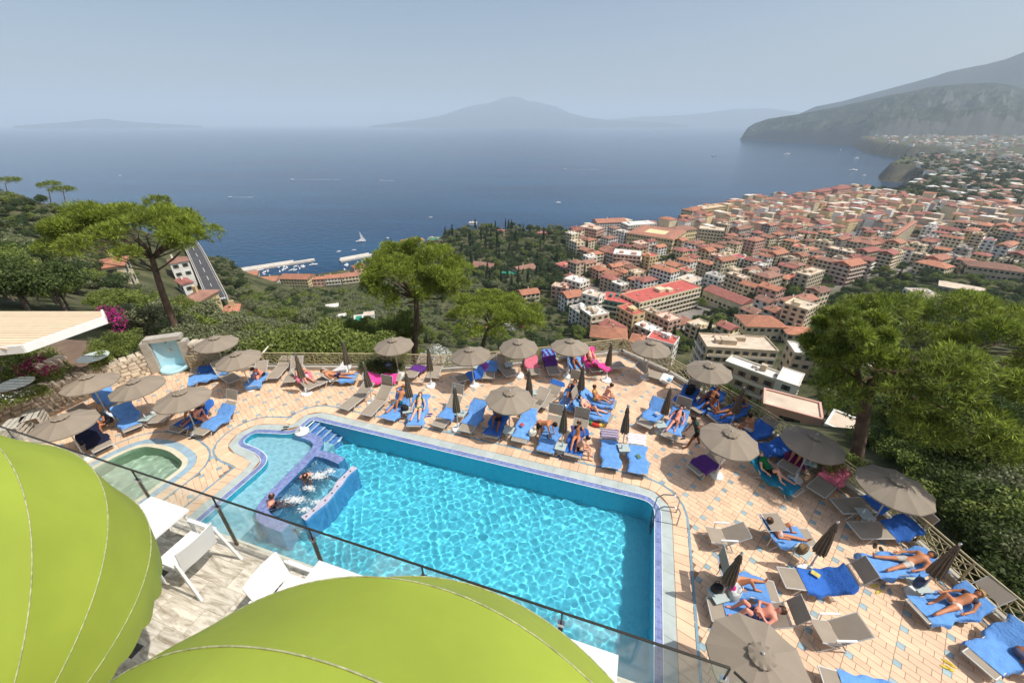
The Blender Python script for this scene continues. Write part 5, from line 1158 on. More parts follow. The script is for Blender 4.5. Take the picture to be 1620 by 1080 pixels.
def finish_people():
    bpy.context.view_layer.update(); dg = bpy.context.evaluated_depsgraph_get()
    for (o, V, seg, mtx, label, skin, hair, top, bottom, long_hair, hat, w) in PEOPLE:
        me = o.evaluated_get(dg).to_mesh(); n = len(me.vertices); P = np.empty(n * 3, np.float32); me.vertices.foreach_get('co', P); P = P.reshape(-1, 3)
        faces = [tuple(p.vertices) for p in me.polygons]; o.evaluated_get(dg).to_mesh_clear()
        C = np.array([P[list(f)].mean(0) for f in faces]); best = np.full(len(C), 1e9); tg = np.zeros(len(C), int)
        for k, (a, b, ra, rb, t) in enumerate(seg):
            A = np.array(a); B = np.array(b); d = B - A; l2 = d @ d + 1e-9; tt = np.clip(((C - A) @ d) / l2, 0, 1); ds = np.linalg.norm(C - A - tt[:, None] * d, axis=1) - (ra + (rb - ra) * tt)
            m_ = ds < best; best[m_] = ds[m_]; tg[m_] = k
        tags = [s_[4] for s_ in seg]; cover = {}
        if bottom: 
            for t in {'shorts': ('hip', 'thigh'), 'brief': ('hip',), 'trousers': ('hip', 'thigh', 'leg')}[bottom[0]]: cover[t] = 1
        if top:
            for t in {'bikini': ('bust',), 'suit': ('bust', 'belly'), 'shirt': ('bust', 'belly', 'chest')}[top[0]]: cover[t] = 2
        mi = [cover.get(tags[k], 0) for k in tg]
        mb = MB(); mb.v = [tuple(p) for p in P]; mb.f = faces; mb.m = mi
        h, up, fc = V['head'], V['up'], V['face']; sd = up.cross(fc).normalized()
        nb = h + fc * .085 * w - up * .01; mb.add([nb - sd * .018, nb + sd * .018, nb + up * .045, nb + fc * .032 - up * .012, nb - up * .02], [(0, 3, 2), (3, 1, 2), (0, 4, 3), (4, 1, 3)], 0)
        for s_ in (-1, 1):
            e0 = h + fc * .092 * w + sd * s_ * .034 + up * .02; mb.add([e0 - sd * .014 - up * .007, e0 + sd * .014 - up * .007, e0 + sd * .014 + up * .007, e0 - sd * .014 + up * .007], [(0, 1, 2, 3)], 3)
            ea = h + sd * s_ * .09 * w; mb.add([ea - up * .03 - fc * .01, ea + sd * s_ * .02 - fc * .03, ea + up * .035 - fc * .01, ea + fc * .015], [(0, 1, 2, 3)], 0)
        mo = h + fc * .098 * w - up * .05; mb.add([mo - sd * .025, mo - up * .008, mo + sd * .025, mo + up * .006], [(0, 1, 2, 3)], 4)
        for s_ in 'LR':
            wr = V['wr' + s_]; hd = (wr - V['el' + s_]).normalized(); sdv = hd.cross(Vector((0, 0, 1))); sdv = sdv.normalized() if sdv.length > .1 else Vector((0, 1, 0)); nn = sdv.cross(hd).normalized()
            for i, (k, ln) in enumerate(((-.9, .058), (-.3, .072), (.3, .078), (.9, .07))):
                p0 = wr + hd * .075 + sdv * .026 * k; mb.tube([p0, p0 + hd * ln * .5 + sdv * .006 * k - nn * .004, p0 + hd * ln - nn * .022], [.0095, .009, .007], 5, 0)
            p0 = wr + hd * .03 + sdv * .03; mb.tube([p0, p0 + sdv * .028 + hd * .022, p0 + sdv * .04 + hd * .055], [.011, .0105, .008], 5, 0)
        c1 = bottom[1] if bottom else (.1, .1, .1); c2 = top[1] if top else (.1, .1, .1)
        cm = lambda c_, nm: mat('%s_%d_%d_%d' % (nm, *[int(x * 255) for x in c_]), c_, .85, .15, 12)
        fin = mb.build('person', [mat('skin_' + skin, SK[skin], .55, .06, 6), cm(c1, 'swimwear'), cm(c2, 'clothing'), mat('eye_dark', (.03, .025, .02), .3, 0), mat('lip', S(170, 90, 80), .5, 0)], None, True)
        loc, rot, _ = mtx.decompose(); fin.location = loc; fin.rotation_euler = rot.to_euler(); tag(fin, label, 'person')
        # hair: an open shell over the back and crown of the head
        V2 = []; nn_, mm = 16, 9; back = -fc
        for i in range(mm):
            a = math.pi * .66 * i / (mm - 1)
            for k in range(nn_):
                t = 2 * math.pi * k / nn_; ax = (up * .75 + back * .66).normalized(); b1 = sd; b2 = ax.cross(b1); d = ax * math.cos(a) + (b1 * math.cos(t) + b2 * math.sin(t)) * math.sin(a)
                r = .107 * w * (1 + .03 * math.sin(k * 3 + i * 2)); V2.append(h + up * .015 + d * r * (1.06 if abs(d.dot(up)) > .6 else 1.0))
        F2 = [(i * nn_ + k, (i + 1) * nn_ + k, (i + 1) * nn_ + (k + 1) % nn_, i * nn_ + (k + 1) % nn_) for i in range(mm - 1) for k in range(nn_)]
        hb = MB().add(V2, F2)
        if long_hair: hb.tube([h + back * .06, h + back * .1 - up * .1, h + back * .09 - up * .22], [.085, .075, .03], 8)
        hb.build('hair' if not hat else 'cap', mat('hair_' + hair, HAIR[hair], .6, .2, 20) if not hat else cm(hat, 'cap'), fin, True)
        bpy.data.objects.remove(o)
def lie(beta, knees=(0, 0), arms='side', x0=HX - .1, spread=.1, prone=False, head_tilt=0.0, y0=0.0, zs=SZ + .02):
    b = R(beta); t = Vector((math.cos(b), 0, math.sin(b))); n = Vector((-math.sin(b), 0, math.cos(b))); hp = Vector((x0, y0, zs + .115)); J = {}
    if prone: n = n
    J['pelvis'] = hp; J['waist'] = hp + t * .17 + n * .0; J['chest'] = hp + t * .38 + n * .01; J['neck'] = hp + t * .53 + n * .02; J['head'] = hp + t * .66 + n * (.05 + head_tilt)
    J['up'] = t if head_tilt == 0 else (t + n * head_tilt * 4).normalized(); J['face'] = n if not prone else Vector((0, 1, 0)); J['face'] = (J['face'] - J['up'] * J['face'].dot(J['up'])).normalized(); Y = Vector((0, 1, 0))
    for s_, k, kn in (('L', 1, knees[0]), ('R', -1, knees[1])):
        J['sh' + s_] = hp + t * .44 + Y * k * .165 + n * .01; J['hi' + s_] = hp + Y * k * .085 - Vector((.03, 0, 0))
        if arms == 'side': J['el' + s_] = J['sh' + s_] - t * .25 + Y * k * .11 - n * .04; J['wr' + s_] = J['el' + s_] + Vector((-.22, k * .01, -.02 if beta > 20 else .0))
        elif arms == 'head': J['el' + s_] = J['sh' + s_] + t * .12 + Y * k * .2 + n * .06; J['wr' + s_] = J['head'] + Y * k * .06 + t * .1 + n * .05
        elif arms == 'belly': J['el' + s_] = J['sh' + s_] - t * .22 + Y * k * .13; J['wr' + s_] = hp + t * .15 + n * .14 + Y * k * .05
        elif arms == 'read': J['el' + s_] = J['sh' + s_] - t * .18 + Y * k * .08 + n * .15; J['wr' + s_] = J['el' + s_] + n * .2 + t * .08 - Y * k * .08
        if kn: J['kn' + s_] = hp + Vector((-.30, k * .11, .30)); J['an' + s_] = hp + Vector((-.50, k * .11, -.07)); J['to' + s_] = J['an' + s_] + Vector((-.17, 0, -.015))
        else: J['kn' + s_] = hp + Vector((-.43, k * (.09 + spread * .4), -.02)); J['an' + s_] = hp + Vector((-.83, k * (.08 + spread), -.06)); J['to' + s_] = J['an' + s_] + (Vector((-.06, k * .03, .14)) if not prone else Vector((-.16, 0, -.03)))
    return J
def sit(lean=10, legs='down', zs=SZ + .02, arms='knees', twist=0, head=0):
    """hip at origin, facing +x"""
    l = R(90 + lean if legs != 'lean' else 60); t = Vector((math.cos(l), 0, math.sin(l))); 
    t = Vector((math.sin(R(-lean)) * -1, 0, math.cos(R(lean)))).normalized(); n = Vector((t.z, 0, -t.x)); hp = Vector((0, 0, zs + .11)); J = {'pelvis': hp, 'waist': hp + t * .17, 'chest': hp + t * .38, 'neck': hp + t * .53 + n * .02, 'head': hp + t * .66 + n * (.04 + head * .08)}
    J['up'] = (t + n * head * .8).normalized(); J['face'] = (n - t * head * .8).normalized(); Y = Vector((0, 1, 0))
    for s_, k in (('L', 1), ('R', -1)):
        J['sh' + s_] = hp + t * .45 + Y * k * .165; J['hi' + s_] = hp + Y * k * .085
        if legs == 'down': J['kn' + s_] = hp + Vector((.42, k * .11, .0)); J['an' + s_] = Vector((.44, k * .12, .07)); J['to' + s_] = J['an' + s_] + Vector((.17, 0, -.03))
        elif legs == 'long': J['kn' + s_] = hp + Vector((.40, k * .1, .14)); J['an' + s_] = hp + Vector((.78, k * .1, -.05)); J['to' + s_] = J['an' + s_] + Vector((.10, 0, .1))
        if arms == 'knees': J['el' + s_] = J['sh' + s_] - t * .2 + Y * k * .06 + n * .12; J['wr' + s_] = J['kn' + s_] + Vector((-.08, 0, .1))
        elif arms == 'back': J['el' + s_] = J['sh' + s_] - t * .22 - n * .12 + Y * k * .08; J['wr' + s_] = Vector((-.24, k * .24, zs + .03))
        elif arms == 'up': J['el' + s_] = J['sh' + s_] + n * .1 + t * .05 + Y * k * .16; J['wr' + s_] = J['head'] + Y * k * .08 + n * .04
        elif arms == 'down': J['el' + s_] = J['sh' + s_] - t * .27 + n * .08; J['wr' + s_] = J['el' + s_] - t * .18 + n * .16
    return J
def stand(bend=0, stride=.0, arms='down'):
    b = R(bend); hp = Vector((0, 0, .90)); t = Vector((math.sin(b), 0, math.cos(b))); n = Vector((t.z, 0, -t.x)); Y = Vector((0, 1, 0))
    J = {'pelvis': hp, 'waist': hp + t * .17, 'chest': hp + t * .4, 'neck': hp + t * .56, 'head': hp + t * .70 + n * .03, 'up': t, 'face': n}
    for s_, k in (('L', 1), ('R', -1)):
        J['sh' + s_] = hp + t * .47 + Y * k * .175; J['hi' + s_] = hp + Y * k * .085 - Vector((0, 0, .03)); f = k * stride
        J['kn' + s_] = Vector((f * .55 + .03, k * .1, .48)); J['an' + s_] = Vector((f - .0, k * .1, .08 + (.06 if f < 0 else 0))); J['to' + s_] = J['an' + s_] + Vector((.16, 0, -.045))
        if arms == 'down': J['el' + s_] = J['sh' + s_] - t * .27 + n * (.02 - f * .4) + Y * k * .05; J['wr' + s_] = J['el' + s_] - t * .2 + n * (.12 - f * .3)
        else: J['el' + s_] = J['sh' + s_] + Vector((.08, k * .04, -.26)); J['wr' + s_] = J['el' + s_] + Vector((.08, -k * .04, -.24))
    return J
def on(id_, J, label, flip=False, **kw):
    o, be = LGO[id_]; person(J, Matrix.Translation(o.location) @ Matrix.Rotation(o.rotation_euler.z, 4, 'Z'), label, **kw)
def on_sit(id_, x, y, ang, J, label, **kw):
    o, be = LGO[id_]; person(J, Matrix.Translation(o.location) @ Matrix.Rotation(o.rotation_euler.z, 4, 'Z') @ Matrix.Translation((x, y, 0)) @ Matrix.Rotation(R(ang), 4, 'Z'), label, **kw)
def ground(u, v, ang, J, label, z=0, **kw):
    p = at(u, v, z); person(J, Matrix.Translation((p.x, p.y, z)) @ Matrix.Rotation(R(ang), 4, 'Z'), label, **kw)
tq, gn, nv, rd, bk = S(60, 180, 190), S(20, 110, 50), S(24, 28, 70), S(170, 20, 40), (.012, .012, .014)
on('a3', lie(40, (0, 1), 'head'), 'person in turquoise shorts lying with one knee raised by the pool', skin='tan', hair='black', bottom=('shorts', tq))
on('a4', lie(30, (0, 0), 'side'), 'person in a green bikini lying flat on a blue towel by the pool', skin='light', hair='brown', top=('bikini', gn), bottom=('brief', gn), sc_=.94, long_hair=True)
on('a7', lie(35, (1, 0), 'belly'), 'person lying in the shade of the lone middle parasol', skin='brown', hair='black', bottom=('shorts', nv))
ground(852, 694, -25, stand(75, .12, 'reach'), 'person in dark shorts bending over beside a blue lounger', skin='tan', hair='black', bottom=('shorts', bk))
on_sit('a10', 1.0, 0, 180, sit(-15, 'long', arms='back'), 'person sitting upright under the raised shade by the pool', skin='tan', hair='brown', top=('bikini', nv), bottom=('brief', nv), sc_=.95)
on_sit('a10', .45, -.18, -90, sit(25, 'down', arms='knees'), 'person with black hair sitting on the lounger edge by the pool', skin='light', hair='black', bottom=('brief', bk), sc_=.95, long_hair=False)
on('b3', lie(40, (1, 1), 'read'), 'person in a dark suit reading with knees raised, middle row', skin='tan', hair='brown', top=('suit', nv), bottom=('brief', nv), sc_=.95)
on_sit('b4', 1.0, .05, 180, sit(-12, 'long', arms='down'), 'person in a yellow bikini bottom sitting up with legs stretched, middle row', skin='tan', hair='brown', bottom=('brief', S(190, 160, 70)), top=('bikini', S(190, 160, 70)), sc_=.95)
on_sit('b4', .6, -.32, -150, sit(20, 'down', arms='knees'), 'person sitting hunched behind another on the middle row', skin='light', hair='brown', bottom=('brief', S(60, 90, 180)), sc_=.95)
on('b5', lie(40, (1, 0), 'belly'), 'pale person in red shorts lying by the swim ring', skin='light', hair='black', bottom=('shorts', rd))
on('c2', lie(35, (0, 1), 'side'), 'person in dark swimwear lying under a raised shade right of centre', skin='pink', hair='black', top=('bikini', bk), bottom=('brief', bk), sc_=.95)
ground(1096, 707, 175, stand(22, .28, 'down'), 'person in a dark green shirt and black shorts walking left', skin='brown', hair='black', top=('shirt', S(40, 66, 58)), bottom=('shorts', bk))
on('c4', lie(35, (1, 0), 'belly'), 'person with red hair lying by the right railing', skin='brown', hair='brown', bottom=('shorts', nv)); on_sit('c4', .75, -.3, -100, sit(15, 'down'), 'person sitting beside the lounger at the right railing', skin='brown', hair='black', bottom=('shorts', S(50, 70, 120)))
on('c5', lie(40, (0, 0), 'head'), 'person stretched out with arms behind the head at the right railing', skin='brown', hair='black', bottom=('brief', S(60, 50, 30)))
on_sit('c6', .7, .1, 110, sit(15, 'down', arms='up'), 'person sitting behind the big right parasol', skin='tan', hair='black', bottom=('shorts', S(200, 190, 180)))
on('c8', lie(45, (1, 1), 'belly'), 'person lying on a plum towel in pine shade', skin='tan', hair='grey', top=('shirt', S(30, 70, 50)), bottom=('shorts', S(70, 80, 60)))
on('c9', lie(40, (1, 0), 'side'), 'person in a green shirt and black shorts lying in pine shade', skin='light', hair='grey', top=('shirt', S(20, 110, 60)), bottom=('shorts', bk))
on('d3', lie(50, (0, 1), 'side'), 'person in a red and white bikini under a folded down shade', skin='tan', hair='brown', top=('bikini', S(150, 40, 60)), bottom=('brief', S(200, 190, 190)), sc_=.95)
on('d5', lie(45, (1, 0), 'side'), 'person in a light blue bikini with one knee raised near the pool ladder', skin='tan', hair='black', top=('bikini', S(110, 170, 200)), bottom=('brief', S(110, 170, 200)), sc_=.97, long_hair=True)
on('d7', lie(30, (1, 1), 'belly'), 'person mostly hidden by the nearest parasol', skin='pink', hair='brown', bottom=('shorts', nv))
on('d9', lie(22, (0, 0), 'side', spread=.14), 'person in white striped shorts lying on blue at lower right', skin='tan', hair='black', bottom=('shorts', S(196, 190, 180)))
on('d10', lie(25, (1, 0), 'side'), 'tanned person in a light bikini lying at far lower right', skin='tan', hair='blond', top=('bikini', S(60, 60, 70)), bottom=('brief', S(220, 210, 200)), sc_=.96, long_hair=True)
on_sit('d11', 1.25, -.2, -100, sit(70, 'down', arms='down', head=.6), 'tanned person bent forward on a lounger at the right edge', skin='brown', hair='brown', bottom=('shorts', S(90, 90, 110)))
on('e6', lie(40, (1, 0), 'read'), 'person with dark hair lying in parasol shade at left', skin='tan', hair='black', top=('suit', S(40, 40, 40)), bottom=('brief', bk)); on_sit('e6', .9, -.25, -80, sit(30, 'down'), 'person sitting in parasol shade at left', skin='pink', hair='brown', bottom=('shorts', S(30, 90, 110)))
on_sit('e2', 1.3, .55, 100, sit(20, 'down'), 'person in black sitting in shade behind the left blue lounger', skin='tan', hair='black', top=('shirt', bk), bottom=('shorts', bk))
on_sit('f4', .9, -.25, 150, sit(35, 'down', arms='knees'), 'person with sunlit bare back and dark shorts sitting at the back left', skin='pink', hair='brown', bottom=('shorts', bk))
on('f7', lie(30, (1, 0), 'belly'), 'person lying behind a folded parasol on the back row', skin='pink', hair='brown', bottom=('shorts', S(200, 190, 190)))
on('f9', lie(20, (0, 0), 'side', prone=True), 'person in navy shorts lying face down on the back row', skin='tan', hair='brown', bottom=('shorts', nv))
on('f18', lie(40, (0, 0), 'head'), 'person with reddish hair lying on the back row under a parasol', skin='brown', hair='brown', top=('bikini', nv), bottom=('brief', nv)); on('f19', lie(40, (1, 1), 'side'), 'pale person with raised knees on the pink lounger', skin='light', hair='black', bottom=('brief', rd), top=('bikini', rd))
ground(425, 794, 20, sit(10, 'long', zs=-.52, arms='back'), 'bather with wet brown hair sitting in the spa corner', z=0, skin='pink', hair='brown', bottom=('shorts', nv))
ground(482, 744, -60, sit(35, 'long', zs=-.52, arms='down'), 'bather with a pink back leaning over the spa jets', z=0, skin='pink', hair='brown', bottom=('shorts', bk))
finish_people()
# churned foam round the bathers
def foam():
    m = bpy.data.materials.new('white_foam'); m.use_nodes = True; N = m.node_tree.nodes; lk = m.node_tree.links.new; b = N['Principled BSDF']; b.inputs['Base Color'].default_value = (.86, .9, .9, 1); b.inputs['Roughness'].default_value = .7; tr = N.new('ShaderNodeBsdfTransparent'); mx = N.new('ShaderNodeMixShader'); mx.inputs[0].default_value = .5; lk(b.outputs[0], mx.inputs[1]); lk(tr.outputs[0], mx.inputs[2]); lk(mx.outputs[0], N['Material Output'].inputs['Surface'])
    return m
mf = foam(); fo = MB(); g = random.Random(4)
for (u, v, ru, rv, n) in ((503, 752, 30, 12, 620), (466, 790, 36, 11, 620), (505, 795, 26, 10, 260), (482, 806, 22, 9, 200), (522, 745, 18, 9, 200), (490, 772, 24, 9, 200)):
    for _ in range(n):
        rr = abs(g.gauss(0, .5)); a = g.uniform(0, 6.28); p = at(u + ru * rr * math.cos(a), v + rv * rr * math.sin(a), -.045); s_ = g.uniform(.008, .034) * (1.2 - min(rr, 1)); fo.box((p.x, p.y, -.045 + g.uniform(0, .03) * (1 - min(rr, 1))), (s_ * g.uniform(1, 2.2), s_ * g.uniform(1, 2.2), s_ * .7), g.uniform(0, 3), 0, .5)
tag(fo.build('foam', mf), 'white churned foam from the spa jets around the bathers', kind='stuff')
# ================================================================ the town
WALL = {'cream': S(222, 206, 172), 'white': S(232, 228, 220), 'yellow': S(226, 206, 158), 'pink': S(214, 170, 152), 'beige': S(200, 182, 156), 'grey': S(176, 168, 158), 'ochre': S(208, 182, 138)}
m_wall_t = {k: mat('town_wall_' + k, c_, .9, .14, .25, coords='Object', objvar=.06) for k, c_ in WALL.items()}
def tile_roof_mat(name, c_):
    m = bpy.data.materials.new(name); m.use_nodes = True; N = m.node_tree.nodes; lk = m.node_tree.links.new; b = N['Principled BSDF']; b.inputs['Roughness'].default_value = .9
    tc = N.new('ShaderNodeTexCoord'); nz = N.new('ShaderNodeTexNoise'); nz.inputs['Scale'].default_value = .5; nz.inputs['Detail'].default_value = 7; nz.inputs['Roughness'].default_value = .7; lk(tc.outputs['Object'], nz.inputs['Vector'])
    r_ = N.new('ShaderNodeValToRGB'); e_ = r_.color_ramp.elements; e_[0].position = .3; e_[1].position = .72; e_[0].color = (*[x * .62 for x in c_], 1); e_[1].color = (*[min(1, x * 1.22) for x in c_], 1); lk(nz.outputs['Fac'], r_.inputs[0])
    oi = N.new('ShaderNodeObjectInfo'); hs = N.new('ShaderNodeHueSaturation'); mr = N.new('ShaderNodeMapRange'); mr.inputs['To Min'].default_value = .8; mr.inputs['To Max'].default_value = 1.15; lk(oi.outputs['Random'], mr.inputs['Value']); lk(mr.outputs[0], hs.inputs['Value']); lk(r_.outputs[0], hs.inputs['Color']); lk(hs.outputs[0], b.inputs['Base Color'])
    wv = N.new('ShaderNodeTexWave'); wv.inputs['Scale'].default_value = 1.1; wv.bands_direction = 'X'; lk(tc.outputs['Object'], wv.inputs['Vector']); bp = N.new('ShaderNodeBump'); bp.inputs['Strength'].default_value = .5; bp.inputs['Distance'].default_value = .1; lk(wv.outputs['Fac'], bp.inputs['Height']); lk(bp.outputs[0], b.inputs['Normal']); return m
m_terra = [tile_roof_mat('terracotta_roof', S(172, 120, 98)), tile_roof_mat('orange_roof', S(186, 126, 98)), tile_roof_mat('brownish_tile_roof', S(156, 116, 98)), tile_roof_mat('red_roof', S(164, 104, 92))]
m_flatr = {'white': mat('white_flat_roof', S(226, 222, 214), .9, .12, .3, detail=6), 'grey': mat('grey_flat_roof', S(168, 160, 150), .95, .25, .4), 'red': mat('red_terrace_roof', S(190, 96, 86), .9, .2, .3), 'pale': mat('pale_terrace_roof', S(208, 190, 168), .9, .2, .4), 'green': mat('green_tarp', S(30, 140, 110), .7, .1, .5)}
m_pane = mat('dark_window', (.035, .035, .04), .25, .3, 2, island=.5); m_shut = mat('green_shutter', S(62, 76, 60), .7, .2, 2, island=.3); m_trim = mat('pale_trim', S(226, 218, 200), .8, .05); m_shut2 = mat('brown_shutter', S(120, 70, 50), .7, .2, 2, island=.2)
FOOT = []   # footprints to keep trees and other houses out: (x, y, radius)
NB = [0]
def windows_mb(w, d, h, storeys, shut, mb, ww=1.15, hh=1.7, gap=3.1, own=None):
    for f, (lw, ax) in enumerate(((w, 0), (d, 1), (w, 2), (d, 3))):
        n = max(1, int((lw - 1.2) / gap)); sh_ = h / storeys
        for s_ in range(storeys):
            for k in range(n):
                x = -lw / 2 + lw * (k + .5) / n; z = sh_ * (s_ + .52); a = ax * math.pi / 2 - math.pi / 2; o = (d if ax % 2 == 0 else w) / 2
                ca, sa = math.cos(a), math.sin(a)
                def tr(px, py): return (px * ca - py * sa, px * sa + py * ca)
                # local: outward = +x', along = y'
                tgt = mb if own is None else MB()
                c_ = tr(o + .01, x); tgt.box((c_[0], c_[1], z), (.06, ww, hh), a, 0)
                for q in (-1, 1): c_ = tr(o + .03, x + q * (ww * .75)); tgt.box((c_[0], c_[1], z), (.06, ww * .45, hh), a, 1)
                c_ = tr(o + .06, x); tgt.box((c_[0], c_[1], z - hh / 2 - .06), (.2, ww * 1.2, .1), a, 2)
                if own is not None: tgt.build('window', [m_pane, shut, m_trim], own)
def roof_mesh(mb, kind, w, d, h, ov=.45, m=0):
    W, D = w / 2 + ov, d / 2 + ov; t = .22
    if kind == 'gable':
        rz_ = min(w, d) * .19
        if w >= d: P = [(-W, -D, h), (W, -D, h), (W, D, h), (-W, D, h), (-W, 0, h + rz_), (W, 0, h + rz_)]; F = [(0, 1, 5, 4), (2, 3, 4, 5), (1, 2, 5), (3, 0, 4)]
        else: P = [(-W, -D, h), (W, -D, h), (W, D, h), (-W, D, h), (0, -D, h + rz_), (0, D, h + rz_)]; F = [(0, 4, 5, 3), (1, 2, 5, 4), (0, 1, 4), (2, 3, 5)]
    else:
        rz_ = min(w, d) * .18; i = min(W, D) * .96
        if w >= d: P = [(-W, -D, h), (W, -D, h), (W, D, h), (-W, D, h), (-W + i, 0, h + rz_), (W - i, 0, h + rz_)]; F = [(0, 1, 5, 4), (2, 3, 4, 5), (1, 2, 5), (3, 0, 4)]
        else: P = [(-W, -D, h), (W, -D, h), (W, D, h), (-W, D, h), (0, -D + i, h + rz_), (0, D - i, h + rz_)]; F = [(0, 4, 5, 3), (1, 2, 5, 4), (0, 1, 4), (2, 3, 5)]
    mb.add(P, F, m); mb.add([(-W, -D, h - t), (W, -D, h - t), (W, D, h - t), (-W, D, h - t), (-W, -D, h), (W, -D, h), (W, D, h), (-W, D, h)], [(0, 1, 5, 4), (1, 2, 6, 5), (2, 3, 7, 6), (3, 0, 4, 7), (3, 2, 1, 0)], m)
def house(x, y, zg, w, d, h, rz, wall, roof, label, group=None, storeys=None, near=False, balcony=False, name='house', flat='pale', shut=None, rm=None, wm=None, rooftop=True, foot=True):
    NB[0] += 1; e = emp(name, (x, y, zg), rz, label, 'house' if name == 'house' else 'building', group); storeys = storeys or max(1, round(h / 3.3)); g = random.Random(NB[0])
    wmt = wm or m_wall_t[wall]
    MB().box((0, 0, h / 2 - 3), (w, d, h + 6)).build('wall', wmt, e)
    if storeys and h > 2.5:
        if near: windows_mb(w, d, h, storeys, shut or m_shut, None, own=e)
        else:
            mb = MB(); windows_mb(w, d, h, storeys, shut or m_shut, mb); o = mb.build('windows', [m_pane, shut or m_shut, m_trim], e); tag(o, kind='stuff')
    if roof in ('gable', 'hip'):
        mb = MB(); roof_mesh(mb, roof, w, d, h); r_ = mb.build('roof', rm or g.choice(m_terra), e)
        if rooftop:
            cx = g.uniform(-.25, .25) * w; MB().box((cx, d * .12, h + min(w, d) * .18 + .5), (.7, .6, 1.6)).build('chimney', wmt, r_)
    elif roof == 'court':
        mb = MB(); a, b = w / 2 + .5, d / 2 + .5; i, j = w * .22, d * .2; r1 = h + 1.3; mx_, my_ = (a + i) / 2, (b + j) / 2
        P = [(-a, -b, h), (a, -b, h), (a, b, h), (-a, b, h), (-mx_, -my_, r1), (mx_, -my_, r1), (mx_, my_, r1), (-mx_, my_, r1), (-i, -j, h + .2), (i, -j, h + .2), (i, j, h + .2), (-i, j, h + .2), (-i, -j, h - 8), (i, -j, h - 8), (i, j, h - 8), (-i, j, h - 8)]
        F = []
        for k in range(4): n_ = (k + 1) % 4; F += [(k, n_, 4 + n_, 4 + k), (4 + k, 4 + n_, 8 + n_, 8 + k)]
        mb.add(P, F, 0)
        for k in range(4): n_ = (k + 1) % 4; mb.add(P, [(8 + k, 8 + n_, 12 + n_, 12 + k)], 1)
        mb.add(P, [(12, 13, 14, 15)], 1); mb.build('roof', [rm or m_terra[0], wmt], e)
    else:
        mb = MB().box((0, 0, h + .012), (w - .5, d - .5, .1)); r_ = mb.build('roof', m_flatr[flat], e)
        for px, py, sx, sy in ((0, -d / 2 + .1, w + .1, .26), (0, d / 2 - .1, w + .1, .26), (-w / 2 + .1, 0, .26, d - .4), (w / 2 - .1, 0, .26, d - .4)): MB().box((px, py, h + (.3 if rooftop else .1)), (sx, sy, .75 if rooftop else .35)).build('parapet', wmt if flat != 'white' else m_trim, e)
        if rooftop:
            for k in range(g.randint(1, 2 + int(w > 12))):
                MB().box((g.uniform(-.3, .3) * w, g.uniform(-.25, .25) * d, h + 1.0), (g.uniform(1.5, .28 * w), g.uniform(1.5, .3 * d + .5), g.uniform(1.6, 2.6))).build('rooftop_hut', wmt, r_)
            for k in range(3): MB().box((g.uniform(-.4, .4) * w, g.uniform(-.35, .35) * d, h + .4), (g.uniform(.6, 1.4), g.uniform(.5, 1.2), .7), g.uniform(0, 3)).build('water_tank', m_flatr['grey'], r_)
    if balcony:
        for s_ in range(1, storeys):
            for side in ((0, -1) if balcony != 2 else (0, -1, 1)):
                if side == 0: c_ = (0, -d / 2 - .6, h / storeys * s_ + .05); sz = (w * .94, 1.25, .16); r0 = (0, -d / 2 - 1.2, h / storeys * s_ + .55); rs = (w * .94, .05, .95)
                else: c_ = (side * (w / 2 + .6), 0, h / storeys * s_ + .05); sz = (1.25, d * .9, .16); r0 = (side * (w / 2 + 1.2), 0, h / storeys * s_ + .55); rs = (.05, d * .9, .95)
                b_ = MB().box(c_, sz).build('balcony', m_trim, e); MB().box(r0, rs).build('balustrade', m_trim, b_)
    if foot: FOOT.append((x, y, .62 * max(w, d), w, d, rz))
    return e
def hc(A, B, C, zr, h, wall, roof, label, **kw):
    """house from three roof corners: A-B the edge facing us, C the far end above A"""
    if zr is None:
        zr = -20.0
        while zr > -158:
            p = at(*A, zr)
            if H(p.x, p.y) + h >= zr: break
            zr -= .8
    a, b, c_ = at(*A, zr), at(*B, zr), at(*C, zr); ex = (b - a); w = ex.length; ex.normalize(); ey = Vector((-ex.y, ex.x, 0)); d = min(max(4.0, abs((c_ - a).dot(ey))), min(max(9.0, .75 * w), 18.0) if roof != 'court' else 60)
    ctr = a + ex * w / 2 + ey * d / 2; return house(ctr.x, ctr.y, zr - h, w, d, h, math.atan2(ex.y, ex.x), wall, roof, label, **kw)
bl = dict(name='apartment_building')
hc((1147, 573), (1250, 611), (1154, 562), -58, 15, 'beige', 'flat', 'long hotel with a bright white flat roof and balconies just below the right railing', near=True, balcony=1, flat='white', shut=m_shut2, storeys=4, **bl)
hc((1228, 600), (1264, 612), (1240, 573), -55.5, 14, 'white', 'flat', 'white roofed stair block on the right end of the long white hotel', flat='white', storeys=4, near=True, rooftop=False, **bl)
hc((1207, 640), (1302, 666), (1213, 629), -20, 7, 'pink', 'flat', 'low white terrace building with a pink coping under the right railing', flat='pale', storeys=2, near=True, rooftop=False, **bl)
hc((1304, 672), (1352, 692), (1308, 652), -19, 7, 'white', 'flat', 'small white walled terrace next to the right pine trunk', flat='pale', storeys=1, near=True, rooftop=False, **bl)
hc((1118, 550), (1232, 557), (1124, 529), -68, 17, 'beige', 'flat', 'wide beige apartment block with brown roof strips behind the white hotel', flat='pale', near=True, storeys=5, balcony=1, **bl)
hc((1257, 559), (1323, 567), (1248, 541), -70, 15, 'beige', 'flat', 'beige apartment block with a pale roof and green tarp', flat='white', near=True, storeys=4, **bl)
hc((1181, 516), (1246, 518), (1186, 498), -88, 13, 'cream', 'hip', 'cream house with long orange hip roof above the beige apartments', near=True, storeys=3, rm=m_terra[1])
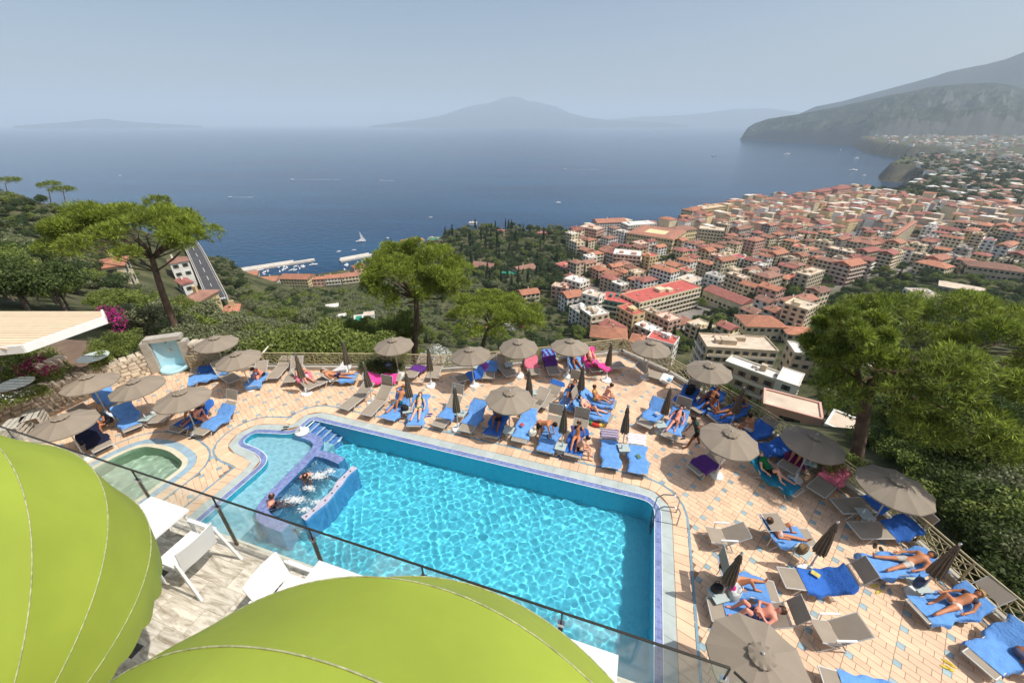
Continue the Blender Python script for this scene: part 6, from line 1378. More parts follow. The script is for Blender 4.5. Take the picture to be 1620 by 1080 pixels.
hc((1246, 528), (1293, 532), (1250, 511), -89, 12, 'cream', 'hip', 'cream house with orange hip roof behind the left edge of the right pine', near=True, storeys=3, rm=m_terra[1])
hc((1012, 480), (1110, 455), (986, 460), -92, 20, 'cream', 'flat', 'large cream hotel with red flat roof and five balcony rows', flat='red', near=True, storeys=6, balcony=1, **bl)
m_net = mat('green_scaffold_net', S(88, 128, 116), .9, .3, .4)
hc((948, 474), (1011, 485), (968, 458), -94, 21, 'grey', 'flat', 'apartment wing wrapped in green scaffold netting beside the red roofed hotel', flat='red', storeys=6, wm=m_net, balcony=2, **bl)
hc((1113, 458), (1174, 482), (1121, 448), -97, 11, 'cream', 'gable', 'long church with a plain red gable roof in the middle of town', name='church', storeys=1, rm=m_terra[3])
hc((992, 368), (1065, 379), (1021, 356), -97, 15, 'yellow', 'court', 'big yellow palace with red ring roof around a courtyard', name='palace', storeys=3)
hc((1068, 366), (1104, 362), (1070, 355), -97, 14, 'yellow', 'hip', 'yellow palace wing right of the courtyard palace', name='palace', storeys=3); hc((1106, 362), (1146, 366), (1110, 352), -97, 15, 'cream', 'flat', 'long cream seafront convent with many windows', name='convent', storeys=4)
hc((994, 357), (1039, 354), (1000, 344), -97, 14, 'white', 'flat', 'stepped white hotel on the sea cliff', flat='white', storeys=4, balcony=1, **bl); hc((945, 353), (992, 351), (949, 345), -98, 12, 'white', 'gable', 'white hotel with long red roof on the sea cliff', storeys=4, rm=m_terra[0]); hc((916, 359), (944, 364), (925, 351), -99, 11, 'pink', 'flat', 'pinkish hotel block at the left end of the cliff town', storeys=3, **bl)
hc((1096, 334), (1118, 330), (1100, 324), -98, 13, 'yellow', 'hip', 'yellow villa with red roof on the sea cliff', storeys=3); hc((1112, 331), (1150, 326), (1114, 320), -97, 14, 'ochre', 'flat', 'ochre grand hotel on the sea cliff', storeys=4, **bl)
hc((872, 453), (897, 457), (881, 441), -97, 10, 'pink', 'flat', 'pink flat roofed house beside the orchard', storeys=3, near=True); hc((892, 441), (918, 449), (905, 430), -93, 15, 'white', 'flat', 'white apartment house with balconies right of the pink house', storeys=5, near=True, balcony=2, flat='white', **bl)
hc((920, 465), (948, 472), (936, 452), -91, 17, 'white', 'flat', 'tall pale apartment house left of the scaffold netting', storeys=5, near=True, balcony=2, **bl); hc((970, 402), (1014, 406), (986, 389), -94, 18, 'pink', 'flat', 'pinkish brown apartment house with white flat roof', storeys=5, flat='white', balcony=2, **bl)
hc((934, 532), (992, 538), (940, 509), -74, 12, 'cream', 'hip', 'house group with orange hip roofs just behind the far deck corner', near=True, storeys=3, rm=m_terra[1]); hc((1023, 535), (1066, 547), (1028, 513), -76, 14, 'white', 'flat', 'white house with red roof terrace right of the far deck corner', near=True, storeys=4, flat='red', balcony=1)
hc((996, 540), (1022, 545), (999, 519), -77, 10, 'pink', 'hip', 'small pink house with orange hip roof behind the far deck corner', storeys=3, rm=m_terra[1])
hc((1280, 437), (1306, 428), (1294, 420), -92, 20, 'beige', 'flat', 'tall beige tower block with pale roof in the old town', storeys=6, **bl); hc((1420, 372), (1452, 350), (1440, 366), -94, 18, 'cream', 'hip', 'cream corner palace with red roof along the main street', storeys=5)
hc((1448, 414), (1496, 425), (1456, 404), -97, 14, 'cream', 'hip', 'wide cream house with orange roof left of the white villa', storeys=4, rm=m_terra[1]); hc((1532, 420), (1628, 432), (1540, 404), -95, 14, 'beige', 'hip', 'long beige building with tiled roof at the right edge of town', storeys=3); hc((1430, 456), (1462, 472), (1450, 446), -88, 15, 'white', 'flat', 'ornate white villa above the right pine crown', storeys=4, flat='pale', near=True)
hc((1484, 452), (1560, 466), (1506, 438), -97, 4, 'grey', 'flat', 'low greenhouse sheds with pale green roofs right of the white villa', storeys=1, flat='pale', rooftop=False); hc((1296, 304), (1326, 300), (1302, 292), -97, 14, 'pink', 'hip', 'red roofed grand hotel at the cliff edge of the cove', storeys=4, rm=m_terra[3]); hc((1326, 300), (1350, 297), (1328, 288), -95, 14, 'pink', 'hip', 'second red roofed grand hotel wing above the cove', storeys=4, rm=m_terra[3])
# harbour
hc((442, 441), (486, 442), (456, 424), -146, 14, 'yellow', 'gable', 'big yellow harbour house with orange gable roof', storeys=4, rm=m_terra[1], near=True); hc((373, 439), (407, 435), (372, 430), -152, 8, 'beige', 'gable', 'long boat shed with orange roof at the left end of the harbour', storeys=2, rm=m_terra[1])
hc((404, 446), (437, 444), (403, 438), -150, 10, 'white', 'gable', 'white harbour house left of the big yellow one', storeys=3, rm=m_terra[1]); hc((494, 442), (512, 441), (496, 430), -149, 12, 'pink', 'hip', 'pink harbour house right of the channel gap', storeys=3, rm=m_terra[1]); hc((513, 441), (538, 439), (515, 430), -149, 12, 'white', 'gable', 'white harbour house with orange roof, middle of the right row', storeys=3, rm=m_terra[1], balcony=1); hc((540, 439), (567, 436), (542, 428), -149, 12, 'cream', 'gable', 'cream harbour house at the right end of the row', storeys=3, rm=m_terra[0], balcony=1)
hc((560, 424), (580, 420), (562, 415), -150, 8, 'pink', 'hip', 'small pink harbour house behind the round pine', storeys=2, rm=m_terra[1])
# houses on the left slope, orchard
hc((150, 425), (194, 419), (147, 411), None, 7, 'cream', 'hip', 'cream villa with orange hip roof under the big left pine', storeys=2, near=True, rm=m_terra[1]); hc((268, 417), (298, 412), (263, 405), None, 8, 'white', 'hip', 'white house with brownish roof beside the coast road', storeys=2, near=True, rm=m_terra[2]); hc((288, 450), (305, 446), (281, 438), None, 5, 'white', 'gable', 'small red roofed house beside the coast road', storeys=1, rm=m_terra[3]); hc((276, 480), (306, 480), (291, 459), None, 9, 'ochre', 'hip', 'ochre house with a mottled roof below the coast road', storeys=2, near=True, rm=m_terra[2]); hc((354, 498), (373, 495), (357, 485), None, 4, 'ochre', 'gable', 'small orange roofed hut at the road end', storeys=1, rm=m_terra[1])
hc((790, 436), (819, 437), (784, 424), None, 4, 'grey', 'flat', 'low shed under a bright green tarp in the orchard', storeys=1, flat='green', rooftop=False); hc((826, 467), (854, 463), (826, 452), None, 6, 'cream', 'gable', 'cottage with bright orange roof above the flat pine', storeys=2, rm=m_terra[1]); hc((745, 421), (776, 425), (748, 409), None, 7, 'pink', 'gable', 'old farmhouse with weathered roofs in the orchard', storeys=2, rm=m_terra[2]); hc((822, 430), (850, 424), (824, 420), None, 6, 'cream', 'gable', 'long low house with tiled roof left of the pink house', storeys=1, rm=m_terra[2])
hc((636, 384), (672, 380), (640, 374), None, 10, 'white', 'hip', 'white house at the water edge behind the round pine', storeys=2, flat='pale'); hc((676, 380), (700, 380), (680, 374), -118, 8, 'beige', 'flat', 'small flat house with green roof on the wooded point', storeys=2, flat='green'); hc((742, 353), (754, 353), (744, 347), None, 10, 'white', 'flat', 'white villa tower among the trees of the wooded point', storeys=3); hc((785, 366), (798, 366), (786, 361), None, 7, 'cream', 'hip', 'red roofed cottage among the trees of the wooded point', storeys=2, rm=m_terra[3]); hc((851, 369), (866, 369), (853, 364), None, 6, 'cream', 'hip', 'small red roofed cottage right of the tennis netting', storeys=2, rm=m_terra[3])
for i, (A, B, C, c_) in enumerate((((515, 488), (536, 485), (517, 482), 'white'), ((560, 515), (575, 513), (562, 508), 'green'), ((600, 518), (622, 515), (602, 511), 'green'), ((575, 500), (592, 498), (577, 494), 'pale'), ((528, 505), (548, 502), (530, 498), 'white'))):
    hc(A, B, C, None, 4, 'white', 'flat', ['low white pool house in the orchard', 'pale green greenhouse roof in the orchard, left', 'pale green greenhouse roof in the orchard, nearest the pine', 'small pale shed between the greenhouses', 'white shed in the orchard below the harbour'][i], storeys=1, flat=c_, rooftop=False)
# ---- the fabric of the old town
def fits(x, y, r):
    for fx, fy, fr, w, d, rz in FOOT:
        dx, dy = x - fx, y - fy
        if dx * dx + dy * dy < (fr + r + 14) ** 2:
            ca, sa = math.cos(-rz), math.sin(-rz); lx, ly = abs(dx * ca - dy * sa), abs(dx * sa + dy * ca)
            if lx < w / 2 + r * .9 and ly < d / 2 + r * .9: return False
    return True
AREAS = [((1000, 345), 'by the seafront convents'), ((1060, 400), 'below the courtyard palace'), ((1040, 430), 'behind the red roofed hotel'), ((1130, 420), 'just left of the church'), ((1180, 445), 'on the square by the church'), ((1170, 375), 'around the long convent'), ((1220, 335), 'on the cliff edge'), ((1250, 370), 'in the old town centre'), ((1260, 410), 'left of the tall beige tower'), ((1330, 330), 'below the grand cliff hotels'), ((1340, 380), 'in the dense middle of town'), ((1350, 430), 'along the main street'), ((1420, 330), 'behind the cliff park'), ((1430, 385), 'by the corner palace'), ((1500, 350), 'in the far right of town'), ((1500, 400), 'right of the main street'), ((1590, 330), 'at the far right edge'), ((1590, 390), 'at the right edge of town'), ((1210, 490), 'above the orange hip roofs'), ((1280, 480), 'left of the right pine crown'), ((960, 430), 'beside the tall apartment houses'), ((1090, 510), 'around the sunken garden')]
cand = []
rt = random.Random(23); th = R(30); ct, st = math.cos(th), math.sin(th)
PIT = 15.5
for i in range(-20, 95):
    for j in range(-60, 70):
        if i % 6 == 0 or j % 7 == 0: 
            if rt.random() < .55: continue
        a = i * PIT + rt.uniform(-2, 2); b = j * PIT * .92 + rt.uniform(-2, 2); x = 60 + a * ct - b * st; y = 180 + a * st + b * ct
        if not inside(TOWN_POLY, x, y): continue
        u, v, d = proj((x, y, TOWN + 8)); 
        if not (860 < u < 1660): continue
        dens = .74 if u < 1480 else .56
        if v < 300 and u > 1400: dens = .5
        if 1080 < u < 1175 and 483 < v < 560: dens = .15
        if rt.random() > dens: continue
        cand.append((d, x, y, u, v))
cand.sort(); NIND = 0; far_mb = {}
def far_house(mbW, mbR, x, y, z, w, d, h, rz, roof, wi, ri):
    mbW.box((x, y, z + h / 2 - 2), (w, d, h + 4), rz, wi); t = MB()
    if roof == 'flat': mbR.box((x, y, z + h + .15), (w * 1.01, d * 1.01, .3), rz, ri)
    else:
        roof_mesh(t, roof, w, d, h); ca, sa = math.cos(rz), math.sin(rz); mbR.add([(x + p[0] * ca - p[1] * sa, y + p[0] * sa + p[1] * ca, z + p[2]) for p in t.v], t.f, ri)
    n = max(1, int(w / 3.4)); ca, sa = math.cos(rz), math.sin(rz)
    for s_ in range(max(1, int(h / 3.4))):
        for k in range(n):
            px, py = -w / 2 + w * (k + .5) / n, -d / 2 - .02; mbW.box((x + px * ca - py * sa, y + px * sa + py * ca, z + 3.3 * s_ + 1.9), (1.1, .1, 1.6), rz, 7)
fW, fR = MB(), MB(); wk = list(WALL); 
for (d_, x, y, u, v) in cand:
    big = rt.random() < .24; w = rt.uniform(9, 14.5) * (1.5 if big else rt.uniform(.75, 1)); dd = rt.uniform(8.5, 13.5); h = rt.choice([8, 10, 11, 12, 13, 14, 16]) + rt.uniform(0, 1.5) + (2 if big else 0)
    if not fits(x, y, min(w, dd) * .5): continue
    wall = rt.choices(wk, [6, 5, 2, 2, 4, 3, 1])[0]; roof = rt.choices(['hip', 'gable', 'flat'], [4, 4, 3.6])[0]; fl = rt.choices(['pale', 'white', 'grey', 'red'], [4, 2, 2, 2])[0]; rz = th + rt.uniform(-.14, .14) + (math.pi / 2 if rt.random() < .4 else 0); z = TOWN + 1
    zg = H(x, y)
    if NIND < 232:
        NIND += 1; size = ('long ' if w > 15 else 'small ' if w * dd < 95 else 'tall ' if h > 15.5 else 'low ' if h < 9.5 else '')
        rn = {'hip': 'hipped tile roof', 'gable': 'gabled tile roof', 'flat': fl + ' flat roof'}[roof]; ar = min(AREAS, key=lambda a: (a[0][0] - u) ** 2 + (a[0][1] - v) ** 2 * 2)[1]
        house(x, y, zg, w, dd, h, rz, wall, roof, f'{size}{wall} house with a {rn} {ar}', 'houses of the old town', flat=fl, balcony=(1 if (rt.random() < .18 and d_ < 520) else False))
    else:
        far_house(fW, fR, x, y, zg, w, dd, h, rz, roof, wk.index(wall), rt.randint(0, 3) if roof != 'flat' else 4 + (fl == 'white')); FOOT.append((x, y, .62 * max(w, dd), w, dd, rz))
# far side of the bay: scattered houses out to the mountain foot
for k in range(1900):
    u = rt.uniform(1375, 1640); v = rt.uniform(203, 322)
    if u < 1440 and v > 226 or (v > 292 and u < 1470): continue
    for zz in (TOWN + 40, TOWN + 20, TOWN + 5):
        p = at(u, v, zz) if v > 200 else None
        if p and abs(H(p.x, p.y) - zz) < 14 and p.y < 6000: break
    else: continue
    dens = .75 if v < 232 else .24
    if rt.random() > dens: continue
    if dist_poly_np(COAST, np.array([p.x]), np.array([p.y]))[0] < 25: continue
    s_ = 1.0 + max(0, (262 - v)) / 70.; w = rt.uniform(10, 17) * s_; h = rt.uniform(7, 12) * (1 + .25 * (s_ - 1)); far_house(fW, fR, p.x, p.y, H(p.x, p.y), w, rt.uniform(9, 15) * s_, h, rt.uniform(0, 3), rt.choice(['hip', 'flat', 'flat']), rt.choice([0, 1, 1, 3, 4]), rt.choice([0, 2, 4, 5]))
o = fW.build('distant_houses', [m_wall_t[k] for k in wk] + [m_pane]); tag(o, 'far houses crowding the coastal plain to the mountain foot', kind='stuff')
o = fR.build('distant_roofs', m_terra + [m_flatr['pale'], m_flatr['white']]); tag(o, 'red and pale roofs of the far houses on the plain', kind='stuff')
# ---- coast road with markings
m_road = mat('road_asphalt', (.075, .075, .078), .9, .15, .3); m_paint = mat('white_road_paint', (.7, .7, .68), .7, .1, 1); m_kerbr = mat('road_wall', S(170, 164, 152), .9, .15, .4)
rpts = [at(u, v, -60) for u, v in ((292, 372), (303, 392), (314, 412), (324, 432), (334, 452), (343, 472), (350, 490), (356, 512))]; rpts = [Vector((p.x, p.y)) for p in rpts]
RP = _smooth_open(rpts, 2); re_ = emp('coast_road', (RP[0].x, RP[0].y, 0)); tag(re_, 'grey asphalt coast road with white lines on the left slope', kind='structure'); roff = Matrix.Translation((-RP[0].x, -RP[0].y, 0))
def rstrip(o0, o1, dz, i0=0, i1=None, step=None):
    mb = MB(); rows = []
    for i, p in enumerate(RP):
        d = (RP[min(i + 1, len(RP) - 1)] - RP[max(0, i - 1)]).normalized(); n = Vector((-d.y, d.x)); rows.append((p + n * o0, p + n * o1, RZ[i] + dz))
    for i in range(len(rows) - 1):
        if step and i % step: continue
        a, b = rows[i], rows[i + 1]; mb.add([(*a[0], a[2]), (*a[1], a[2]), (*b[1], b[2]), (*b[0], b[2])], [(0, 1, 2, 3)])
    return mb
RZ = []
for i, p in enumerate(RP):
    d = (RP[min(i + 1, len(RP) - 1)] - RP[max(0, i - 1)]).normalized(); n = Vector((-d.y, d.x)); RZ.append(max(H(*(p + n * k)) for k in (-5, 0, 5)) + 1.0)
for _ in range(6): RZ = [RZ[0]] + [max(RZ[i], (RZ[i - 1] + RZ[i + 1]) / 2) for i in range(1, len(RZ) - 1)] + [RZ[-1]]
for mb, nm, mt_ in ((rstrip(-3.5, 3.5, 0), 'carriageway', m_road), (rstrip(-3.2, -3.05, .02), 'edge_line', m_paint), (rstrip(3.05, 3.2, .02), 'edge_line', m_paint), (rstrip(-.1, .1, .02, step=2), 'centre_line', m_paint)):
    o = mb.build(nm, mt_, re_); o.matrix_parent_inverse = roff
for off_ in (-3.85, 3.85):
    mb = MB()
    for i in range(len(RP) - 1):
        d = (RP[i + 1] - RP[i]).normalized(); n = Vector((-d.y, d.x)); mb.beam((*(RP[i] + n * off_), RZ[i] - 1.2), (*(RP[i + 1] + n * off_), RZ[i + 1] - 1.2), .5, 4.0)
    o = mb.build('side_wall', m_kerbr, re_); o.matrix_parent_inverse = roff
k = len(RP) - 6; d = (RP[k + 1] - RP[k]).normalized(); n = Vector((-d.y, d.x))
for j in range(8):
    c_ = RP[k] + n * (-2.6 + j * .75); o = MB().box((c_.x, c_.y, RZ[k] + .03), (.5, 3.2, .02), math.atan2(d.y, d.x) - math.pi / 2).build('crossing_stripe', m_paint, re_); o.matrix_parent_inverse = roff
for p in RP: FOOT.append((p.x, p.y, 5, 9, 9, 0))
# ---- cars
m_gl = mat('car_glass', (.02, .025, .03), .1, 0); m_ty = mat('tyre_black', (.015, .015, .015), .8, 0)
CC = {'white': (.75, .75, .74), 'silver': (.45, .46, .47), 'black': (.02, .02, .022), 'red': (.35, .03, .03), 'blue': (.05, .12, .3), 'grey': (.2, .2, .21)}
def car(u, v, z, rz, c_, label, group=None):
    p = at(u, v, z); zg = max(H(p.x, p.y), -999); e = emp('parked_car', (p.x, p.y, zg + .35), rz, label, 'car', group); m_ = mat('car_paint_' + c_, CC[c_], .25, 0, spec=.6)
    prof = [(-2.1, .35), (-2.15, .75), (-1.5, .95), (1.2, .92), (2.05, .78), (2.1, .38)]
    def ext(prof, w, inset=0): n = len(prof); V = [(x, -w, z) for x, z in prof] + [(x, w, z) for x, z in prof]; return V, [tuple(range(n))[::-1], tuple(range(n, 2 * n))] + [(i, (i + 1) % n, n + (i + 1) % n, n + i) for i in range(n)]
    V, F = ext(prof, .88); MB().add(V, F).build('body', m_, e); V, F = ext([(-1.75, .93), (-1.2, 1.42), (.3, 1.45), (1.15, .93)], .76); MB().add(V, F).build('windows', m_gl, e); MB().box((-.45, 0, 1.46), (1.4, 1.4, .05)).build('roof', m_, e)
    for x in (-1.35, 1.35):
        for y in (-.85, .85): MB().tube([(x, y - .1, .32), (x, y + .1, .32)], .32, 10).build('wheel', m_ty, e)
cg = random.Random(5); cl = ['white', 'silver', 'black', 'red', 'blue', 'grey', 'white', 'grey']
spots = [(736, 507), (746, 512), (757, 505), (768, 510), (780, 503), (791, 512), (802, 506), (742, 525), (752, 533), (812, 515), (776, 520), (824, 508), (836, 517), (790, 524)]
for i, (u, v) in enumerate(spots): car(u, v, -98, cg.uniform(-.2, .2) + .5, cl[i % 8], cl[i % 8] + ' car parked below the flat low pine', 'cars in the car park under the flat pine')
spots = [(1352, 572), (1366, 566), (1380, 573), (1394, 568), (1408, 574), (1422, 570), (1370, 588), (1384, 592), (1400, 586), (1390, 606), (1412, 598), (1376, 602)]
for i, (u, v) in enumerate(spots): car(u, v, -80, cg.uniform(-.15, .15) + .9, cl[(i * 3) % 8], cl[(i * 3) % 8] + ' car parked behind the right pine trunk', 'cars in the car park behind the right pine')
# ---- harbour piers and boats
m_conc = mat('pier_concrete', S(196, 188, 176), .9, .15, .2); m_hull = mat('white_hull', (.78, .78, .77), .35, .05, 2); m_hullb = mat('blue_hull', (.05, .12, .25), .4, .05, 2); m_cabin = mat('boat_cabin', (.6, .6, .6), .4, .1, 2); m_wood = mat('boat_deck', S(170, 130, 90), .7, .1, 3)
def pier(A, B, w, label, wall=True):
    a, b = at(*A, SEA), at(*B, SEA); c_ = (a + b) / 2; e = emp('pier', (c_.x, c_.y, SEA), math.atan2(b.y - a.y, b.x - a.x), label, 'pier'); l = (b - a).length
    MB().box((0, 0, .2), (l, w, 4.0)).build('quay', m_conc, e)
    if wall: MB().box((-l * .12, w * .42, 3.2), (l * .7, 1.2, 2.2)).build('parapet_wall', mat('white_sea_wall', S(228, 224, 216), .9, .08, .3), e)
pier((370, 432), (498, 412), 9, 'long harbour breakwater with a white wall, left of the channel'); pier((538, 414), (602, 402), 9, 'short harbour breakwater running behind the round pine')
def boat(u, v, ln, rz, label, mast=False, cabin=True, blue=False, group=None):
    p = at(u, v, SEA); e = emp('boat', (p.x, p.y, SEA), rz, label, 'boat', group); w = ln * .3; V = []
    st_ = [(-.5, .75), (-.3, .95), (0, 1.0), (.25, .85), (.42, .45), (.5, .04)]
    for z, k in ((-.3, .7), (.12 * ln ** .8, 1.0)):
        for x, q in st_: V.append((x * ln, -q * w / 2 * k, z + (.06 * ln if (z > 0 and x > .3) else 0)))
        for x, q in st_[::-1]: V.append((x * ln, q * w / 2 * k, z + (.06 * ln if (z > 0 and x > .3) else 0)))
    n = 12; MB().add(V, [(i, (i + 1) % n, n + (i + 1) % n, n + i) for i in range(n)] + [tuple(range(n, 2 * n))]).build('hull', m_hullb if blue else m_hull, e)
    h0 = .12 * ln ** .8
    if cabin: MB().box((-.03 * ln, 0, h0 + .05 * ln), (.38 * ln, w * .62, .11 * ln), 0, 0, .85).build('cabin', m_cabin if not blue else m_hull, e); MB().box((-.08 * ln, 0, h0 + .125 * ln), (.2 * ln, w * .5, .05 * ln)).build('flybridge', m_hull, e)
    else: MB().box((-.1 * ln, 0, h0 + .03), (.5 * ln, w * .7, .06)).build('deck', m_wood, e)
    if mast:
        MB().tube([(0, 0, h0), (0, 0, ln * 1.15)], [.05 * ln ** .5, .02 * ln ** .5], 6).build('mast', m_cabin, e); MB().add([(.02 * ln, 0, h0 + .1 * ln), (.46 * ln, .02, h0 + .06 * ln), (.02 * ln, 0, ln * 1.05)], [(0, 1, 2)]).build('sail', mat('furled_sail', (.8, .78, .75), .8, .05), e); MB().tube([(0, 0, h0 + .1 * ln), (-.42 * ln, 0, h0 + .1 * ln)], .06, 5).build('boom', m_cabin, e)
bg = random.Random(9)
for i in range(26):
    t = bg.random(); u = 400 + t * 92 + bg.uniform(-3, 3); v = 433 - t * 12 + bg.uniform(-5, 4)
    boat(u, v, bg.uniform(5, 8.5), bg.uniform(1.2, 2.2), 'small %s boat moored behind the long breakwater, %s' % (('blue' if i % 5 == 0 else 'white'), ('at its landward end' if t < .3 else 'half way along' if t < .65 else 'near its tip')), False, bg.random() < .6, i % 5 == 0, 'boats moored in the harbour')
for i in range(16):
    t = bg.random(); u = 545 + t * 40; v = 421 - t * 8 + bg.uniform(-3, 6); boat(u, v, bg.uniform(5, 8), bg.uniform(1.2, 2.2), 'small white boat moored by the short breakwater', False, bg.random() < .6, bg.random() < .2, 'boats moored by the short breakwater')
for (u, v, ln, rz, lab, ma, bl_) in ((571, 382, 16, .3, 'sailing yacht with a tall mast off the harbour', True, False), (614, 378, 12, .2, 'dark motor boat right of the sailing yacht', False, True), (883, 321, 14, .4, 'white motor yacht off the wooded point', False, False), (1129, 247, 30, .2, 'small dark boat far out before the headland', False, True), (1245, 244, 42, .2, 'large white yacht before the headland', False, False), (1355, 251, 34, .3, 'white yacht farthest right in the cove', False, False), (1350, 270, 36, .1, 'two deck ferry anchored in the cove', False, False), (1367, 278, 22, .5, 'white motor boat nearest the cove cliff', False, False), (1330, 238, 26, 1.2, 'faint sailing boat near the far harbour', True, False), (496, 419, 11, .4, 'white motor boat at the tip of the long breakwater', False, False), (681, 344, 8, .4, 'tiny white boat left of the wooded point', False, False), (364, 312, 10, .1, 'speeding motor boat left of centre on the open sea', False, False), (462, 284, 12, .0, 'speeding motor boat trailing a long wake', False, False), (603, 286, 11, .1, 'white motor boat mid bay', False, False), (893, 268, 14, .1, 'distant motor boat with a thin wake before the volcano', False, False), (190, 278, 10, .1, 'tiny motor boat at the far left of the bay', False, False), (560, 396, 7, .3, 'rowing boat outside the harbour mouth', False, False), (536, 398, 7, .8, 'small white launch by the harbour mouth', False, False)):
    boat(u, v, ln, rz, lab, ma, True, bl_)
# foam wakes behind the speeding boats
wk_ = MB()
for (u, v, l_, dr) in ((364, 312, 60, 1), (462, 284, 170, 1), (893, 268, 150, 1), (603, 286, 40, 1)):
    p = at(u, v, SEA + .25)
    for k in range(14):
        a = k / 14; wk_.box((p.x + 4 + l_ * a, p.y + rnd.uniform(-.6, .6), SEA + .2), (l_ / 14 * rnd.uniform(.5, 1.0), (1.2 + 3 * a) * rnd.uniform(.6, 1.1), .12), rnd.uniform(-.05, .05))
tag(wk_.build('wake', mat('wake_foam', (.7, .75, .78), .8, .1, 1)), 'thin white wakes trailing behind the speeding boats', kind='stuff')
# ================================================================ trees and shrubs
def leaf_mat(name, c_, isl=.35, tr=.3): return mat(name, c_, .6, .30, .8, island=isl, transl=tr, spec=.25)
m_pine = leaf_mat('pine_needles', (.265, .325, .048), .55); m_pine2 = leaf_mat('pine_needles_dark', (.135, .178, .036), .5)
m_leafA = leaf_mat('olive_leaves', (.225, .245, .125)); m_leafB = leaf_mat('evergreen_leaves', (.070, .105, .034)); m_leafC = leaf_mat('light_leaves', (.20, .25, .058)); m_leafD = leaf_mat('dark_shrub_leaves', (.085, .122, .034), .45); m_cyp = leaf_mat('cypress_leaves', (.036, .058, .024)); m_flow = leaf_mat('magenta_flowers', S(170, 46, 120), .4); m_wflow = leaf_mat('white_flowers', (.7, .7, .65), .2)
m_bark = mat('pine_bark', S(104, 84, 70), .95, .35, 3, .6, 12); m_bark2 = mat('grey_bark', S(104, 92, 80), .95, .3, 3, .5, 12)
def rot_basis(n, g):
    """random orthonormal frames: n (k,3) -> a, b perpendicular to n"""
    r_ = g.normal(size=n.shape); a = np.cross(n, r_); a /= np.linalg.norm(a, axis=1, keepdims=True) + 1e-9; b = np.cross(n, a); return a, b
def unit(g, k, up=0.0):
    v = g.normal(size=(k, 3)); v[:, 2] += up; return v / (np.linalg.norm(v, axis=1, keepdims=True) + 1e-9)
def leaves(lobes, n, size, g, shell=.55, up=.25, tilt=.8, aspect=.55):
    """lobes: list of (centre, (rx,ry,rz)); returns V,F of n leaf quads spread through the lobes, denser near the surface"""
    A = np.array([l[1][0] * l[1][1] + l[1][0] * l[1][2] for l in lobes]); A = A / A.sum(); idx = g.choice(len(lobes), n, p=A); c_ = np.array([l[0] for l in lobes])[idx]; r_ = np.array([l[1] for l in lobes])[idx]
    d = unit(g, n, up); rad = shell + (1 - shell) * g.random((n, 1)) ** .6; rad *= 1 + .10 * g.normal(size=(n, 1)); P = c_ + d * r_ * rad
    nn = d + tilt * g.normal(size=(n, 3)); nn /= np.linalg.norm(nn, axis=1, keepdims=True); a, b = rot_basis(nn, g); s_ = size * g.uniform(.6, 1.4, (n, 1)); 
    V = np.stack([P - a * s_, P - b * s_ * aspect, P + a * s_, P + b * s_ * aspect], 1).reshape(-1, 3); return V, np.arange(4 * n).reshape(-1, 4)
def tufts(P, D, size, g, k=11, w=.05):
    """needle tufts: k thin blades fanning round direction D at points P"""
    n = len(P); Pk = np.repeat(P, k, 0); Dk = np.repeat(D, k, 0); d = Dk * .75 + .62 * g.normal(size=Pk.shape); d /= np.linalg.norm(d, axis=1, keepdims=True); a = np.cross(d, np.array([0., 0, 1]) + .45 * g.normal(size=d.shape)); a /= np.linalg.norm(a, axis=1, keepdims=True) + 1e-9; s_ = size * g.uniform(.65, 1.25, (n * k, 1))
    V = np.stack([Pk - a * s_ * w * .4, Pk + d * s_ * .55 - a * s_ * w, Pk + d * s_, Pk + d * s_ * .55 + a * s_ * w], 1).reshape(-1, 3); return V, np.arange(4 * n * k).reshape(-1, 4)
def limb(mb, a, b, r0, r1, g, bend=.12, n=5):
    a = Vector(a); b = Vector(b); l = (b - a).length; pts = []; o = Vector((g.uniform(-1, 1), g.uniform(-1, 1), g.uniform(-.4, .6))) * l * bend
    for i in range(n + 1): t = i / n; pts.append(a.lerp(b, t) + o * math.sin(math.pi * t))
    mb.tube(pts, [r0 + (r1 - r0) * i / n for i in range(n + 1)], 7)
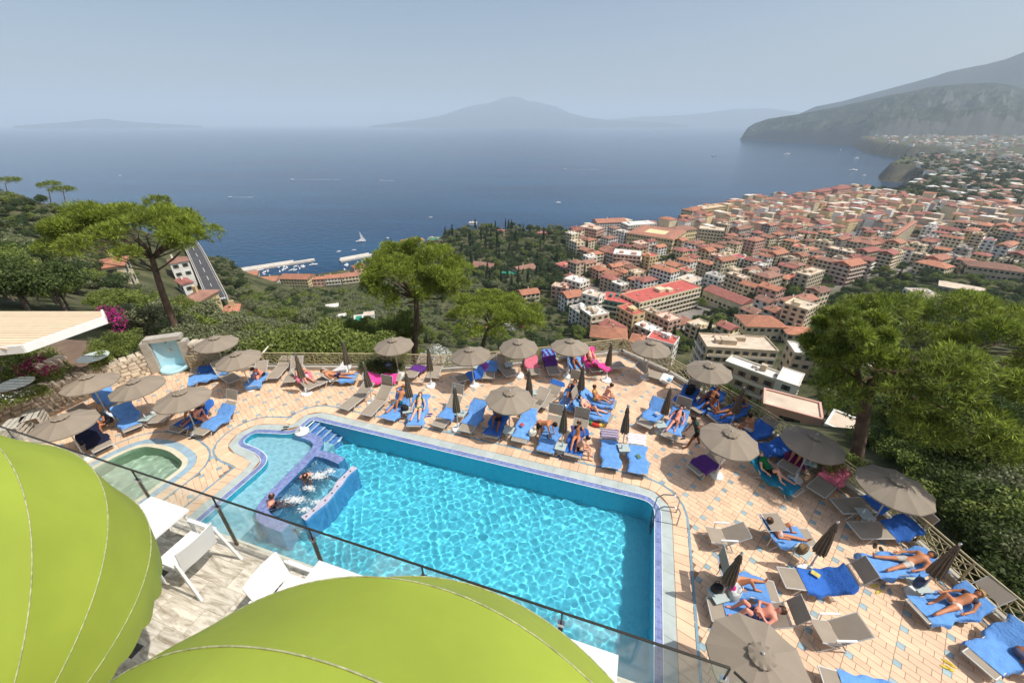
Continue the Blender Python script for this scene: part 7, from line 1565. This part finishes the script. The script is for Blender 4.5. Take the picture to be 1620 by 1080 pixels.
def pine(name, trunk, centre, rad, label, nclump=46, ntuft=4200, size=.42, tr=.34, seed=1, dark=.0, tilt=0.0, low=-.25, fill=.5, k=11, fork=.72):
    g = np.random.default_rng(seed); gr = random.Random(seed); base = Vector(trunk[0]); e = emp(name, base, 0, label, 'pine tree'); c0 = Vector(centre); R_ = Vector(rad)
    # clumps of needles over a flattened dome
    cl = []
    tries = 0
    while len(cl) < nclump and tries < 4000:
        tries += 1; a = gr.uniform(0, 2 * math.pi); q = gr.random() ** .5; zf = gr.uniform(low, 1.0); rr = math.sqrt(max(0.05, 1 - max(zf, 0) ** 2)) * (.55 + .45 * q) if zf < .85 else q * .6
        p = c0 + Vector((R_.x * rr * math.cos(a), R_.y * rr * math.sin(a), R_.z * zf * .8 + tilt * rr * math.cos(a) * R_.x)); s_ = gr.uniform(.13, .23) * (R_.x + R_.y) / 2
        if all((p - c_[0]).length > .55 * s_ for c_ in cl): cl.append((p, s_))
    P = []; D = []
    per = ntuft // len(cl)
    for p, s_ in cl:
        d = unit(g, per, .55); q = np.array(p) + d * np.array([s_, s_, s_ * .55]) * (fill + (1 - fill) * g.random((per, 1)) ** .5); P.append(q); D.append(d + np.array([0, 0, .55]))
    P = np.concatenate(P) - np.array(base); D = np.concatenate(D); D /= np.linalg.norm(D, axis=1, keepdims=True); V, F = tufts(P, D, size, g, k)
    o = np_mesh('crown', V, F, [m_pine, m_pine2], e); mi = (g.random(len(F) // k) < dark).repeat(k).astype(np.int32); o.data.polygons.foreach_set('material_index', mi)
    mb = MB(); tp = [Vector(p) - base for p in trunk]; sm = _smooth3(tp); n = len(sm); mb.tube(sm, [tr * (1.25 if i == 0 else 1) * (1 - .45 * i / n) for i in range(n)], 10)
    top = sm[-1]; far = sorted(cl, key=lambda c_: -c_[1])[:24]; o2 = mb.build('trunk', m_bark, e, True); bm_ = MB()
    forks = [sm[min(n - 1, int(n * f))] for f in (fork, (fork + 1) / 2, .95, 1.0)] if n > 4 else [top]
    for i, (p, s_) in enumerate(cl):
        if i % 3 == 0 or (p - c0).length > .75 * R_.x:
            f = forks[gr.randint(0, len(forks) - 1)] if len(forks) > 1 else top; limb(bm_, f, (p - base) - Vector((0, 0, s_ * .25)), tr * gr.uniform(.14, .26), tr * .05, gr, .14)
    bm_.build('limbs', m_bark, e, True); return e
def _smooth3(p, it=2):
    for _ in range(it):
        o = [p[0]]
        for a, b in zip(p[:-1], p[1:]): o += [a.lerp(b, .25), a.lerp(b, .75)]
        p = o + [p[-1]]
    return p
pine('umbrella_pine', [at_d(291, 560, 27), at_d(277, 515, 26.2), at_d(259, 470, 25.3), at_d(247, 432, 24.7), at_d(240, 405, 24.3)], at_d(208, 370, 24.2), (3.95, 3.75, 1.8), 'tall umbrella pine with a wide flat crown at the left', 56, 6200, .29, .235, 2, .14, low=-.3)
pine('umbrella_pine', [at_d(656, 590, 33), at_d(656, 540, 31.6), at_d(660, 505, 30.6), at_d(658, 470, 30)], at_d(656, 430, 29.7), (3.72, 3.6, 2.25), 'round crowned umbrella pine standing behind the back railing at centre', 66, 7000, .31, .28, 3, .14, low=-.6, fork=.93)
pine('umbrella_pine', [at_d(768, 578, 41), at_d(762, 552, 40.2), at_d(768, 530, 39.6), at_d(776, 512, 39)], at_d(782, 497, 38.9), (4.75, 4.5, 1.5), 'low flat crowned pine right of the round crowned one', 46, 5200, .33, .24, 4, .18, low=-.35)
pine('umbrella_pine', [at_d(1350, 745, 16.2), at_d(1360, 695, 15.6), at_d(1367, 650, 15.1), at_d(1374, 615, 14.7), at_d(1392, 588, 14.4)], at_d(1525, 570, 14.2), (4.8, 3.7, 1.95), 'large pine leaning over the right railing with a broad open crown', 58, 9800, .25, .25, 5, .32, low=-.85, fill=.45, k=12)
pine('umbrella_pine', [at_d(1366, 655, 15.1), at_d(1362, 620, 14.7), at_d(1355, 580, 14.3), at_d(1350, 555, 14.1)], at_d(1348, 545, 13.9), (1.2, 1.3, 1.35), 'narrow left leader of the large right pine', 20, 2200, .24, .11, 6, .3, low=-.8, fill=.4)
for (u, v, s_, lab) in ((8, 286, 1.0, 'small umbrella pine on the skyline at the left edge'), (76, 294, 1.05, 'small umbrella pine on the left skyline, left of its neighbour'), (100, 301, .85, 'small umbrella pine on the left skyline beside a white hut')):
    d_ = 262; t0 = at_d(u + 2, v + 26 * s_, d_); t0.z -= 3; pine('umbrella_pine', [t0, at_d(u + 2, v + 12, d_), at_d(u, v + 3, d_)], at_d(u, v, d_), (7.5 * s_, 7 * s_, 2.0), lab, 20, 520, 1.3, .3, int(u) + 20, .5, low=-.1, k=6)
# ---- broadleaf prototypes (unit height about 6 m)
def tree_mesh(seed, kind):
    g = np.random.default_rng(seed); gr = random.Random(seed); lobes = []
    if kind == 'cypress':
        for i in range(9): z = 1.0 + i * 1.0; lobes.append(((gr.uniform(-.15, .15), gr.uniform(-.15, .15), z), (.95 * (1 - abs(i - 3) / 9), .95 * (1 - abs(i - 3) / 9), .9)))
        V, F = leaves(lobes, 1500, .20, g, .6, .3)
    elif kind == 'bush':
        for i in range(13): a = gr.uniform(0, 6.28); q = gr.uniform(.2, 1.0); lobes.append(((q * math.cos(a), q * math.sin(a), gr.uniform(.2, .75)), (gr.uniform(.35, .6),) * 2 + (gr.uniform(.3, .5),)))
        V, F = leaves(lobes, 3000, .062, g, .45, .2, aspect=.5)
    else:
        nl = 15 if kind != 'dense' else 19
        for i in range(nl):
            a = gr.uniform(0, 6.28); q = gr.random() ** .5 * 2.2; z = 3.4 + gr.uniform(-1.2, 1.7) * (1 - q / 4); lobes.append(((q * math.cos(a), q * math.sin(a), z), (gr.uniform(.75, 1.35),) * 2 + (gr.uniform(.6, 1.0),)))
        V, F = leaves(lobes, 1900 if kind != 'near' else 6500, .21 if kind != 'near' else .115, g, .5, .3)
    return V, F
protos = {}
def proto(kind, i, mt_, bark):
    V, F = tree_mesh(100 + i, kind); me_o = np_mesh('crown', V, F, mt_); me = me_o.data; bpy.data.objects.remove(me_o); gr = random.Random(i); mb = MB()
    if kind == 'bush':
        for k in range(5): a = k * 1.3; limb(mb, (0, 0, -.4), (.6 * math.cos(a), .6 * math.sin(a), .6), .03, .012, gr)
    else:
        hh = 3.2 if kind != 'cypress' else 6; mb.tube([(0, 0, -1.5), (.05, .03, .6), (-.05, .06, hh)], [.22, .17, .07], 7)
        if kind != 'cypress':
            for k in range(6): a = k * 1.05 + i; limb(mb, (0, 0, 1.2 + .2 * k), (1.5 * math.cos(a), 1.5 * math.sin(a), 3.0 + .25 * k), .08, .025, gr)
    t = mb.build('trunk', bark); tm = t.data; bpy.data.objects.remove(t); return (me, tm)
for nm, kd, mt_ in (('olive', 'round', m_leafA), ('evergreen', 'dense', m_leafB), ('light', 'round', m_leafC), ('cypress', 'cypress', m_cyp), ('bush', 'bush', m_leafC), ('dbush', 'bush', m_leafD), ('obush', 'bush', m_leafA), ('near', 'near', m_leafC), ('dnear', 'near', m_leafD)):
    protos[nm] = [proto(kd, i * 7 + len(nm) * 31 + len(protos), mt_, m_bark2) for i in range(3 if kd != 'cypress' else 2)]
NAMES = {'olive': ('olive_tree', 'olive tree'), 'evergreen': ('evergreen_tree', 'tree'), 'light': ('broadleaf_tree', 'tree'), 'cypress': ('cypress_tree', 'cypress'), 'bush': ('shrub', 'shrub'), 'dbush': ('shrub', 'shrub'), 'obush': ('shrub', 'shrub'), 'near': ('broadleaf_tree', 'tree'), 'dnear': ('broadleaf_tree', 'tree')}
LOOK = {'olive': 'grey green olive tree', 'evergreen': 'dark evergreen tree', 'light': 'mid green bushy tree', 'cypress': 'slim dark cypress', 'bush': 'light green leafy shrub', 'dbush': 'dark leafy shrub', 'obush': 'grey green shrub', 'near': 'leafy green tree', 'dnear': 'dark leafy tree'}
# ground hit by a pixel ray, on a table of terrain heights
_rr = 16 * (2600 / 16.) ** np.linspace(0, 1, 150)
def ground_hits(UV):
    UV = np.array(UV, float); x = (UV[:, 0] - 810) / FPX; y = (540 - UV[:, 1]) / FPX; dy = _c + y * _s; dz = y * _c - _s; hl = np.hypot(x, dy); X = (x / hl)[:, None] * _rr; Y = (dy / hl)[:, None] * _rr; Zr = CAMZ + (dz / hl)[:, None] * _rr; Zt = height_np(X, Y); hit = Zr <= Zt; k = np.argmax(hit, 1); ok_ = hit.any(1)
    i = np.arange(len(UV)); return X[i, k], Y[i, k], Zt[i, k], ok_ & (Zt[i, k] > SEA + 3)
def pxpoly(poly, n, g):
    xs = [p[0] for p in poly]; ys = [p[1] for p in poly]; U = g.uniform(min(xs), max(xs), n * 4); V = g.uniform(min(ys), max(ys), n * 4); k = inside_np(poly, U, V); return np.stack([U[k], V[k]], 1)[:n]
tg = np.random.default_rng(77); TR = []   # (x,y,z,scale,kind,place)
deck_cl = [Vector(p) for p in DECK]; FT = np.array([(f[0], f[1], f[2]) for f in FOOT])
EXCL = [tuple(at(u, v, -98)[:2]) for u, v in ((728, 498), (845, 500), (848, 520), (738, 542))], [tuple(at(u, v, -80)[:2]) for u, v in ((1340, 558), (1435, 562), (1425, 615), (1360, 612))]
def scatter(poly, n, kinds, wts, s0, s1, place, lift=0.0, clear=True, far=None):
    UV = pxpoly(poly, n, tg); X, Y, Z, ok_ = ground_hits(UV); ks = tg.choice(len(kinds), len(UV), p=np.array(wts) / sum(wts))
    ind = inside_np(DECK, X, Y) | (dist_poly_np(DECK, X, Y) < .9)
    for i in range(len(UV)):
        if not ok_[i] or ind[i]: continue
        if clear and len(FT) and ((FT[:, 0] - X[i]) ** 2 + (FT[:, 1] - Y[i]) ** 2 < (FT[:, 2] * .8 + 1.5) ** 2).any(): continue
        if any(inside(e_, X[i], Y[i]) for e_ in EXCL): continue
        TR.append((X[i], Y[i], Z[i] + lift, tg.uniform(s0, s1), kinds[ks[i]], place))
# left hillside
scatter([(0, 300), (130, 318), (240, 370), (350, 405), (372, 440), (390, 470), (355, 480), (300, 380), (240, 420), (200, 470), (0, 470)], 420, ['olive', 'evergreen', 'light', 'obush'], [5, 3, 3, 2], .45, .95, 'on the left hillside')
scatter([(0, 330), (60, 340), (110, 420), (120, 500), (0, 500)], 46, ['dnear', 'near', 'evergreen'], [3, 2, 2], .5, .85, 'on the near left slope')
scatter([(120, 440), (300, 480), (420, 500), (560, 520), (600, 552), (300, 552), (230, 540), (165, 500)], 190, ['olive', 'light', 'near', 'obush'], [4, 3, 1, 2], .24, .48, 'behind the back left railing')
scatter([(362, 450), (400, 474), (470, 470), (560, 464), (640, 446), (700, 470), (690, 545), (600, 548), (420, 505), (380, 480)], 900, ['olive', 'light', 'evergreen'], [7, 3, 2], .75, 1.25, 'in the orchard below the deck')
scatter([(345, 405), (372, 425), (400, 462), (350, 470)], 60, ['olive', 'evergreen'], [1, 1], .5, .9, 'beside the coast road')
scatter([(640, 385), (700, 350), (760, 345), (905, 366), (900, 420), (880, 470), (800, 470), (700, 470), (640, 440)], 950, ['evergreen', 'olive', 'light', 'cypress'], [6, 3, 2, 1.4], 1.1, 1.9, 'on the wooded point')
scatter([(690, 350), (760, 346), (900, 364), (900, 372), (760, 356), (690, 362)], 70, ['evergreen', 'cypress'], [3, 2], 1.0, 1.7, 'along the sea cliff of the wooded point')
scatter([(690, 470), (870, 470), (930, 480), (940, 545), (860, 560), (700, 556)], 260, ['light', 'evergreen', 'olive'], [2, 3, 1], .6, 1.05, 'below the flat low pine')
# green gaps in the town, cliff park, right slope
scatter([(880, 370), (1100, 340), (1300, 320), (1640, 300), (1640, 430), (1300, 470), (1080, 560), (900, 545)], 1200, ['evergreen', 'light', 'cypress'], [5, 3, 1], .9, 1.55, 'between the town houses')
scatter([(905, 364), (1060, 360), (1110, 329), (1200, 308), (1290, 312), (1290, 318), (1200, 316), (1110, 338), (1060, 370), (905, 374)], 130, ['evergreen', 'light', 'cypress'], [5, 2, 1], 1.0, 1.7, 'along the town cliff', clear=True)
scatter([(1345, 300), (1440, 285), (1480, 300), (1470, 320), (1370, 316)], 110, ['evergreen', 'light'], [4, 1], 1.3, 2.0, 'in the cliff park')
scatter([(1430, 232), (1640, 222), (1640, 330), (1500, 326), (1450, 312), (1440, 290), (1455, 262)], 900, ['evergreen', 'olive'], [4, 2], 1.5, 2.6, 'on the far plain')
scatter([(1395, 246), (1440, 243), (1520, 240), (1470, 262), (1440, 270)], 40, ['evergreen'], [1], 1.3, 2.2, 'on the far cliff')
scatter([(1300, 470), (1460, 430), (1640, 430), (1640, 560), (1400, 560), (1320, 600), (1290, 560)], 520, ['evergreen', 'light', 'olive'], [5, 3, 1], .9, 1.6, 'behind the right pine')
scatter([(1270, 590), (1350, 560), (1420, 615), (1360, 690), (1290, 650)], 90, ['light', 'olive', 'near'], [3, 2, 2], .7, 1.2, 'below the right pine')
scatter([(1060, 520), (1160, 500), (1180, 540), (1110, 556), (1070, 570)], 50, ['light', 'evergreen'], [2, 2], .6, 1.0, 'in the sunken garden')
scatter([(1370, 640), (1620, 560), (1640, 560), (1640, 760), (1480, 760), (1400, 720)], 130, ['dnear', 'near', 'dbush', 'evergreen'], [4, 2, 2, 2], .42, .8, 'on the steep right slope')
scatter([(1360, 700), (1440, 740), (1520, 820), (1620, 950), (1640, 1010), (1640, 700), (1480, 690)], 330, ['bush', 'dbush', 'obush'], [3, 6, 1], .7, 1.5, 'beside the right railing')
scatter([(640, 530), (700, 520), (720, 575), (620, 575)], 26, ['light', 'bush'], [1, 2], .5, 1.1, 'behind the railing by the round pine')
# hand-placed shrubs: hedge behind the back rail, planters, flowering bushes
def put(u, v, z, s_, kind, place): p = at(u, v, z); TR.append((p.x, p.y, z, s_, kind, place))
for u in range(425, 610, 15): put(u + rnd.uniform(-5, 5), 566 + rnd.uniform(-3, 3), -.8, rnd.uniform(1.1, 1.7), 'bush', 'in the back left hedge')
for u in range(520, 660, 9): put(u + rnd.uniform(-5, 5), 545 + rnd.uniform(-8, 6), -4, rnd.uniform(.30, .46), 'near', 'left of the round pine')
for u in range(300, 430, 16): put(u, 556 + rnd.uniform(-6, 4), -.6, rnd.uniform(.9, 1.5), 'obush', 'behind the back left railing')
for u, v, s_ in ((600, 580, .6), (608, 585, .5), (586, 582, .5), (627, 585, .45)): put(u, v, .1, s_, 'dbush', 'at the foot of the back railing')
for u, v, s_ in ((175, 552, .8), (188, 562, .7), (160, 578, .55), (196, 545, .8), (205, 552, .6), (60, 590, .8), (45, 575, .9), (75, 600, .7), (95, 594, .6), (30, 598, .6)): put(u, v, 1.15, s_, 'bush', 'on the upper terrace at left')
for u, v, s_ in ((10, 640, .38), (30, 633, .4), (50, 628, .38), (68, 624, .35), (-8, 646, .4)): put(u, v, 1.4, s_, 'bush', 'on top of the left rubble wall')
for u, v, s_ in ((1155, 625, .5), (1170, 640, .45), (1190, 655, .5), (1300, 735, .5), (1320, 745, .45), (1340, 742, .55)): put(u, v, .25, s_, 'bush', 'in a planter by the right railing')
# ---- largest become single trees, the rest one mass per kind
TRS = []
for (x, y, z, s_, kd, pl) in TR:
    u, v, d = proj((x, y, z)); hgt = s_ * (1.3 if 'bush' in kd else 6.0); TRS.append((hgt / max(d, 3) * (1 if -30 < u < 1650 and v < 1090 else 0), x, y, z, s_, kd, pl))
TRS.sort(key=lambda t: -t[0]); NIT = 290; NI = [0]; masses = {}
for i, (ap, x, y, z, s_, kd, pl) in enumerate(TRS):
    vi = int(tg.integers(len(protos[kd]))); rz = float(tg.uniform(0, 6.28)); sq = float(tg.uniform(.85, 1.2))
    if NI[0] < NIT and ap > 0 and not (pl in ('beside the right railing', 'on the steep right slope') and 'bush' in kd):
        NI[0] += 1
        nm, cat = NAMES[kd]; e = emp(nm, (x, y, z), rz, f'{LOOK[kd]} {pl}', cat, f'{LOOK[kd]}s {pl}'); e.scale = (s_, s_, s_ * sq); me, tm = protos[kd][vi]; link_obj('crown', me, e); link_obj('trunk' if 'bush' not in kd else 'stems', tm, e)
    else: masses.setdefault((kd, vi), []).append((x, y, z, s_, rz, sq))
def gn_mass(key, pts):
    kd, vi = key; src = link_obj('foliage_source', protos[kd][vi][0]); src.location = (pts[0][0], pts[0][1], pts[0][2]); src.scale = (pts[0][3],) * 3; src.name = {'olive': 'olive_grove', 'evergreen': 'evergreen_wood', 'light': 'broadleaf_wood', 'cypress': 'cypress_row'}.get(kd, 'undergrowth'); tag(src, LOOK[kd] + ' in the wood below', kind='stuff')
    me = bpy.data.meshes.new('wood_points'); me.from_pydata([p[:3] for p in pts], [], []); a = me.attributes.new('scl', 'FLOAT_VECTOR', 'POINT'); a.data.foreach_set('vector', np.array([(p[3], p[3], p[3] * p[5]) for p in pts], np.float32).ravel()); a = me.attributes.new('rt', 'FLOAT_VECTOR', 'POINT'); a.data.foreach_set('vector', np.array([(0, 0, p[4]) for p in pts], np.float32).ravel())
    o = link_obj({'olive': 'olive_grove', 'evergreen': 'evergreen_wood', 'light': 'broadleaf_wood', 'cypress': 'cypress_row'}.get(kd, 'undergrowth'), me); tag(o, 'mass of ' + LOOK[kd] + 's covering the slopes and the plain', kind='stuff')
    ng = bpy.data.node_groups.new('wood', 'GeometryNodeTree'); ng.interface.new_socket('Geometry', in_out='INPUT', socket_type='NodeSocketGeometry'); ng.interface.new_socket('Geometry', in_out='OUTPUT', socket_type='NodeSocketGeometry'); N = ng.nodes; gi = N.new('NodeGroupInput'); go = N.new('NodeGroupOutput'); ip = N.new('GeometryNodeInstanceOnPoints'); oi = N.new('GeometryNodeObjectInfo'); oi.inputs['Object'].default_value = src; oi.inputs['As Instance'].default_value = True
    for nm, sk in (('scl', 'Scale'), ('rt', 'Rotation')):
        at_ = N.new('GeometryNodeInputNamedAttribute'); at_.data_type = 'FLOAT_VECTOR'; at_.inputs['Name'].default_value = nm; ng.links.new(at_.outputs['Attribute'], ip.inputs[sk])
    ng.links.new(gi.outputs[0], ip.inputs['Points']); ng.links.new(oi.outputs['Geometry'], ip.inputs['Instance']); ng.links.new(ip.outputs[0], go.inputs[0]); md = o.modifiers.new('wood', 'NODES'); md.node_group = ng
for k_, p_ in masses.items(): gn_mass(k_, p_)
# ---- flowers of the bougainvillea and on the wall
def flowers(pts, label, mt_, n, size, seed):
    g = np.random.default_rng(seed); lobes = [((p.x, p.y, p.z), (r_, r_, r_ * .8)) for p, r_ in pts]; V, F = leaves(lobes, n, size, g, .5, .2); c_ = V.mean(0); o = np_mesh('flowering_shrub', V - c_, F, mt_); o.location = c_; tag(o, label, 'shrub')
flowers([(at(165, 490, 3.6), .35), (at(182, 496, 3.4), .45), (at(192, 508, 3.2), .35), (at(174, 503, 3.0), .4), (at(188, 520, 2.6), .35)], 'magenta bougainvillea flowers at the corner of the pergola', m_flow, 420, .055, 1)
flowers([(at(58, 574, 2.0), .5), (at(40, 584, 1.9), .4), (at(75, 585, 1.9), .35)], 'dull magenta flowering bush under the pergola edge', leaf_mat('dull_magenta', S(150, 60, 96), .3), 420, .06, 2); flowers([(at(8, 632, 1.75), .3), (at(28, 626, 1.75), .3), (at(46, 622, 1.75), .25)], 'small white flowers on the left rubble wall', m_wflow, 90, .045, 3)
flowers([(at_d(690, 560, 26), .8), (at_d(705, 566, 26), .7), (at_d(680, 572, 26), .6)], 'white flowering oleander behind the back railing', m_wflow, 1500, .05, 4)

# ---- labels: tell apart the few that share one by their order from the left
ORD = ['first', 'second', 'third', 'fourth', 'fifth', 'sixth', 'seventh', 'eighth', 'ninth', 'tenth', 'eleventh', 'twelfth']
bpy.context.view_layer.update(); byl = {}
for o in list(bpy.data.objects):
    if o.parent is None and o.get('category') and o.get('label'):
        l = o['label'].split()
        if len(l) > 16: o['label'] = ' '.join(l[:16])
        byl.setdefault(o['label'], []).append(o)
for l, os_ in byl.items():
    if len(os_) == 2 and len(l.split()) > 12:
        os_.sort(key=lambda o: proj(o.location)[0])
        for o, sd_ in zip(os_, ('left', 'right')): o['label'] = ' '.join(l.split()[:14]) + f', {sd_} one'
    elif 2 < len(os_) <= 12 and len(l.split()) == 13:
        os_.sort(key=lambda o: proj(o.location)[0])
        for i, o in enumerate(os_): o['label'] = f'{l}, {ORD[i]} from left'
    elif 1 < len(os_) <= 12 and len(l.split()) <= 12:
        os_.sort(key=lambda o: proj(o.location)[0])
        for i, o in enumerate(os_): o['label'] = l + ', ' + ORD[i] + ' from the left'
    elif 12 < len(os_) <= 60 and len(l.split()) <= 11:
        nr = -(-len(os_) // 12); os_.sort(key=lambda o: proj(o.location)[2]); per = -(-len(os_) // nr); RN = ['front row', 'second row', 'third row', 'fourth row', 'fifth row']
        for r_ in range(nr):
            sub_ = sorted(os_[r_ * per:(r_ + 1) * per], key=lambda o: proj(o.location)[0])
            for i, o in enumerate(sub_): o['label'] = f'{l}, {RN[r_]}, {ORD[i]} from left'
